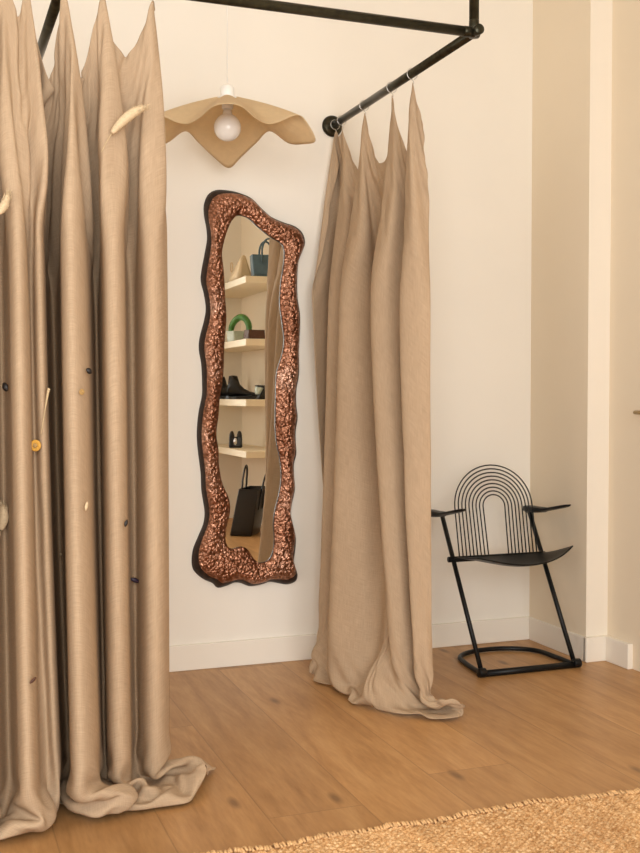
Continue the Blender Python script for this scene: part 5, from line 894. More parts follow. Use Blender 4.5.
-5,-1,0,-2,-7,0,4,4,2,-1,1,1,2,-1,6,3,1,1,-1,-1,-9,2,-1,-3,-2,0,-10,-16,7,11,8,1,1,0,-1,1,3,3,-3,0,4,3,-5,15,14,-6,-16,0,2,9,-2,-7,4,4,-8,-12,-10,-3,0,-1,1,4,-2,2,-1,0,0,2,1,2,-2,1,2,0,3,9,1,-5,4,-3,5,-2,10,16,-10,-5,7,2,-14,-1,6,-2,-4,2,4,2,-5,-9,-6,-1,0,-2,-1,1,-2,0,1,-2,-11,-1,21,14,-1,-14,25,-23,-8,-4,-2,-5,3,2,0,1,-1,7,-4,1,0,2,10,4,-4,-6,-3,3,-4,-1,1,-5,-1,0,1,-8,6,3,-1,1,1,3,9,-3,-1,-4,-3,-2,-1,0,0,1,
-8,3,2,0,-8,-4,5,5,1,0,-1,1,2,0,1,4,3,2,-1,-3,-3,-4,-3,-1,1,3,-2,-15,0,10,5,0,1,0,1,-1,0,2,2,-1,-1,3,2,0,9,1,2,4,-2,-4,-2,-4,-8,-7,-3,-1,1,0,3,2,-1,-4,3,1,-3,-2,1,1,0,1,2,1,-1,1,-1,0,6,6,-3,2,-1,2,1,4,13,-3,-5,-2,-1,-1,1,2,0,-5,-7,-4,0,2,0,-2,0,0,-1,-3,1,0,-2,-4,1,10,1,12,-9,4,-9,-1,-2,-5,-3,-2,4,0,0,0,1,-1,4,0,-1,1,4,6,-1,-9,0,-1,0,-1,-2,2,0,1,0,-6,-2,5,1,1,0,0,6,3,-3,-5,-2,-1,1,0,0,0,
-4,1,0,3,-2,-8,1,6,0,0,0,0,0,0,0,2,-1,-3,-1,1,1,0,-1,1,0,-2,2,-4,-7,9,4,-2,0,0,0,1,-1,0,1,1,0,0,1,0,3,3,-7,-4,2,-4,0,1,0,0,0,1,-1,-1,-3,-1,2,2,0,-4,2,1,0,0,0,0,0,1,3,-1,1,0,-1,0,4,2,0,1,0,2,2,6,-7,-6,4,0,-5,-2,1,0,0,1,0,-1,-1,1,0,1,-1,0,1,1,-2,-1,5,-4,-3,14,9,-2,-26,4,1,0,-5,-6,8,2,-1,0,1,0,0,0,2,-1,1,3,1,-4,-2,0,1,0,1,-2,0,0,0,-2,-1,3,0,0,0,1,1,4,-3,-3,0,1,0,0,1,0,
-3,0,0,0,1,-2,0,2,0,0,0,0,0,0,0,0,-1,-2,2,-1,0,0,0,0,0,0,0,0,-2,1,1,0,0,1,0,-1,1,-1,1,0,0,-1,0,0,1,0,-2,-2,0,-1,-1,1,0,0,0,-1,0,1,-1,1,0,0,-1,1,0,0,0,0,0,0,0,1,-1,2,-1,1,1,0,0,0,2,0,1,0,1,1,-1,-2,-1,0,-1,0,0,0,0,-1,1,-1,1,-1,1,-1,1,0,0,0,0,-1,2,2,-5,7,6,3,-17,0,0,1,-1,-2,1,0,1,-1,0,1,0,1,-1,1,-1,1,1,-2,0,0,0,0,0,1,-1,0,1,-1,0,1,0,-1,1,-1,0,2,-1,-1,1,-1,1,0,0,1,
-2,-1,1,0,0,-1,-1,1,1,-1,0,0,0,0,0,-1,-1,-2,0,0,0,0,0,-1,0,0,0,1,-1,1,0,0,0,-1,0,1,-1,1,-1,0,0,-1,-1,-2,-2,2,-2,0,-1,0,1,-1,0,0,0,0,0,0,0,0,-1,1,0,-1,1,1,-1,0,0,0,1,-1,1,1,1,0,0,1,0,1,0,0,1,-1,0,1,0,0,-1,0,1,0,0,-1,0,1,-1,1,-1,1,-1,1,-1,1,0,-1,1,2,0,-1,-1,5,-6,0,-5,-3,1,1,0,-2,0,1,0,0,0,-1,1,0,0,0,0,0,0,1,0,0,0,0,0,0,0,0,1,-1,0,0,0,0,0,1,0,-1,0,1,-1,1,-1,1,0,0,
-1,1,-1,0,1,0,-1,1,-1,1,0,-1,0,0,0,0,-2,-2,-1,1,-1,0,1,0,0,0,0,-1,0,0,0,0,0,1,0,-1,0,0,0,0,0,-2,-1,-1,-2,-3,0,0,1,0,-1,1,0,0,0,0,0,-1,1,-1,1,0,0,0,-1,0,1,-1,1,0,-1,1,1,0,1,0,1,0,1,0,1,0,0,0,0,0,0,0,0,1,-1,0,0,1,-1,0,0,0,0,0,0,0,0,0,0,1,-1,0,-1,0,-2,-1,-2,-1,0,1,-1,0,0,-1,0,0,0,1,-1,1,0,-1,1,-1,1,0,0,-1,0,1,0,0,-1,0,1,0,-1,0,1,0,0,0,0,-1,0,1,0,-1,1,0,0,0,0,0,
0,-1,1,0,-1,0,1,-1,1,0,-1,1,0,0,0,-1,-3,-2,1,-1,0,1,-1,0,0,0,0,1,0,0,-1,1,0,-1,0,0,1,-1,1,0,-2,-1,-1,-2,-1,-6,3,0,0,0,0,-1,1,0,0,0,0,0,0,0,0,-1,0,1,0,0,-1,1,0,-1,1,0,1,0,1,1,0,1,1,1,0,0,-1,1,0,0,0,0,0,-1,1,0,0,-1,1,0,0,0,0,0,0,0,0,0,0,0,0,-1,1,-2,-1,-4,0,-1,0,0,0,0,0,0,-1,0,0,-1,1,0,-1,1,0,0,0,0,0,0,0,-1,1,0,0,0,0,0,0,0,0,0,0,0,0,0,0,0,0,0,0,0,0,0,0,0,
0,0,0,0,0,0,1,-1,0,0,0,0,0,0,0,0,-4,-2,-1,1,0,-1,1,0,0,0,0,0,0,0,1,-1,0,0,0,1,-1,0,0,0,0,-2,-2,-3,-4,-2,1,1,0,0,0,0,-1,0,0,0,1,0,0,0,0,0,0,-1,1,0,0,0,-1,1,0,0,1,1,0,1,1,1,0,1,1,0,0,0,0,0,-1,1,0,0,-1,0,0,1,0,-1,1,0,0,-1,1,0,0,0,0,-1,1,0,-1,1,-3,-2,-5,0,0,-1,1,0,0,0,0,0,0,0,0,-1,1,0,-1,1,-1,0,0,1,0,0,-1,0,1,0,0,0,0,0,-1,0,1,0,-1,1,0,0,0,0,0,0,0,0,0,-1,
0,0,0,0,0,1,-2,1,0,-1,1,0,-1,1,0,-1,-3,-3,0,0,0,1,-1,0,0,0,0,0,0,0,0,1,-1,1,-1,0,0,1,-1,0,-1,-1,-2,-4,-2,-4,1,0,0,0,1,0,0,0,0,0,-1,0,0,1,-1,1,0,0,-1,0,1,-1,1,-1,0,1,1,1,1,1,1,0,2,0,0,0,1,-1,0,0,1,-1,0,1,0,0,0,0,-1,1,0,-1,1,0,0,-1,1,-1,0,1,-1,0,0,-2,-1,-3,-5,0,0,1,-1,0,0,0,0,0,0,0,0,1,-1,0,0,0,1,-1,0,0,0,0,1,-1,0,0,0,0,0,0,1,-1,0,0,1,-1,0,0,0,0,0,0,0,0,0,0,
0,0,0,0,0,-1,2,0,-1,1,0,-1,1,0,-1,1,-5,-4,0,0,0,0,0,0,0,0,0,0,0,0,0,0,0,0,0,0,0,0,0,0,0,-4,-2,-3,-1,1,-3,-1,0,0,-1,0,0,0,0,0,1,0,0,-1,1,-1,0,0,0,0,0,1,-1,1,-1,1,1,1,1,1,0,2,0,2,1,-1,0,1,-1,0,0,1,0,-1,0,0,0,0,1,-1,0,0,0,0,0,0,0,1,0,-1,1,-1,0,0,-6,0,-7,-1,1,0,0,0,0,0,0,1,-1,1,-1,0,1,-1,1,-1,0,1,0,-1,0,1,-1,1,0,-1,0,1,0,0,-1,1,-1,0,0,0,0,0,0,1,-1,0,1,-1,0,1,
0,0,-1,1,0,1,0,0,1,-1,0,1,-1,0,0,-1,-6,-6,3,0,0,0,0,0,0,0,0,0,0,0,0,0,0,0,0,0,0,0,0,0,-3,-2,-3,2,0,-2,-7,1,-1,0,0,0,0,0,0,1,-1,0,0,0,0,0,0,0,0,0,0,0,0,0,0,0,2,1,1,1,1,1,1,1,1,0,0,0,0,0,0,-1,0,1,0,0,0,0,0,0,0,0,0,0,0,0,0,0,-1,1,0,0,-1,-2,-5,0,-3,-2,0,0,0,0,0,-1,0,-1,1,-1,1,0,-1,1,0,0,0,0,0,0,0,0,0,0,-1,1,0,-1,1,0,0,0,0,0,0,0,0,0,0,-1,1,0,-1,1,0,0,
0,0,0,0,0,0,0,0,0,1,-1,0,1,-1,1,-1,-10,-2,3,0,0,-1,1,0,0,0,0,0,0,0,0,0,0,0,0,0,0,0,0,0,-1,-3,-4,-3,-3,-2,-2,1,-1,0,1,0,0,0,0,-1,0,0,0,1,-1,0,1,0,0,0,0,-1,1,-1,1,0,1,2,1,1,2,0,2,1,0,1,-1,0,1,0,0,0,0,-1,1,0,0,-1,0,1,-1,1,-1,1,-1,1,-1,0,1,0,0,1,-1,-3,8,-16,-12,4,1,0,1,0,0,1,0,0,0,0,0,0,0,0,0,0,0,0,0,0,0,0,0,0,1,-1,0,0,0,0,0,0,0,0,0,0,0,0,0,0,0,0,0,0,0,0,
0,0,0,0,0,0,0,0,0,-1,1,0,0,0,0,-3,-4,-3,0,0,0,0,0,0,0,0,0,0,1,0,0,0,0,0,1,-1,1,-1,0,0,1,-2,-8,-3,-8,-3,1,1,1,0,-1,1,0,0,0,0,0,0,0,-1,1,0,-1,1,0,0,0,0,0,1,-1,1,2,1,1,1,1,2,1,1,1,0,1,-1,0,0,0,0,0,0,0,0,0,1,-1,0,0,0,0,0,0,0,1,-1,0,0,0,-3,1,3,-2,-11,-1,-1,-2,-1,0,0,0,0,0,1,-1,1,-1,0,1,-1,0,1,-1,0,0,1,-1,0,0,0,0,1,-1,1,-1,0,0,0,0,0,0,0,1,-1,0,1,-1,0,1,-1,0,0,
0,0,0,0,0,0,0,1,0,0,0,0,-1,1,-3,-2,-4,-4,1,-1,1,0,0,0,0,0,0,0,0,1,0,-1,1,0,-1,1,0,0,0,0,-8,-5,-3,0,-5,1,-1,0,1,0,0,-1,0,0,0,0,0,1,-1,1,-1,1,0,-1,0,0,0,0,0,0,0,1,1,2,1,1,2,1,1,2,1,0,-1,1,0,0,-1,1,0,0,-1,1,0,-1,1,0,0,0,0,0,0,0,-1,1,0,0,0,2,3,5,-24,4,-7,-2,-1,1,0,0,0,0,1,-1,0,0,1,-1,0,1,-1,0,0,0,0,0,1,-1,1,-1,0,0,1,-1,0,0,0,0,0,1,-1,1,-1,1,0,-1,1,0,-1,1,0,-1,
0,0,0,0,0,0,1,-1,0,1,0,-1,1,0,0,-2,-4,-2,-2,2,0,1,-1,0,0,0,0,0,0,-1,0,1,-1,0,1,-1,0,0,-1,0,-1,-5,5,1,-1,-7,0,0,-2,0,0,1,0,0,0,0,0,-1,1,-1,1,-1,0,0,0,0,0,0,0,0,0,0,2,0,1,1,0,2,0,1,1,-1,1,0,-1,1,0,0,0,0,0,-1,0,1,0,0,0,0,0,0,0,0,0,0,0,0,-1,-1,0,0,2,-8,-3,0,0,0,0,0,0,0,-1,1,0,0,0,0,0,0,0,0,0,0,0,0,0,0,-1,1,0,0,0,0,0,0,0,0,0,0,0,0,0,0,0,0,0,0,0,0,-1,1,
-1,1,-1,-1,1,1,2,0,0,0,0,2,-1,-6,1,0,-5,-2,1,-1,0,0,2,-1,0,0,-1,0,5,2,-2,-1,2,0,1,1,-5,-1,-5,-7,-11,7,2,-10,0,18,-2,-5,1,-1,0,3,1,0,-1,-1,0,1,-1,0,-1,1,0,0,-1,-1,0,1,-1,0,1,0,0,1,1,1,1,0,2,0,0,1,-1,0,0,-2,2,1,0,0,1,-1,1,0,-1,0,0,0,1,-1,1,-1,1,0,0,-1,1,0,0,-2,0,-1,-8,0,0,0,0,0,0,0,0,-1,1,-1,0,1,-1,0,0,0,1,0,-1,0,0,0,0,0,0,0,0,0,0,0,1,0,0,0,0,0,0,0,-1,0,0,0,0,0,0,0,
-9,0,3,3,6,-1,7,-2,-5,0,-1,-2,2,2,-4,-7,5,-2,-4,-1,0,5,-3,18,-3,11,1,-1,-8,-4,9,0,-5,1,2,-3,-1,2,-8,-40,9,-4,-1,0,-8,4,11,18,1,3,1,-6,1,0,4,3,-3,-3,-3,0,1,1,0,0,-1,0,0,-1,0,0,-1,1,-1,1,1,0,1,-1,1,1,0,-1,0,-3,1,-1,0,0,2,1,-2,2,-1,1,3,0,1,-1,-1,1,-1,1,-1,0,0,1,-1,1,2,-5,5,-7,2,-2,0,0,-1,0,1,-1,0,0,0,0,0,-1,1,-1,1,0,-1,0,-1,-2,3,0,0,0,0,0,0,0,0,2,1,-1,0,0,0,-1,0,0,0,0,-1,0,0,0,1,0,
6,-3,-1,-2,-3,9,-2,7,3,-7,2,-20,-8,-15,3,5,1,1,9,9,1,-3,15,-13,18,1,8,4,-4,10,-16,-12,3,-6,2,-12,-8,-8,-9,15,-14,0,4,1,4,-35,41,-2,4,4,9,1,5,1,-5,-6,21,0,5,2,-5,-7,-4,-4,-6,-2,0,0,1,0,1,-1,3,0,0,0,-2,0,-3,-1,-2,-4,0,2,-5,-1,1,1,-1,1,4,5,2,2,-3,0,0,0,2,1,1,0,0,0,-1,0,1,1,0,-1,-12,4,-9,10,3,0,1,1,0,-2,0,-1,-2,0,0,1,0,0,0,-1,-1,-3,-2,7,-4,0,0,2,0,0,0,1,-2,1,12,-3,-1,-5,-1,1,0,-1,-5,-2,1,3,2,-1,0,0,
9,10,1,2,4,2,-11,-13,-4,6,-4,4,-16,21,-18,-37,-6,4,0,8,13,17,5,19,-4,-8,7,2,0,-24,12,10,-2,1,-35,14,5,-21,0,3,2,-8,-6,-2,-8,42,-50,6,9,5,24,1,-5,0,5,10,-4,4,-5,-1,11,12,-5,4,-15,-8,0,1,-1,2,1,1,-6,-4,-3,-4,-2,-2,0,1,2,4,-1,-6,1,-3,-2,12,11,-2,-4,-5,-2,-2,5,9,7,-1,-4,-1,-2,4,2,-2,0,0,-2,0,-3,-3,-3,2,-1,-9,3,7,4,7,3,6,-13,-1,0,0,0,0,3,-1,-3,-10,-4,-2,-1,-7,8,11,1,-4,-1,1,6,-6,11,14,-1,15,-15,2,-5,-7,-3,-4,-8,-4,5,5,1,-1,-2,5,
27,2,11,1,6,-3,-21,0,12,0,-6,11,0,-63,-3,-9,-2,-5,7,-2,-4,-7,22,0,19,15,-4,1,15,13,-25,-6,1,-14,18,-21,-15,-4,6,-15,-1,5,-7,-12,7,-13,49,-4,4,-5,-18,22,12,-1,-4,1,-14,18,10,-1,-6,-3,18,-1,-5,-1,-5,-1,-1,-8,-2,-15,10,-2,-9,8,2,3,4,1,-9,-11,-6,2,-4,-3,-6,-10,8,24,22,2,-2,0,-2,-9,-3,7,9,2,0,-6,-3,4,1,0,-1,0,-10,-27,-8,-3,32,3,-2,-5,15,14,0,-1,13,-1,-1,0,0,-3,-12,-9,-15,-6,-5,-4,3,9,3,-4,4,6,5,3,2,26,14,1,10,-40,3,-11,-9,-1,-17,3,12,18,-1,2,-2,-2,-1,0,
25,-7,0,-1,-9,-12,17,10,-5,3,8,-9,-43,0,-1,0,1,-5,10,-1,-5,-7,11,-6,-4,13,11,1,24,-10,8,-17,-15,15,-3,-27,11,-9,-1,3,-1,-2,0,7,-7,-5,3,5,4,16,-9,-15,7,7,14,3,9,-24,3,14,1,-3,-14,2,23,-2,2,-7,-14,7,0,9,-10,-6,12,-6,-3,2,0,-5,-13,8,-3,-9,0,2,2,0,-13,-4,4,26,8,-2,-3,1,-1,10,2,-5,4,0,0,-5,-1,4,5,-16,-17,-6,-6,-8,39,3,-4,15,1,-19,-1,10,14,3,-12,-2,-4,-11,2,-10,-4,3,-5,-1,-5,6,-2,3,4,1,1,2,-10,8,14,15,-9,14,-35,3,3,-3,9,-7,12,15,7,-12,1,5,0,-6,
-11,44,-14,-3,-4,-2,13,7,-2,-9,-1,-25,0,21,-37,5,1,4,-6,10,3,-6,-22,8,-9,-5,8,49,-2,3,-18,7,4,-20,-13,6,-13,18,0,-10,-19,8,6,4,-2,-6,9,-6,-13,5,12,-2,-5,6,5,5,4,15,-5,-12,6,-3,12,18,-2,-8,-26,2,17,-2,-9,-6,3,7,-5,-2,5,4,-6,-9,20,-19,-7,10,-11,-2,10,13,-3,-24,-8,-2,29,6,2,9,6,-7,-4,6,0,0,0,2,-2,0,3,4,-29,-7,4,-4,7,11,7,-18,-4,7,17,-5,-9,-10,7,-6,-10,5,-10,20,5,-27,17,-8,-11,1,8,-1,1,2,1,0,14,-11,-2,2,-11,-4,12,4,-6,3,1,4,-6,8,23,7,0,0,-1,-3,
40,-31,8,0,-3,5,1,-1,0,9,-28,-24,0,-4,6,2,-4,13,-1,-5,-3,26,-18,-2,-10,-13,19,-8,10,-4,10,-15,-12,0,-4,17,-4,-1,9,22,1,-17,2,2,2,-32,9,17,-8,-12,5,2,-9,2,7,5,2,-1,4,11,6,3,-14,-3,29,-1,-6,-6,-11,-6,-7,4,2,3,3,8,4,-13,-3,14,-22,9,7,-9,0,-10,18,7,-2,3,-17,-20,3,13,12,-11,-5,-1,6,6,12,3,1,0,1,-7,-5,-8,-6,7,16,17,-13,4,4,1,-20,0,-14,-1,-4,4,-2,-5,5,7,7,-15,5,23,-15,2,-8,-14,5,0,4,0,1,-3,-3,-2,-6,12,6,-10,17,-4,-1,2,-2,-10,-3,3,19,15,-3,-1,1,2,
10,-6,12,-2,2,3,5,-2,3,-25,-29,0,4,-11,13,5,-2,-1,9,-15,23,-5,2,-13,6,-3,-4,0,-7,25,-16,-13,5,2,8,4,-15,-1,-7,6,4,1,-9,7,10,32,-24,-2,-4,-8,-2,33,5,-8,-19,-9,7,-1,-2,-3,3,11,17,8,-28,12,29,-6,-24,-17,1,6,0,4,5,-1,-4,9,-3,-30,22,4,2,-33,9,8,1,6,1,10,-2,4,-33,22,-12,14,2,-1,-3,-3,1,10,4,4,0,4,0,-3,9,4,5,11,-4,-12,-9,2,9,-6,-4,-15,-13,2,3,11,6,-4,-12,-8,6,7,4,3,11,-5,-15,9,-14,8,-6,-3,-8,-4,4,-8,-2,20,4,-8,-1,-12,-1,-2,4,0,-7,21,19,1,0,-1,
4,11,0,0,3,5,3,5,-20,-31,-8,11,-5,-5,-1,2,1,0,3,21,-20,-6,16,-4,-1,3,-12,3,-5,-2,-7,20,-6,-10,0,-5,18,3,1,-9,-3,0,-6,-11,2,33,-21,14,28,5,-20,-24,9,14,5,8,-17,2,-4,-6,-5,17,41,-13,-1,3,-4,-2,8,-5,-13,-19,6,2,-2,-3,1,-2,3,16,-28,5,-7,35,-19,-14,-7,6,8,-8,29,-3,3,-32,12,0,14,1,-2,-7,-6,-1,0,5,25,3,-2,-6,4,10,6,5,-18,-2,-1,2,7,-2,-1,2,-16,-13,3,-4,-6,-4,-8,4,-3,6,5,-13,-3,35,3,-18,14,-10,-1,-2,0,-9,-14,-4,11,-3,-2,1,5,-8,2,9,-9,-6,-9,-2,27,16,5,1,
4,-4,6,12,-1,19,-12,-28,-17,-9,3,-10,10,8,-6,-1,1,1,-1,-8,23,-1,-21,14,21,5,-1,-4,-9,-31,23,-12,-1,-3,-5,1,9,-4,-2,1,10,5,-1,-2,-5,8,-8,-12,20,12,12,-10,-12,-13,13,-4,5,5,3,6,9,-11,-33,26,25,-10,-21,-18,-8,3,20,20,-2,-3,-7,0,-2,-12,-4,-1,17,-7,4,-5,5,1,-19,8,5,21,-21,2,16,11,-11,5,-13,3,7,8,-6,-9,15,15,-17,7,-2,0,7,15,3,-3,-22,-3,16,-2,-10,-8,-4,14,17,-19,-16,-8,-2,-8,14,12,-4,0,-3,8,19,-12,-8,4,-8,2,-2,5,0,-3,-19,0,6,5,-6,-11,-4,11,-7,-9,3,8,6,-18,-8,20,18,15,
6,4,-1,4,7,7,-34,-19,-8,-1,1,9,-9,3,19,4,-3,-18,-3,7,-11,13,15,-16,-19,24,19,-8,-15,3,-17,8,-2,-5,-1,15,-11,12,-3,-12,-2,5,-2,0,3,4,8,21,10,-16,-7,13,-6,14,-15,5,5,-8,17,-13,-15,18,8,-28,-19,-3,7,-3,14,24,3,3,-1,-7,-5,-7,-10,-1,1,4,3,5,-1,0,8,-1,1,17,5,-19,-2,-8,-17,5,30,-4,-4,-6,7,6,10,8,-14,-7,-7,-1,9,7,21,6,-5,-4,-22,-5,0,15,-1,-2,5,-12,-29,-2,13,16,-20,9,0,6,8,3,-5,-4,4,-11,10,-4,-2,-6,12,-3,1,9,-4,-14,-2,-2,-14,6,-7,1,-6,4,-5,-5,10,2,-12,1,7,11,
5,9,-2,-3,-8,-31,15,-11,-9,27,-1,-13,28,-18,-22,10,7,12,-15,-5,1,-7,0,28,8,-31,-13,7,3,-4,0,-2,-4,32,7,-22,1,-9,-4,16,-2,-7,6,3,-7,4,-6,5,0,34,14,-17,0,-8,-3,-12,5,0,-5,46,-13,-24,23,13,-25,-25,-9,23,21,-4,7,-13,-22,9,10,-15,-10,3,-1,3,-2,-2,-1,9,-4,20,29,-26,-13,5,7,18,-3,-20,-28,6,14,14,-8,-12,13,5,18,-17,14,-11,-2,10,6,6,4,-14,2,4,2,-14,-3,9,-1,3,1,-18,-8,-23,24,6,6,-8,-3,-4,2,-4,-17,33,2,2,-4,-2,-10,7,13,-2,0,-14,-10,-15,21,-23,4,0,-4,-2,5,-10,4,14,-14,-2,1,24,
3,-3,-13,-10,2,-2,-3,7,25,-13,3,3,-19,2,3,-8,-2,-5,-1,-4,5,3,2,-15,9,24,-7,-11,15,-9,9,-2,-1,-22,-2,18,-26,2,5,8,-3,-1,5,0,4,-6,20,-14,-2,3,22,0,2,-5,5,2,-16,18,-9,17,28,-21,-35,16,19,13,5,-8,-11,-11,-10,-7,15,-9,2,12,4,-1,0,-3,3,-30,9,-11,10,-4,-3,-2,4,3,16,-15,5,-3,2,7,1,-11,-1,1,2,-4,-2,18,-4,6,16,-4,-7,6,5,-1,-7,1,-14,15,6,5,1,-5,5,2,-24,16,-20,-13,-5,2,4,-1,-12,8,10,7,4,-3,7,6,0,0,-18,-4,10,-1,-31,6,-8,13,10,-10,16,-6,-23,5,-7,4,7,-16,23,3,
2,-17,-6,13,8,9,-19,4,-19,-9,6,9,-4,2,26,-23,-2,0,1,-2,-3,8,-14,10,6,-17,-9,-7,-2,17,8,13,11,3,-23,-5,37,-34,10,-14,-9,2,-1,1,3,2,10,6,-28,10,6,11,2,-5,1,2,16,3,17,-38,34,15,-11,-18,0,22,6,-40,0,15,-19,13,0,-2,-14,-7,-1,-2,-2,9,2,26,-4,-4,3,5,-23,-17,9,8,-14,5,21,1,-3,-7,5,6,-11,6,-18,24,-6,-5,-1,11,-13,10,26,-11,-5,-6,16,-6,21,-14,5,-1,-2,3,-4,13,-7,-36,19,-4,3,5,-3,-15,16,6,6,-25,-5,7,5,-3,4,-7,4,0,-5,-8,11,-15,-11,4,-9,4,-3,1,15,-15,-6,5,-1,14,6,-30,
-11,-10,4,4,9,-10,16,-20,-17,0,-2,4,8,44,-31,4,13,23,3,-7,-23,-21,19,8,-6,15,2,-5,-4,10,4,-1,-14,-10,28,2,-52,26,6,0,5,-3,-5,-2,-2,-30,15,13,17,-51,13,28,-9,-1,-11,4,14,-24,33,-18,5,26,2,-3,6,-16,-26,37,1,-40,25,6,-10,-15,-6,-8,11,-9,12,6,-1,-3,-9,16,-2,-21,-2,-4,-6,2,3,25,-2,9,5,22,-14,-16,12,2,-3,-24,3,-4,34,-18,1,21,-6,-27,-3,3,-5,39,-6,22,-3,-4,-2,-12,3,1,-13,-16,-15,14,13,-1,-11,15,-2,5,-14,-16,-3,1,15,6,-5,0,3,6,8,2,-14,0,2,-5,-16,-5,-9,10,-5,0,-9,12,32,2,-16,-17],
[4137,18,7,4,6,-28,-54,-39,-31,-29,-33,-23,-19,-17,-15,-12,4,9,13,17,20,25,28,31,33,35,42,42,1,-32,-42,-33,-32,-33,-33,-30,-31,-31,-27,-25,-25,-11,-13,-16,-15,-14,-4,8,6,16,18,21,24,26,28,29,31,31,33,34,35,34,42,31,-2,-33,-32,-30,-31,-29,-30,-29,-28,-30,-28,-23,-23,-19,-20,-21,-22,-14,-4,-14,-14,-10,-7,-4,9,15,19,21,23,24,26,27,28,28,29,31,30,31,30,30,29,32,32,3,-42,-65,-38,-28,-11,0,14,31,35,50,54,0,-31,-39,-32,-30,-28,-27,-27,-19,-19,-12,-4,-10,-12,2,17,22,26,28,31,32,33,32,40,27,-2,-42,-37,-31,-22,-19,-12,-8,-1,9,20,24,30,31,49,11,
-20,-13,-1,1,-14,-5,17,-1,-3,1,6,-5,0,0,3,0,-4,1,-1,-1,0,-1,0,1,0,0,-5,-7,4,0,9,0,1,1,0,-2,3,4,-3,5,8,-13,2,5,0,2,-6,-8,4,0,0,0,-1,1,-1,-1,-1,1,-1,0,-1,1,-7,-1,-3,5,6,1,-1,1,2,0,1,4,0,-4,-2,0,4,7,4,-6,-8,10,1,-1,-3,-1,-1,-2,0,0,0,1,0,-1,-1,0,0,-2,-1,-1,-1,-1,0,-3,-4,-5,-3,20,-2,0,-2,1,1,-1,0,-10,-11,12,1,9,1,-1,0,1,4,-5,1,1,-1,8,2,-7,-3,0,0,0,-1,0,-1,0,-9,3,-8,9,6,0,-1,0,-1,1,0,0,-1,0,-1,1,-17,16,
-38,-1,-2,-1,1,2,0,4,-1,-2,0,2,-1,0,0,3,-2,-3,0,0,0,0,0,-1,1,0,-1,0,0,1,1,0,0,2,2,1,-4,2,7,-3,-3,3,-8,6,2,0,0,-4,-3,1,0,1,0,-1,-1,0,0,-1,1,-1,0,0,1,0,-1,1,-2,3,3,-1,-2,0,1,1,3,3,-1,-4,-4,3,6,6,-5,-9,8,3,0,-1,-2,-1,-3,0,0,0,0,-1,0,-1,-1,0,-1,-2,0,0,0,-1,0,0,1,2,1,2,-3,0,2,-3,-1,-1,1,1,-1,1,2,-1,-2,2,1,7,-1,-3,-3,2,7,-2,-4,-2,-1,0,0,-1,-1,0,0,-1,0,1,0,3,-2,-1,0,1,1,1,-4,0,1,-1,1,-1,
-39,-1,0,-1,0,1,1,1,1,0,-2,3,-2,2,-1,3,-5,0,0,0,-1,0,0,1,-1,0,1,-2,0,2,2,0,-2,0,1,4,1,-5,1,3,0,1,-3,-3,4,0,4,-1,-4,-2,2,-1,0,-1,0,-1,0,1,-1,1,0,0,-1,-1,2,2,-1,-2,1,1,3,1,-3,-3,2,1,7,3,-3,-10,3,1,7,-1,-8,2,6,4,-3,-6,0,1,-1,0,-1,0,-1,0,-1,-1,-1,1,-1,0,0,0,-1,0,-1,2,3,-3,1,0,-1,0,0,-1,1,0,0,0,1,3,-1,-3,3,1,3,2,-3,-5,3,9,-9,-1,0,0,-1,-1,0,-1,0,0,0,1,2,-2,3,-1,-1,1,-1,0,0,-1,-1,0,-1,1,
-41,1,-1,0,-1,1,3,-1,3,-1,3,-4,3,-3,3,-1,3,-7,0,0,1,-1,1,-1,1,0,-1,-1,0,1,0,2,-1,-1,1,1,5,2,-8,2,2,1,1,-6,5,3,-2,2,-2,-1,-4,0,0,-1,0,1,0,0,0,0,0,0,0,0,-1,1,3,-2,0,-2,1,2,3,1,-5,-1,2,0,0,7,-8,1,-1,7,1,-8,-1,4,0,-1,-1,0,-1,1,0,0,0,-1,-1,-1,0,0,1,0,-1,1,-1,0,0,-2,3,0,1,-1,-2,1,0,0,0,1,1,0,-1,0,4,-1,-4,1,3,-2,4,0,-4,4,0,-1,-2,0,-2,0,-1,1,0,-1,0,1,0,2,-2,1,0,0,2,-2,-1,-1,0,1,-1,-1,
-40,0,0,-1,0,0,1,4,-2,2,-1,1,-2,4,-5,-1,1,3,-3,-1,0,1,-1,0,0,0,0,-1,0,2,1,1,3,-3,-2,-1,1,3,3,-7,3,4,1,-6,-1,7,2,-1,-3,-6,1,0,0,0,0,0,1,-1,1,-1,1,0,-1,-1,2,0,1,5,-3,6,-6,-3,1,1,1,0,-1,-1,3,-4,6,-5,-1,-1,6,3,-5,-1,0,3,-4,0,1,-1,0,0,-1,0,-1,0,1,-1,0,0,1,-1,-1,0,0,2,0,1,-1,0,1,-1,-1,0,0,0,1,0,0,1,-1,4,-1,-4,3,1,0,3,1,-5,15,-14,-2,-1,0,-1,1,-1,0,0,0,0,1,0,0,-1,5,-2,1,-1,-1,-1,0,-1,0,0,
-40,-1,0,0,0,1,2,0,2,-1,1,0,-1,-1,5,-4,0,2,-4,-1,0,0,0,1,0,0,-1,-1,0,1,1,-1,1,2,-2,0,-1,1,3,-1,-4,2,3,8,-10,-2,10,-1,-1,-5,-1,0,-1,0,0,1,-1,1,-1,1,0,0,-1,0,0,0,0,0,5,-5,5,-2,-2,6,-1,-2,-2,4,-2,-2,-1,3,2,-5,-1,4,3,-3,-1,-3,2,-1,2,-1,1,-1,-1,-1,1,-1,0,0,0,1,0,-2,1,-1,1,0,1,1,-2,-1,1,0,-1,1,0,0,1,0,0,1,1,0,4,-2,-3,2,-3,1,4,-2,-1,6,-4,-4,0,-1,0,0,0,0,2,1,0,0,0,1,-3,2,0,2,-3,-1,-1,0,0,-1,
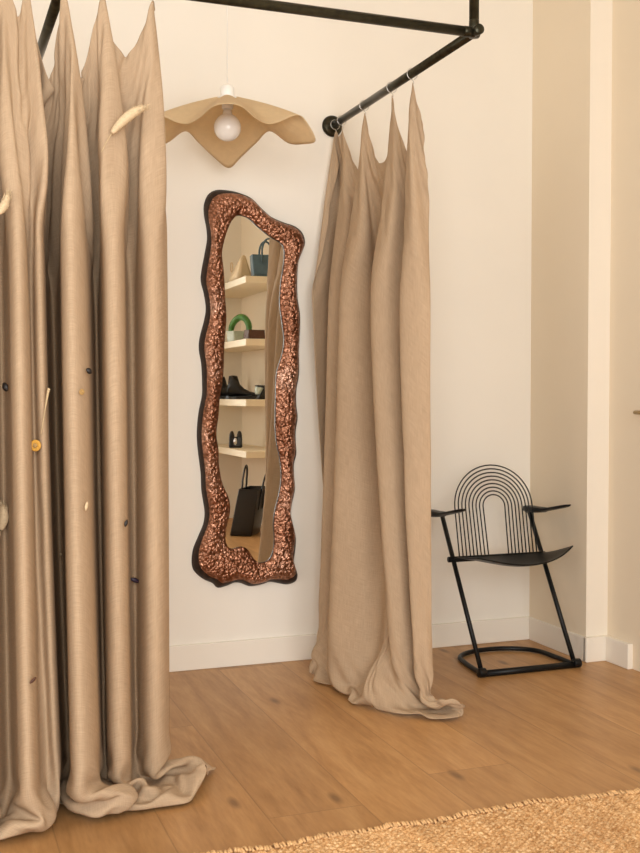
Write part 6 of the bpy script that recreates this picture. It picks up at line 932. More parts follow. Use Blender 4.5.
-41,0,0,0,0,-1,2,1,-1,2,-2,5,0,-4,0,6,-2,-4,1,-2,1,-1,0,0,0,0,-1,0,-1,1,1,1,-1,3,0,-2,0,-1,3,4,-6,-1,7,7,-1,-10,-1,11,-1,-6,-7,3,0,0,0,0,0,-1,1,0,0,0,-1,-1,1,1,-1,0,0,2,0,5,-2,-5,5,-2,-1,-1,5,1,-8,4,3,1,-8,0,6,1,-3,0,-1,-2,0,1,0,0,0,0,-1,0,0,0,1,0,-1,0,-1,1,-1,0,1,1,1,-1,0,-1,1,-1,0,-1,1,1,1,-1,2,-2,-1,4,-1,1,1,-4,2,2,-3,4,-1,-4,-1,1,-1,1,-1,0,0,1,1,0,0,2,0,-3,2,0,-1,-1,-1,0,0,0,
-40,0,-1,0,0,0,1,1,1,-1,3,-4,4,-2,-2,1,2,-1,-1,0,-1,0,0,0,0,0,-1,-1,2,-1,0,2,-1,0,4,-3,0,2,-1,4,1,-4,1,-1,4,0,-6,2,9,3,3,-13,-1,-3,1,-1,0,1,0,1,-1,-1,0,0,-1,1,1,-1,1,0,1,0,4,-1,-4,2,-1,3,-4,6,8,-12,-2,5,2,-10,4,5,-1,-3,1,-4,1,0,1,-1,0,-1,0,1,-1,1,1,-1,-1,0,-1,0,1,-1,1,1,2,-3,0,1,-1,0,-1,1,0,2,-1,2,-1,5,-5,-1,0,1,0,-2,0,11,-8,-1,0,-1,-1,0,1,-1,0,-1,1,0,0,1,0,-1,2,0,-1,1,1,-2,0,-1,-1,1,
-40,-1,0,0,0,0,1,4,-2,2,-4,3,-2,6,-5,-2,2,3,-2,-2,-1,0,0,0,1,-1,0,-1,-1,2,0,0,2,-2,1,2,-3,0,1,1,5,-4,-3,1,2,6,-2,-7,5,5,-3,3,-7,0,-1,-1,0,1,2,-2,0,0,-2,0,0,1,2,-1,1,3,-2,-1,-1,4,1,-2,1,-4,8,-7,1,10,-10,-2,7,4,-12,4,4,1,-8,0,-1,2,-1,0,-1,0,1,-1,1,1,-1,0,0,-2,0,0,1,0,-1,2,1,-2,1,0,-2,0,1,-1,1,0,3,-2,1,1,5,-6,-2,1,2,-2,-1,1,4,-3,-1,0,0,0,0,0,-1,-1,1,0,0,1,0,2,-1,2,-3,0,1,-1,-1,0,0,-1,
-41,0,0,0,0,1,0,0,2,-1,1,-2,1,1,2,-4,1,1,0,-1,0,-1,1,0,-1,0,-2,0,0,1,2,-1,2,-1,-1,5,0,-5,0,0,5,1,-6,0,1,4,5,-6,-2,0,1,-1,1,-1,-1,1,0,1,0,0,0,-3,0,0,0,1,0,1,-1,1,2,1,-1,-3,6,4,-8,2,-3,6,-8,4,8,-10,-1,9,-1,-6,2,0,0,-3,1,0,-1,0,0,0,-1,1,1,0,0,-1,-2,1,0,-1,0,1,1,0,1,0,0,-2,0,0,-1,0,1,0,1,1,-1,-1,2,3,-3,0,1,1,-3,1,0,0,-1,0,0,0,0,-1,-1,0,0,1,0,0,1,-1,0,2,1,-2,1,-1,0,-1,0,0,
-41,0,0,0,0,0,0,0,2,-1,3,-3,0,0,3,-1,-1,1,0,-1,-1,1,-1,1,0,-1,-1,-1,0,1,1,1,-1,4,-3,-1,7,1,-7,-1,1,3,-2,-2,5,-4,6,-1,-5,2,-1,-1,2,-1,-1,0,2,0,0,0,-2,0,-1,-1,2,-1,0,1,0,0,1,1,0,0,-2,7,7,-11,-2,2,0,-3,6,3,-9,1,8,-3,-3,0,0,-1,0,0,0,-1,0,0,0,1,0,0,-1,-1,0,-1,0,0,0,0,2,0,0,2,0,-3,-1,0,0,0,0,1,-1,2,-1,-1,2,1,0,-2,3,2,-3,-1,1,-1,0,-1,0,1,-1,0,0,0,-1,1,0,0,0,1,0,0,1,-1,0,0,-1,0,-1,0,
-40,-1,0,0,0,0,0,1,0,0,1,1,-1,0,1,1,0,-2,1,0,-2,0,1,0,-1,-1,0,-1,1,0,1,0,1,0,4,-4,-1,5,2,-7,2,3,-1,-2,1,8,-7,2,-3,0,-1,0,0,1,0,0,1,0,-1,-1,-2,0,0,0,0,0,1,1,0,0,1,-1,2,0,-1,-1,6,1,-5,-3,9,-7,0,6,-2,-4,3,-1,-1,0,0,0,0,0,-1,-1,-1,1,1,0,0,0,-1,-1,0,0,-1,0,1,0,0,4,-1,-1,-2,0,0,0,0,-1,0,0,1,0,1,0,-1,2,0,-1,0,5,5,-7,-2,-1,0,0,1,-1,0,-1,-1,0,0,0,1,0,0,0,0,0,1,0,-1,1,0,-1,0,0,
-41,1,-1,0,0,1,-1,0,1,1,-1,2,-2,0,2,2,-2,-1,0,0,0,0,0,0,0,-1,-1,0,-1,0,1,1,0,0,1,2,-3,1,6,1,-7,1,0,-1,0,2,1,0,-1,-1,0,0,-1,1,0,2,0,0,-2,-2,1,-1,0,0,0,0,0,0,1,0,1,1,0,1,2,-2,-1,7,-5,-1,0,5,-6,8,6,-10,-4,2,0,-1,0,1,1,-1,-3,0,1,-1,1,0,1,-1,-2,0,-1,0,0,1,0,0,0,0,0,0,0,-1,0,1,-1,-1,1,1,-1,1,0,0,1,0,0,0,-1,1,1,-1,0,1,-1,0,0,0,0,-1,0,-1,1,0,0,0,0,0,0,1,0,0,0,1,-2,0,0,-1,
-41,0,0,-1,1,0,1,-1,1,0,0,1,0,-1,1,3,-1,-2,0,0,-1,1,1,-1,-1,-1,-1,0,0,1,-1,1,0,1,0,3,0,-3,0,5,0,-3,1,-1,-1,1,2,-1,0,-1,0,0,0,-1,2,1,1,-2,-2,0,-1,1,-1,0,0,0,0,1,0,0,0,1,1,0,-2,1,0,4,4,-7,-1,4,-2,1,8,1,-7,-2,-1,0,-1,2,1,-2,-2,0,0,1,0,1,-1,-1,-1,0,0,0,-1,0,1,1,-1,0,0,-1,0,1,0,0,-1,-1,1,0,1,0,1,-1,0,1,2,-2,0,1,1,-1,-2,0,0,1,0,1,-1,-1,-1,0,0,0,0,1,0,0,0,0,0,0,0,0,0,0,-1,1,
-62,0,0,0,0,1,-1,1,-1,1,0,1,2,-2,-1,1,1,0,-1,1,0,0,1,-1,-3,0,0,-2,0,1,1,0,2,-1,1,0,2,0,-2,1,2,0,1,-3,1,0,1,1,0,-2,1,-1,0,1,3,1,-2,-3,-2,0,1,-1,0,-1,0,1,0,0,0,0,1,1,0,2,1,-2,0,1,8,-1,-8,1,6,-6,4,11,1,-12,-4,3,-1,4,-1,-6,0,1,1,1,0,0,-2,-3,0,-1,0,-1,0,1,0,1,8,-1,-1,1,-2,-6,0,1,-2,0,0,1,0,0,1,1,-1,1,1,-1,-1,1,2,-1,-1,0,0,1,1,-2,-1,-1,0,0,-1,1,0,0,1,0,0,0,1,-1,0,0,0,-1,1,-1,
-62,0,0,-1,0,0,2,-1,1,0,0,0,1,0,0,1,0,-1,0,-1,2,2,-2,-2,0,-2,0,-1,1,0,0,1,-1,2,-1,1,0,2,0,-1,1,2,2,-2,-2,0,1,0,1,-1,-1,1,1,4,1,-2,-4,-2,1,0,-1,-1,0,0,0,0,1,0,0,1,-1,1,2,-2,2,0,-1,0,2,7,-3,-5,2,1,2,6,1,0,-2,-8,4,6,-9,-3,2,1,0,0,0,-3,-2,0,0,0,-1,0,0,-1,2,-1,-1,1,1,5,-3,-3,0,0,-1,-1,1,0,1,0,0,1,0,0,1,1,-1,-1,1,-1,1,-1,1,2,-1,-1,-1,0,-1,-1,1,0,1,0,0,0,0,0,0,0,0,0,0,0,-1,0,
-61,-2,0,1,0,0,0,0,0,1,0,0,1,1,-1,0,1,-1,0,1,1,0,-1,-2,-1,0,-1,0,-1,1,1,-1,1,1,1,-1,1,0,1,-1,0,2,2,0,-1,-2,1,0,-1,2,-1,1,4,2,-2,-4,-2,0,1,-1,-1,1,-1,-1,1,0,0,0,0,0,1,0,1,1,-2,2,0,-1,0,5,3,-5,-2,3,-1,3,1,2,-3,1,8,-7,-7,4,0,-1,1,-1,-2,-2,0,0,-1,-1,1,-1,-1,1,0,1,-2,3,4,-6,-1,4,-3,0,0,-1,0,1,-1,1,1,0,0,0,2,0,-1,0,-1,1,-1,1,1,0,0,-1,-2,0,0,0,0,0,0,0,1,0,0,0,0,0,0,0,0,0,-1,0,
-62,0,0,0,0,0,0,1,0,0,0,1,0,1,-1,0,0,0,0,0,2,0,-3,0,-1,0,0,-1,0,0,0,1,1,-1,1,0,0,0,1,1,-1,1,3,1,1,6,-10,0,0,0,1,3,3,-1,-4,-3,0,1,-2,0,0,0,0,0,-1,1,0,0,1,-1,0,1,0,2,0,-1,0,1,0,-1,7,1,-6,0,1,1,2,-1,2,6,-1,-11,5,0,0,0,-1,-2,-2,0,-1,-1,0,0,-1,0,-1,1,1,0,0,0,-2,0,1,0,1,0,-1,-1,0,1,0,0,0,0,0,1,0,2,-1,-1,1,-1,0,1,1,2,-3,-1,0,-1,1,-1,-1,1,0,1,0,0,0,0,0,0,0,0,0,0,0,-1,
-62,0,0,-1,1,1,0,-1,0,0,2,-1,0,1,1,-1,0,1,-1,2,1,-3,-1,0,0,-1,0,0,0,-1,1,0,0,1,-1,1,0,0,1,1,-1,0,3,2,-2,-1,-1,0,1,1,3,3,-1,-4,-3,1,1,-1,-1,-1,1,-1,0,-1,1,0,0,1,0,-1,1,-1,1,1,1,-1,1,-1,1,0,2,5,-2,-4,0,1,4,0,3,3,-11,6,0,-1,-1,0,-3,-2,0,0,-1,-1,0,0,0,-1,0,0,0,1,0,-1,-1,2,0,-1,1,-1,0,1,0,-2,2,-1,1,0,0,0,1,1,-1,0,-1,1,0,0,2,-1,-1,-2,0,1,-1,-1,1,0,0,1,0,0,0,0,0,0,0,1,-1,0,-1,0,
-62,0,0,0,0,0,0,1,0,0,0,0,0,1,0,0,0,0,1,1,0,-2,0,-1,-1,1,-1,0,2,-1,-2,1,0,0,1,0,0,1,-1,1,1,-1,1,4,-1,-1,-1,1,1,1,3,1,-4,-3,1,1,-2,-2,1,1,-1,-1,-1,1,-1,1,1,0,0,1,-2,1,0,0,2,0,-1,1,-1,2,-2,4,4,-4,-3,1,2,3,3,-5,3,0,1,-1,-1,-5,-1,2,0,-3,0,0,-1,0,-1,0,-1,1,1,0,-1,-1,0,-1,3,0,0,0,-2,0,1,1,-1,1,0,0,0,0,0,1,1,-1,0,-1,1,1,0,-2,0,0,0,-1,0,1,-1,1,0,-1,0,1,0,0,0,0,1,-1,1,-1,0,-1,
-104,0,-1,0,1,2,0,-2,0,1,0,1,1,-1,1,0,1,0,2,1,-4,0,0,-2,0,-1,1,3,-2,-1,-1,0,0,1,0,1,0,0,0,0,2,1,-2,3,5,-3,-1,1,4,8,-1,-7,-1,0,-2,-3,0,1,0,-2,-1,-1,0,-1,1,0,0,1,1,1,0,-1,0,1,0,3,0,-2,1,-1,3,-1,4,5,-5,-4,2,4,0,5,8,-2,-7,-1,0,0,-3,-4,-2,1,-2,-1,-1,0,-1,-2,1,2,-1,2,1,-1,-4,2,4,-1,-2,-2,0,1,-1,0,1,0,-1,1,0,0,0,0,3,-1,-1,0,2,2,-3,-1,-1,0,0,0,-1,0,1,-2,1,0,1,0,1,-1,-1,1,0,1,0,0,-1,0,
-104,0,0,0,0,0,0,1,0,0,1,0,0,1,0,0,0,3,2,-2,-1,-2,-2,1,0,-1,0,0,0,-1,0,0,1,-1,1,0,1,0,1,0,0,1,0,0,1,1,6,6,0,-5,-1,1,0,-2,0,-1,-1,-2,-1,-1,-1,1,-1,1,-1,-1,1,0,1,0,2,0,-2,0,1,1,1,2,-2,0,-1,1,1,1,4,-2,-4,7,6,-2,-4,0,3,-2,-4,-1,0,0,-1,-2,0,0,-1,-3,0,1,-1,0,2,1,-2,0,5,-2,-7,4,2,-1,1,1,-3,-1,1,1,1,-2,0,1,0,0,0,1,-1,1,2,-1,1,-1,-1,-1,-1,-1,0,0,0,0,0,1,0,0,0,0,0,0,1,1,-1,-1,0,-1,
-103,0,0,0,-1,0,1,-1,1,1,-1,1,0,0,0,0,0,1,1,1,-1,0,0,-1,-1,0,-2,0,1,-1,0,0,0,1,0,1,0,0,1,-1,0,1,1,0,-1,1,1,0,1,0,0,0,-1,1,0,1,0,0,-1,0,0,0,0,-2,-1,0,0,1,0,1,-1,2,1,-1,0,0,1,0,1,0,0,0,0,0,0,0,1,0,0,1,-1,0,0,0,0,0,0,0,0,0,0,-1,0,0,-1,-3,1,-1,0,0,-1,1,0,0,0,1,1,-2,0,0,2,0,-1,-1,1,1,0,-1,1,0,0,0,0,1,-1,1,-1,1,0,0,-1,-1,-1,0,0,0,0,0,1,0,0,0,0,0,1,-1,0,-1,0,0,
-104,0,0,0,0,0,0,1,0,0,1,0,1,0,0,0,0,0,-1,0,0,0,-1,0,0,-1,0,0,-1,1,0,1,0,0,1,-1,1,1,-1,1,1,-1,1,0,0,0,2,-1,1,0,0,0,-1,1,0,-1,-1,0,0,0,0,-1,0,0,0,1,-1,0,1,0,1,0,1,0,0,0,0,1,0,1,0,0,-1,1,-1,0,0,1,0,1,-1,0,0,-1,0,0,0,-1,0,-1,0,0,0,0,0,2,-1,-2,0,0,0,-2,2,2,-2,1,-1,0,-1,1,0,1,0,0,0,1,0,0,0,0,0,0,-1,1,1,-1,0,-1,0,0,-1,0,0,-1,0,1,0,1,-1,1,0,1,-1,1,-1,0,0,-1,0,-1,
-228,0,-1,1,0,0,0,1,1,1,1,1,0,0,1,0,0,0,0,0,-1,-1,0,-2,-1,0,0,-2,0,1,1,0,0,1,1,1,1,0,1,1,0,1,0,1,0,0,3,0,0,0,0,0,0,-1,-1,0,0,0,-1,-1,0,0,-1,-1,1,0,1,1,0,1,1,0,1,2,0,1,0,0,1,0,1,0,0,0,0,-1,1,1,0,-1,0,0,-1,0,-1,0,-1,0,-2,1,-2,0,-1,-1,-1,0,-1,0,1,2,-1,-1,1,2,1,-2,0,-1,-1,-1,2,0,1,1,0,1,1,1,-1,1,0,0,0,1,-1,0,0,-1,-1,-1,0,-1,-1,-1,1,0,1,0,2,0,1,-1,0,0,0,-1,-1,0,-1,0,
-229,0,1,-1,0,1,1,1,1,1,0,1,0,1,0,0,1,0,-1,-1,0,0,-2,0,-1,-1,-2,0,-1,1,1,1,1,1,0,1,0,2,0,1,1,0,1,0,1,0,1,1,0,0,0,0,-1,0,0,0,-1,-1,-1,1,-1,0,0,-1,-1,1,1,1,0,1,1,1,1,0,1,0,1,1,0,1,-1,1,1,-1,1,-1,1,-1,0,0,0,-1,0,0,-1,-1,0,-1,0,-1,0,-2,0,-1,0,-1,0,-1,2,0,1,1,-1,2,-1,0,-1,-1,-1,-1,1,1,1,1,1,1,0,0,1,0,1,-1,0,0,0,0,-1,-1,0,-1,-1,0,-2,0,0,2,0,1,0,1,0,0,0,0,-1,0,0,-1,-1,-1,
-229,0,0,0,1,1,0,1,1,0,1,1,1,0,0,0,0,0,0,0,-1,-1,0,-1,-1,-1,-1,-1,0,1,0,1,1,1,1,1,0,0,2,0,0,2,0,0,2,0,1,-1,1,0,0,-1,1,-1,0,-1,-1,0,0,-1,0,-1,0,-1,1,0,1,0,2,0,1,1,0,1,1,1,0,0,1,0,1,0,0,1,-1,0,0,1,0,0,-1,0,0,-1,0,-1,0,-1,-1,-1,-1,0,-1,-1,-1,0,-1,0,1,2,0,1,0,0,0,0,-1,-1,-2,1,0,1,1,1,0,1,1,1,0,1,-1,0,0,0,0,-1,0,0,-1,-1,-1,-1,0,-1,0,1,1,1,1,0,0,1,0,-1,0,0,-2,0,-2,0,
-228,-1,0,0,0,1,1,1,0,1,1,1,0,1,0,1,0,-1,1,-2,0,-1,0,-1,-1,-1,-1,-1,0,0,1,1,1,0,1,1,1,1,0,0,2,0,2,0,-1,3,0,0,-1,1,-1,1,-1,0,-1,0,0,-1,-1,0,0,0,-1,0,-1,2,0,1,0,2,0,1,1,0,1,0,1,1,1,0,0,0,0,0,1,0,0,0,-1,0,0,0,-1,-1,0,0,-1,-1,0,-1,0,-1,-1,-1,0,-1,-1,0,1,1,1,2,0,-1,1,-1,-1,-1,-1,-1,2,0,1,0,2,0,1,0,1,0,0,1,0,0,-1,0,-1,-1,-1,0,0,-2,0,-1,0,1,1,1,0,1,1,-1,0,1,-1,-1,0,-2,0,-1,
-229,1,-1,0,0,1,1,1,1,1,1,0,1,0,0,0,0,1,-2,1,-1,0,-2,-1,0,-2,0,-1,-1,2,1,0,1,1,1,0,1,1,0,1,0,2,0,0,1,1,0,0,1,0,0,0,0,-1,0,-1,0,-1,0,-1,0,0,-1,-1,1,0,1,1,1,0,1,0,1,1,1,0,1,0,1,0,1,0,1,0,-1,1,0,-1,1,-1,0,0,-1,0,-1,0,-1,0,-1,-1,-1,-1,-1,1,-2,-1,0,0,1,0,2,1,1,0,0,-1,-1,-1,-2,1,0,2,0,1,1,0,1,1,0,0,1,-1,0,0,0,-1,0,0,-1,-1,-1,0,-1,-1,0,1,1,0,2,0,0,1,0,-1,0,-1,-1,0,-1,-1,
-229,0,1,0,0,0,1,0,2,1,0,0,1,1,0,2,0,-2,0,0,-1,-1,0,-1,-2,0,-1,-1,0,0,1,1,1,1,0,1,1,0,1,1,1,0,1,1,1,-1,1,1,0,0,0,-1,0,0,0,-1,-1,0,0,-1,-1,0,0,-1,0,1,1,0,1,1,1,1,1,1,-1,2,0,1,0,1,0,0,0,1,0,0,0,0,0,0,-1,-1,1,-1,0,-2,0,-1,-1,0,-1,0,-1,-1,0,-1,-1,0,1,2,2,2,-1,0,-1,-1,-1,-1,-1,-1,1,1,1,1,0,2,0,0,1,0,0,1,0,-1,0,0,-1,-1,0,-1,-1,-1,-1,0,0,1,1,1,0,1,1,0,0,-1,0,-1,0,-1,-1,-1,
-228,-1,0,0,0,1,1,1,0,1,1,2,0,0,0,0,2,-2,0,-1,0,-1,-1,0,-1,-1,-1,-1,0,1,0,1,1,1,1,1,0,1,1,0,0,2,0,1,0,1,0,1,0,0,0,0,-1,0,-1,0,0,-1,-1,1,-1,0,0,-1,0,0,1,1,1,0,1,1,0,1,1,0,2,0,0,0,1,0,1,-1,1,-1,0,1,-1,0,0,0,-1,0,-1,0,-1,0,-1,-1,0,-2,0,-1,-1,0,-1,1,0,2,-1,2,0,1,0,-1,0,-2,-1,-1,1,1,1,1,1,0,1,1,0,0,1,-1,0,1,-1,0,-1,0,-1,-1,-1,0,-1,-1,1,0,1,1,1,0,0,0,0,1,-1,0,-2,-1,0,0,
-229,0,0,0,0,1,1,1,1,1,1,0,1,0,0,2,0,-1,0,-1,0,-1,-1,-2,0,-1,-1,-1,0,0,1,1,0,1,1,1,1,1,0,1,1,1,0,1,0,1,0,2,-1,0,0,0,0,-1,0,0,-1,0,-1,-1,0,0,-1,-1,0,2,0,1,0,2,0,1,1,0,1,1,0,0,1,1,0,1,-1,1,-1,1,0,-1,1,-1,0,0,-1,0,-1,0,-1,-1,0,-1,-1,0,-1,-1,0,-1,-1,0,2,0,3,4,-2,-1,-1,0,-2,-1,-1,0,1,0,0,1,1,1,1,0,1,1,-1,1,0,-1,0,-1,0,-1,0,-1,-1,-1,-1,0,0,1,1,1,0,1,0,1,0,-1,0,-1,0,-1,-1,-1,
-229,1,-1,0,1,0,1,1,1,0,1,1,1,1,0,-1,1,-1,0,-1,0,-1,-1,0,-1,-1,-1,-1,-1,1,1,1,1,1,1,0,1,0,1,0,2,0,1,3,-1,2,-1,0,0,0,0,-1,0,0,0,-1,-1,0,0,-1,0,-1,0,0,0,0,1,1,1,0,1,0,1,1,1,0,1,1,0,0,0,1,0,0,1,0,0,0,-1,1,-1,-1,0,-1,1,-1,-1,0,-1,-1,-1,0,-1,-1,-1,-1,1,0,3,3,1,2,-1,-3,-1,-1,-1,-1,-1,-1,1,1,1,1,1,1,0,1,0,0,1,-1,0,0,0,0,-1,0,-2,0,0,-2,0,-1,0,1,1,1,1,0,1,0,-1,0,0,-1,-1,0,-2,0,
-229,0,0,0,0,2,0,1,1,1,1,0,1,1,-1,1,-1,0,0,0,-1,-1,0,-1,-2,0,-1,-1,0,1,1,0,1,0,1,2,1,0,1,0,1,2,0,0,0,-1,1,2,0,0,0,0,0,-1,-1,0,0,-1,-1,0,0,0,-1,-1,0,1,1,0,1,1,1,1,1,0,1,1,0,0,1,1,0,0,1,0,0,-1,0,1,0,-1,0,0,0,-1,-1,-1,0,-1,0,0,-1,-2,0,-1,0,-1,-1,0,1,2,2,-2,1,2,0,-1,-1,-2,-1,0,0,1,1,1,0,1,1,0,1,0,0,1,0,0,0,-1,0,-2,0,-1,-1,0,-1,-2,1,1,1,0,1,1,0,0,1,0,-1,0,-1,-2,0,-1,
-131,0,1,0,-1,0,1,1,0,1,0,1,0,0,1,-1,0,0,0,0,-1,1,-1,-1,0,-1,-1,0,0,0,0,1,1,1,0,0,0,2,0,1,1,0,2,-4,1,1,3,-2,0,-1,0,0,0,1,-1,0,-1,0,0,0,-1,0,0,-1,1,0,0,1,1,0,0,1,-1,2,-1,1,0,1,0,0,1,-1,0,0,0,1,0,-1,0,1,0,-1,0,0,-1,0,0,0,-1,-1,0,0,-1,0,-1,1,-1,0,1,1,0,1,0,0,-1,0,-1,0,-1,0,0,1,1,0,1,0,0,1,-1,1,0,0,0,0,-1,0,0,0,0,-1,-1,0,-1,0,0,1,0,1,0,1,0,0,0,0,-1,0,-1,1,-1,-1,
-131,0,0,0,1,0,1,-1,2,1,1,2,1,-2,-1,-1,-1,2,-1,0,0,-1,-1,1,-1,-1,0,-1,0,3,0,1,2,2,5,3,-6,4,-1,11,-5,-4,0,12,-1,-15,-3,-2,1,0,1,5,0,-3,-2,-2,0,-1,0,0,0,0,-1,0,0,1,1,0,0,0,1,0,1,0,1,0,0,1,0,0,0,1,0,0,0,0,0,0,0,-1,0,1,-1,0,0,0,-1,-1,0,0,-1,0,0,-1,0,-1,0,0,1,1,1,0,0,-1,1,-1,0,-1,-2,0,1,1,0,1,0,0,1,0,1,0,0,0,0,0,0,0,-1,0,-1,0,0,-1,0,-1,0,0,1,1,0,0,1,0,0,0,0,-1,0,-1,0,-1,
-65,1,1,0,-2,1,1,2,-2,1,5,7,1,4,-12,-7,3,2,1,-3,3,9,2,5,-14,8,-4,-7,-4,-1,9,4,1,0,1,-6,9,-4,12,10,-4,-2,-7,-6,9,1,13,-21,5,4,-7,-9,6,-9,2,4,-2,-3,-4,-4,-1,-1,1,-1,0,1,0,0,0,1,0,0,1,0,0,0,1,-1,1,0,0,0,2,0,-1,-1,0,2,2,-3,1,1,4,-2,-7,0,1,0,-1,0,0,0,-1,1,-1,0,-1,0,2,0,2,0,-1,0,-1,0,-1,0,0,-1,1,0,1,0,0,0,0,1,0,0,0,-1,1,2,-2,-1,1,-1,0,0,0,0,0,-1,0,1,0,0,0,0,0,0,1,-1,0,0,0,-1,0,0,
-49,-3,-7,-4,-3,-3,6,12,4,-6,-9,23,12,-24,30,8,1,-18,-20,15,-6,-17,13,-11,23,-21,1,12,-13,11,-4,16,12,10,-2,-5,-14,17,-23,-26,9,6,4,5,0,26,-16,38,-27,1,4,-1,-12,5,0,-14,9,-4,-8,-5,-7,-6,-2,-5,-1,0,0,1,0,1,3,10,0,1,-1,-5,-5,-3,7,-1,3,-1,-1,-2,0,-1,7,-2,0,9,4,-5,-4,8,1,-15,-3,0,-1,-3,-1,0,0,-1,0,0,0,0,0,2,5,-3,7,-8,-2,0,0,-1,0,0,0,1,-1,0,1,1,1,0,1,-1,-1,1,1,1,-1,-1,0,-1,-1,0,-1,0,0,-1,6,-3,2,-3,0,2,-2,0,1,2,1,-3,-2,1,-1,0,
5,10,-3,-12,1,5,-30,-22,18,28,29,-50,2,26,-33,-10,17,46,2,-48,-2,13,-1,19,-17,-11,0,-20,20,-10,5,7,-1,-6,-14,14,24,-32,17,36,-6,-5,-5,-7,-10,12,5,0,-12,-9,7,-5,-16,4,7,-4,-1,5,-11,-7,-2,2,-15,-8,-5,0,3,2,3,3,2,7,21,-6,2,6,-1,-1,-18,-7,-9,3,0,7,-4,7,10,9,13,-2,-8,-8,-7,-12,11,23,0,-11,-11,-14,-6,4,-1,-3,-2,-2,-2,0,1,0,8,10,-4,9,-7,-10,3,9,-10,-9,-1,0,4,2,6,9,10,-6,-6,-4,3,-8,-3,4,11,3,0,-10,-1,3,6,-7,-7,-7,0,27,-10,3,-5,-8,-2,-7,5,9,-3,-1,-1,-4,-3,-1,
-24,-20,10,11,8,-13,33,12,-8,-17,7,26,-43,14,-1,7,-22,-10,28,12,-19,-4,-3,-9,30,29,-18,7,-44,2,-5,-13,-21,30,21,-7,-29,46,-4,-17,23,6,-4,-5,2,-10,-8,-7,38,-6,-37,8,19,-12,-23,23,-15,15,11,-1,-10,-21,2,6,-15,-8,-8,4,21,20,13,-20,-10,11,-11,4,-8,12,9,25,-7,-23,-1,7,-2,5,-7,-1,1,21,16,20,-7,-14,-27,-27,-10,9,3,8,-2,-18,-8,-12,0,-3,0,1,11,10,4,18,-27,-7,3,7,-1,-7,4,-12,10,6,13,5,1,-8,0,-7,-6,13,-14,-3,-1,6,12,8,-1,5,4,-13,-22,15,-10,8,11,-12,37,-12,12,-8,-16,4,-12,0,-1,6,-13,-5,-14,-1,
-32,25,-25,6,15,36,-16,5,9,8,-31,-26,44,-24,3,7,4,-18,0,29,3,-24,-2,0,-12,14,18,-22,22,-5,-7,-32,40,-28,-8,10,11,12,23,-7,-2,-1,5,-5,-4,-36,33,7,-26,-20,27,-17,-7,-4,32,2,16,-28,9,13,0,3,-2,-21,-9,-10,19,24,13,-7,-16,-10,-22,4,28,-20,26,1,15,-35,-18,41,-4,-28,9,-2,-1,1,0,-6,5,-1,28,8,5,-3,-14,-40,-13,4,-9,2,-2,3,-6,2,3,6,8,5,16,-7,-28,-5,2,3,-3,3,0,16,6,-7,-9,-3,0,7,8,-9,2,-8,18,6,-6,10,-10,4,12,2,-25,-4,16,-15,17,11,-30,-9,14,23,-16,-2,24,-17,1,-10,5,-13,15,-14,-7,-6,
-9,11,20,8,-6,-18,7,-6,-5,-19,0,0,-14,47,13,0,-17,-7,3,-26,1,10,10,-14,-5,3,0,-13,10,7,-6,35,-43,-8,3,9,35,7,-9,0,-4,0,6,1,3,-31,-10,6,23,-10,-12,15,-15,7,-6,4,4,25,-10,-10,2,-1,-9,-6,1,37,2,-2,-35,-10,-16,1,11,-1,-2,39,12,3,-32,-6,25,7,-11,19,-14,-7,5,15,-8,-23,-10,12,-8,18,7,-14,-10,6,-7,-19,-3,-2,0,1,-2,1,-1,4,3,16,-13,14,3,-7,-10,-9,-5,-1,19,8,-20,4,1,11,21,13,-35,23,15,-26,-18,6,20,-6,6,-4,-22,17,17,-9,-28,18,3,-15,16,24,-26,-8,-9,5,-1,15,-13,-9,16,16,-26,-9,3,-8,
-1,-2,22,-18,-8,5,-14,18,-8,5,-20,11,8,-2,23,-22,-2,12,-5,11,19,-2,-13,20,-29,-36,2,16,-3,-12,11,-20,20,25,-12,19,-15,-4,14,-22,-25,-1,3,5,-3,50,-8,-7,-11,32,-23,-4,7,-5,-7,-21,3,-3,3,-14,11,12,-1,10,25,-16,-32,-10,29,-9,-4,24,18,-5,-3,-10,-18,3,2,16,17,-21,3,10,17,-5,4,0,-10,0,-27,-13,-1,11,-1,33,9,6,-7,-7,-16,-10,-9,-7,-4,-6,-5,2,10,0,17,-3,-4,-5,33,-21,-14,4,-15,16,29,13,-7,-13,-25,-25,22,13,0,4,-8,14,6,-8,5,-18,11,-29,16,13,23,-28,-4,11,24,-20,-26,-10,12,0,-16,11,5,3,-14,9,13,13,-3,5,
-17,2,10,9,-3,-4,-5,1,4,-18,11,30,-17,-11,8,-13,4,11,9,6,-36,7,11,-5,23,9,-15,1,-17,12,0,-16,6,-13,31,-27,32,-11,-15,21,-10,9,4,2,-7,-26,4,10,-4,-20,45,3,-7,7,-33,-8,-15,3,8,15,-18,15,-12,-8,3,-7,22,18,-40,5,37,-7,-13,-5,-11,-7,5,-7,23,1,-9,3,10,18,13,12,-17,-9,15,-17,10,-35,-7,-2,-1,4,20,-2,32,10,-4,5,-4,-6,-6,4,-13,-13,16,3,7,-25,-11,12,-17,30,-17,2,-1,-17,12,-3,20,11,-3,1,-12,-19,-18,17,31,-12,4,5,-21,20,-5,-20,-9,4,-7,27,9,3,-30,-21,0,-1,-3,15,4,2,-7,3,12,-17,17,21,15,3,
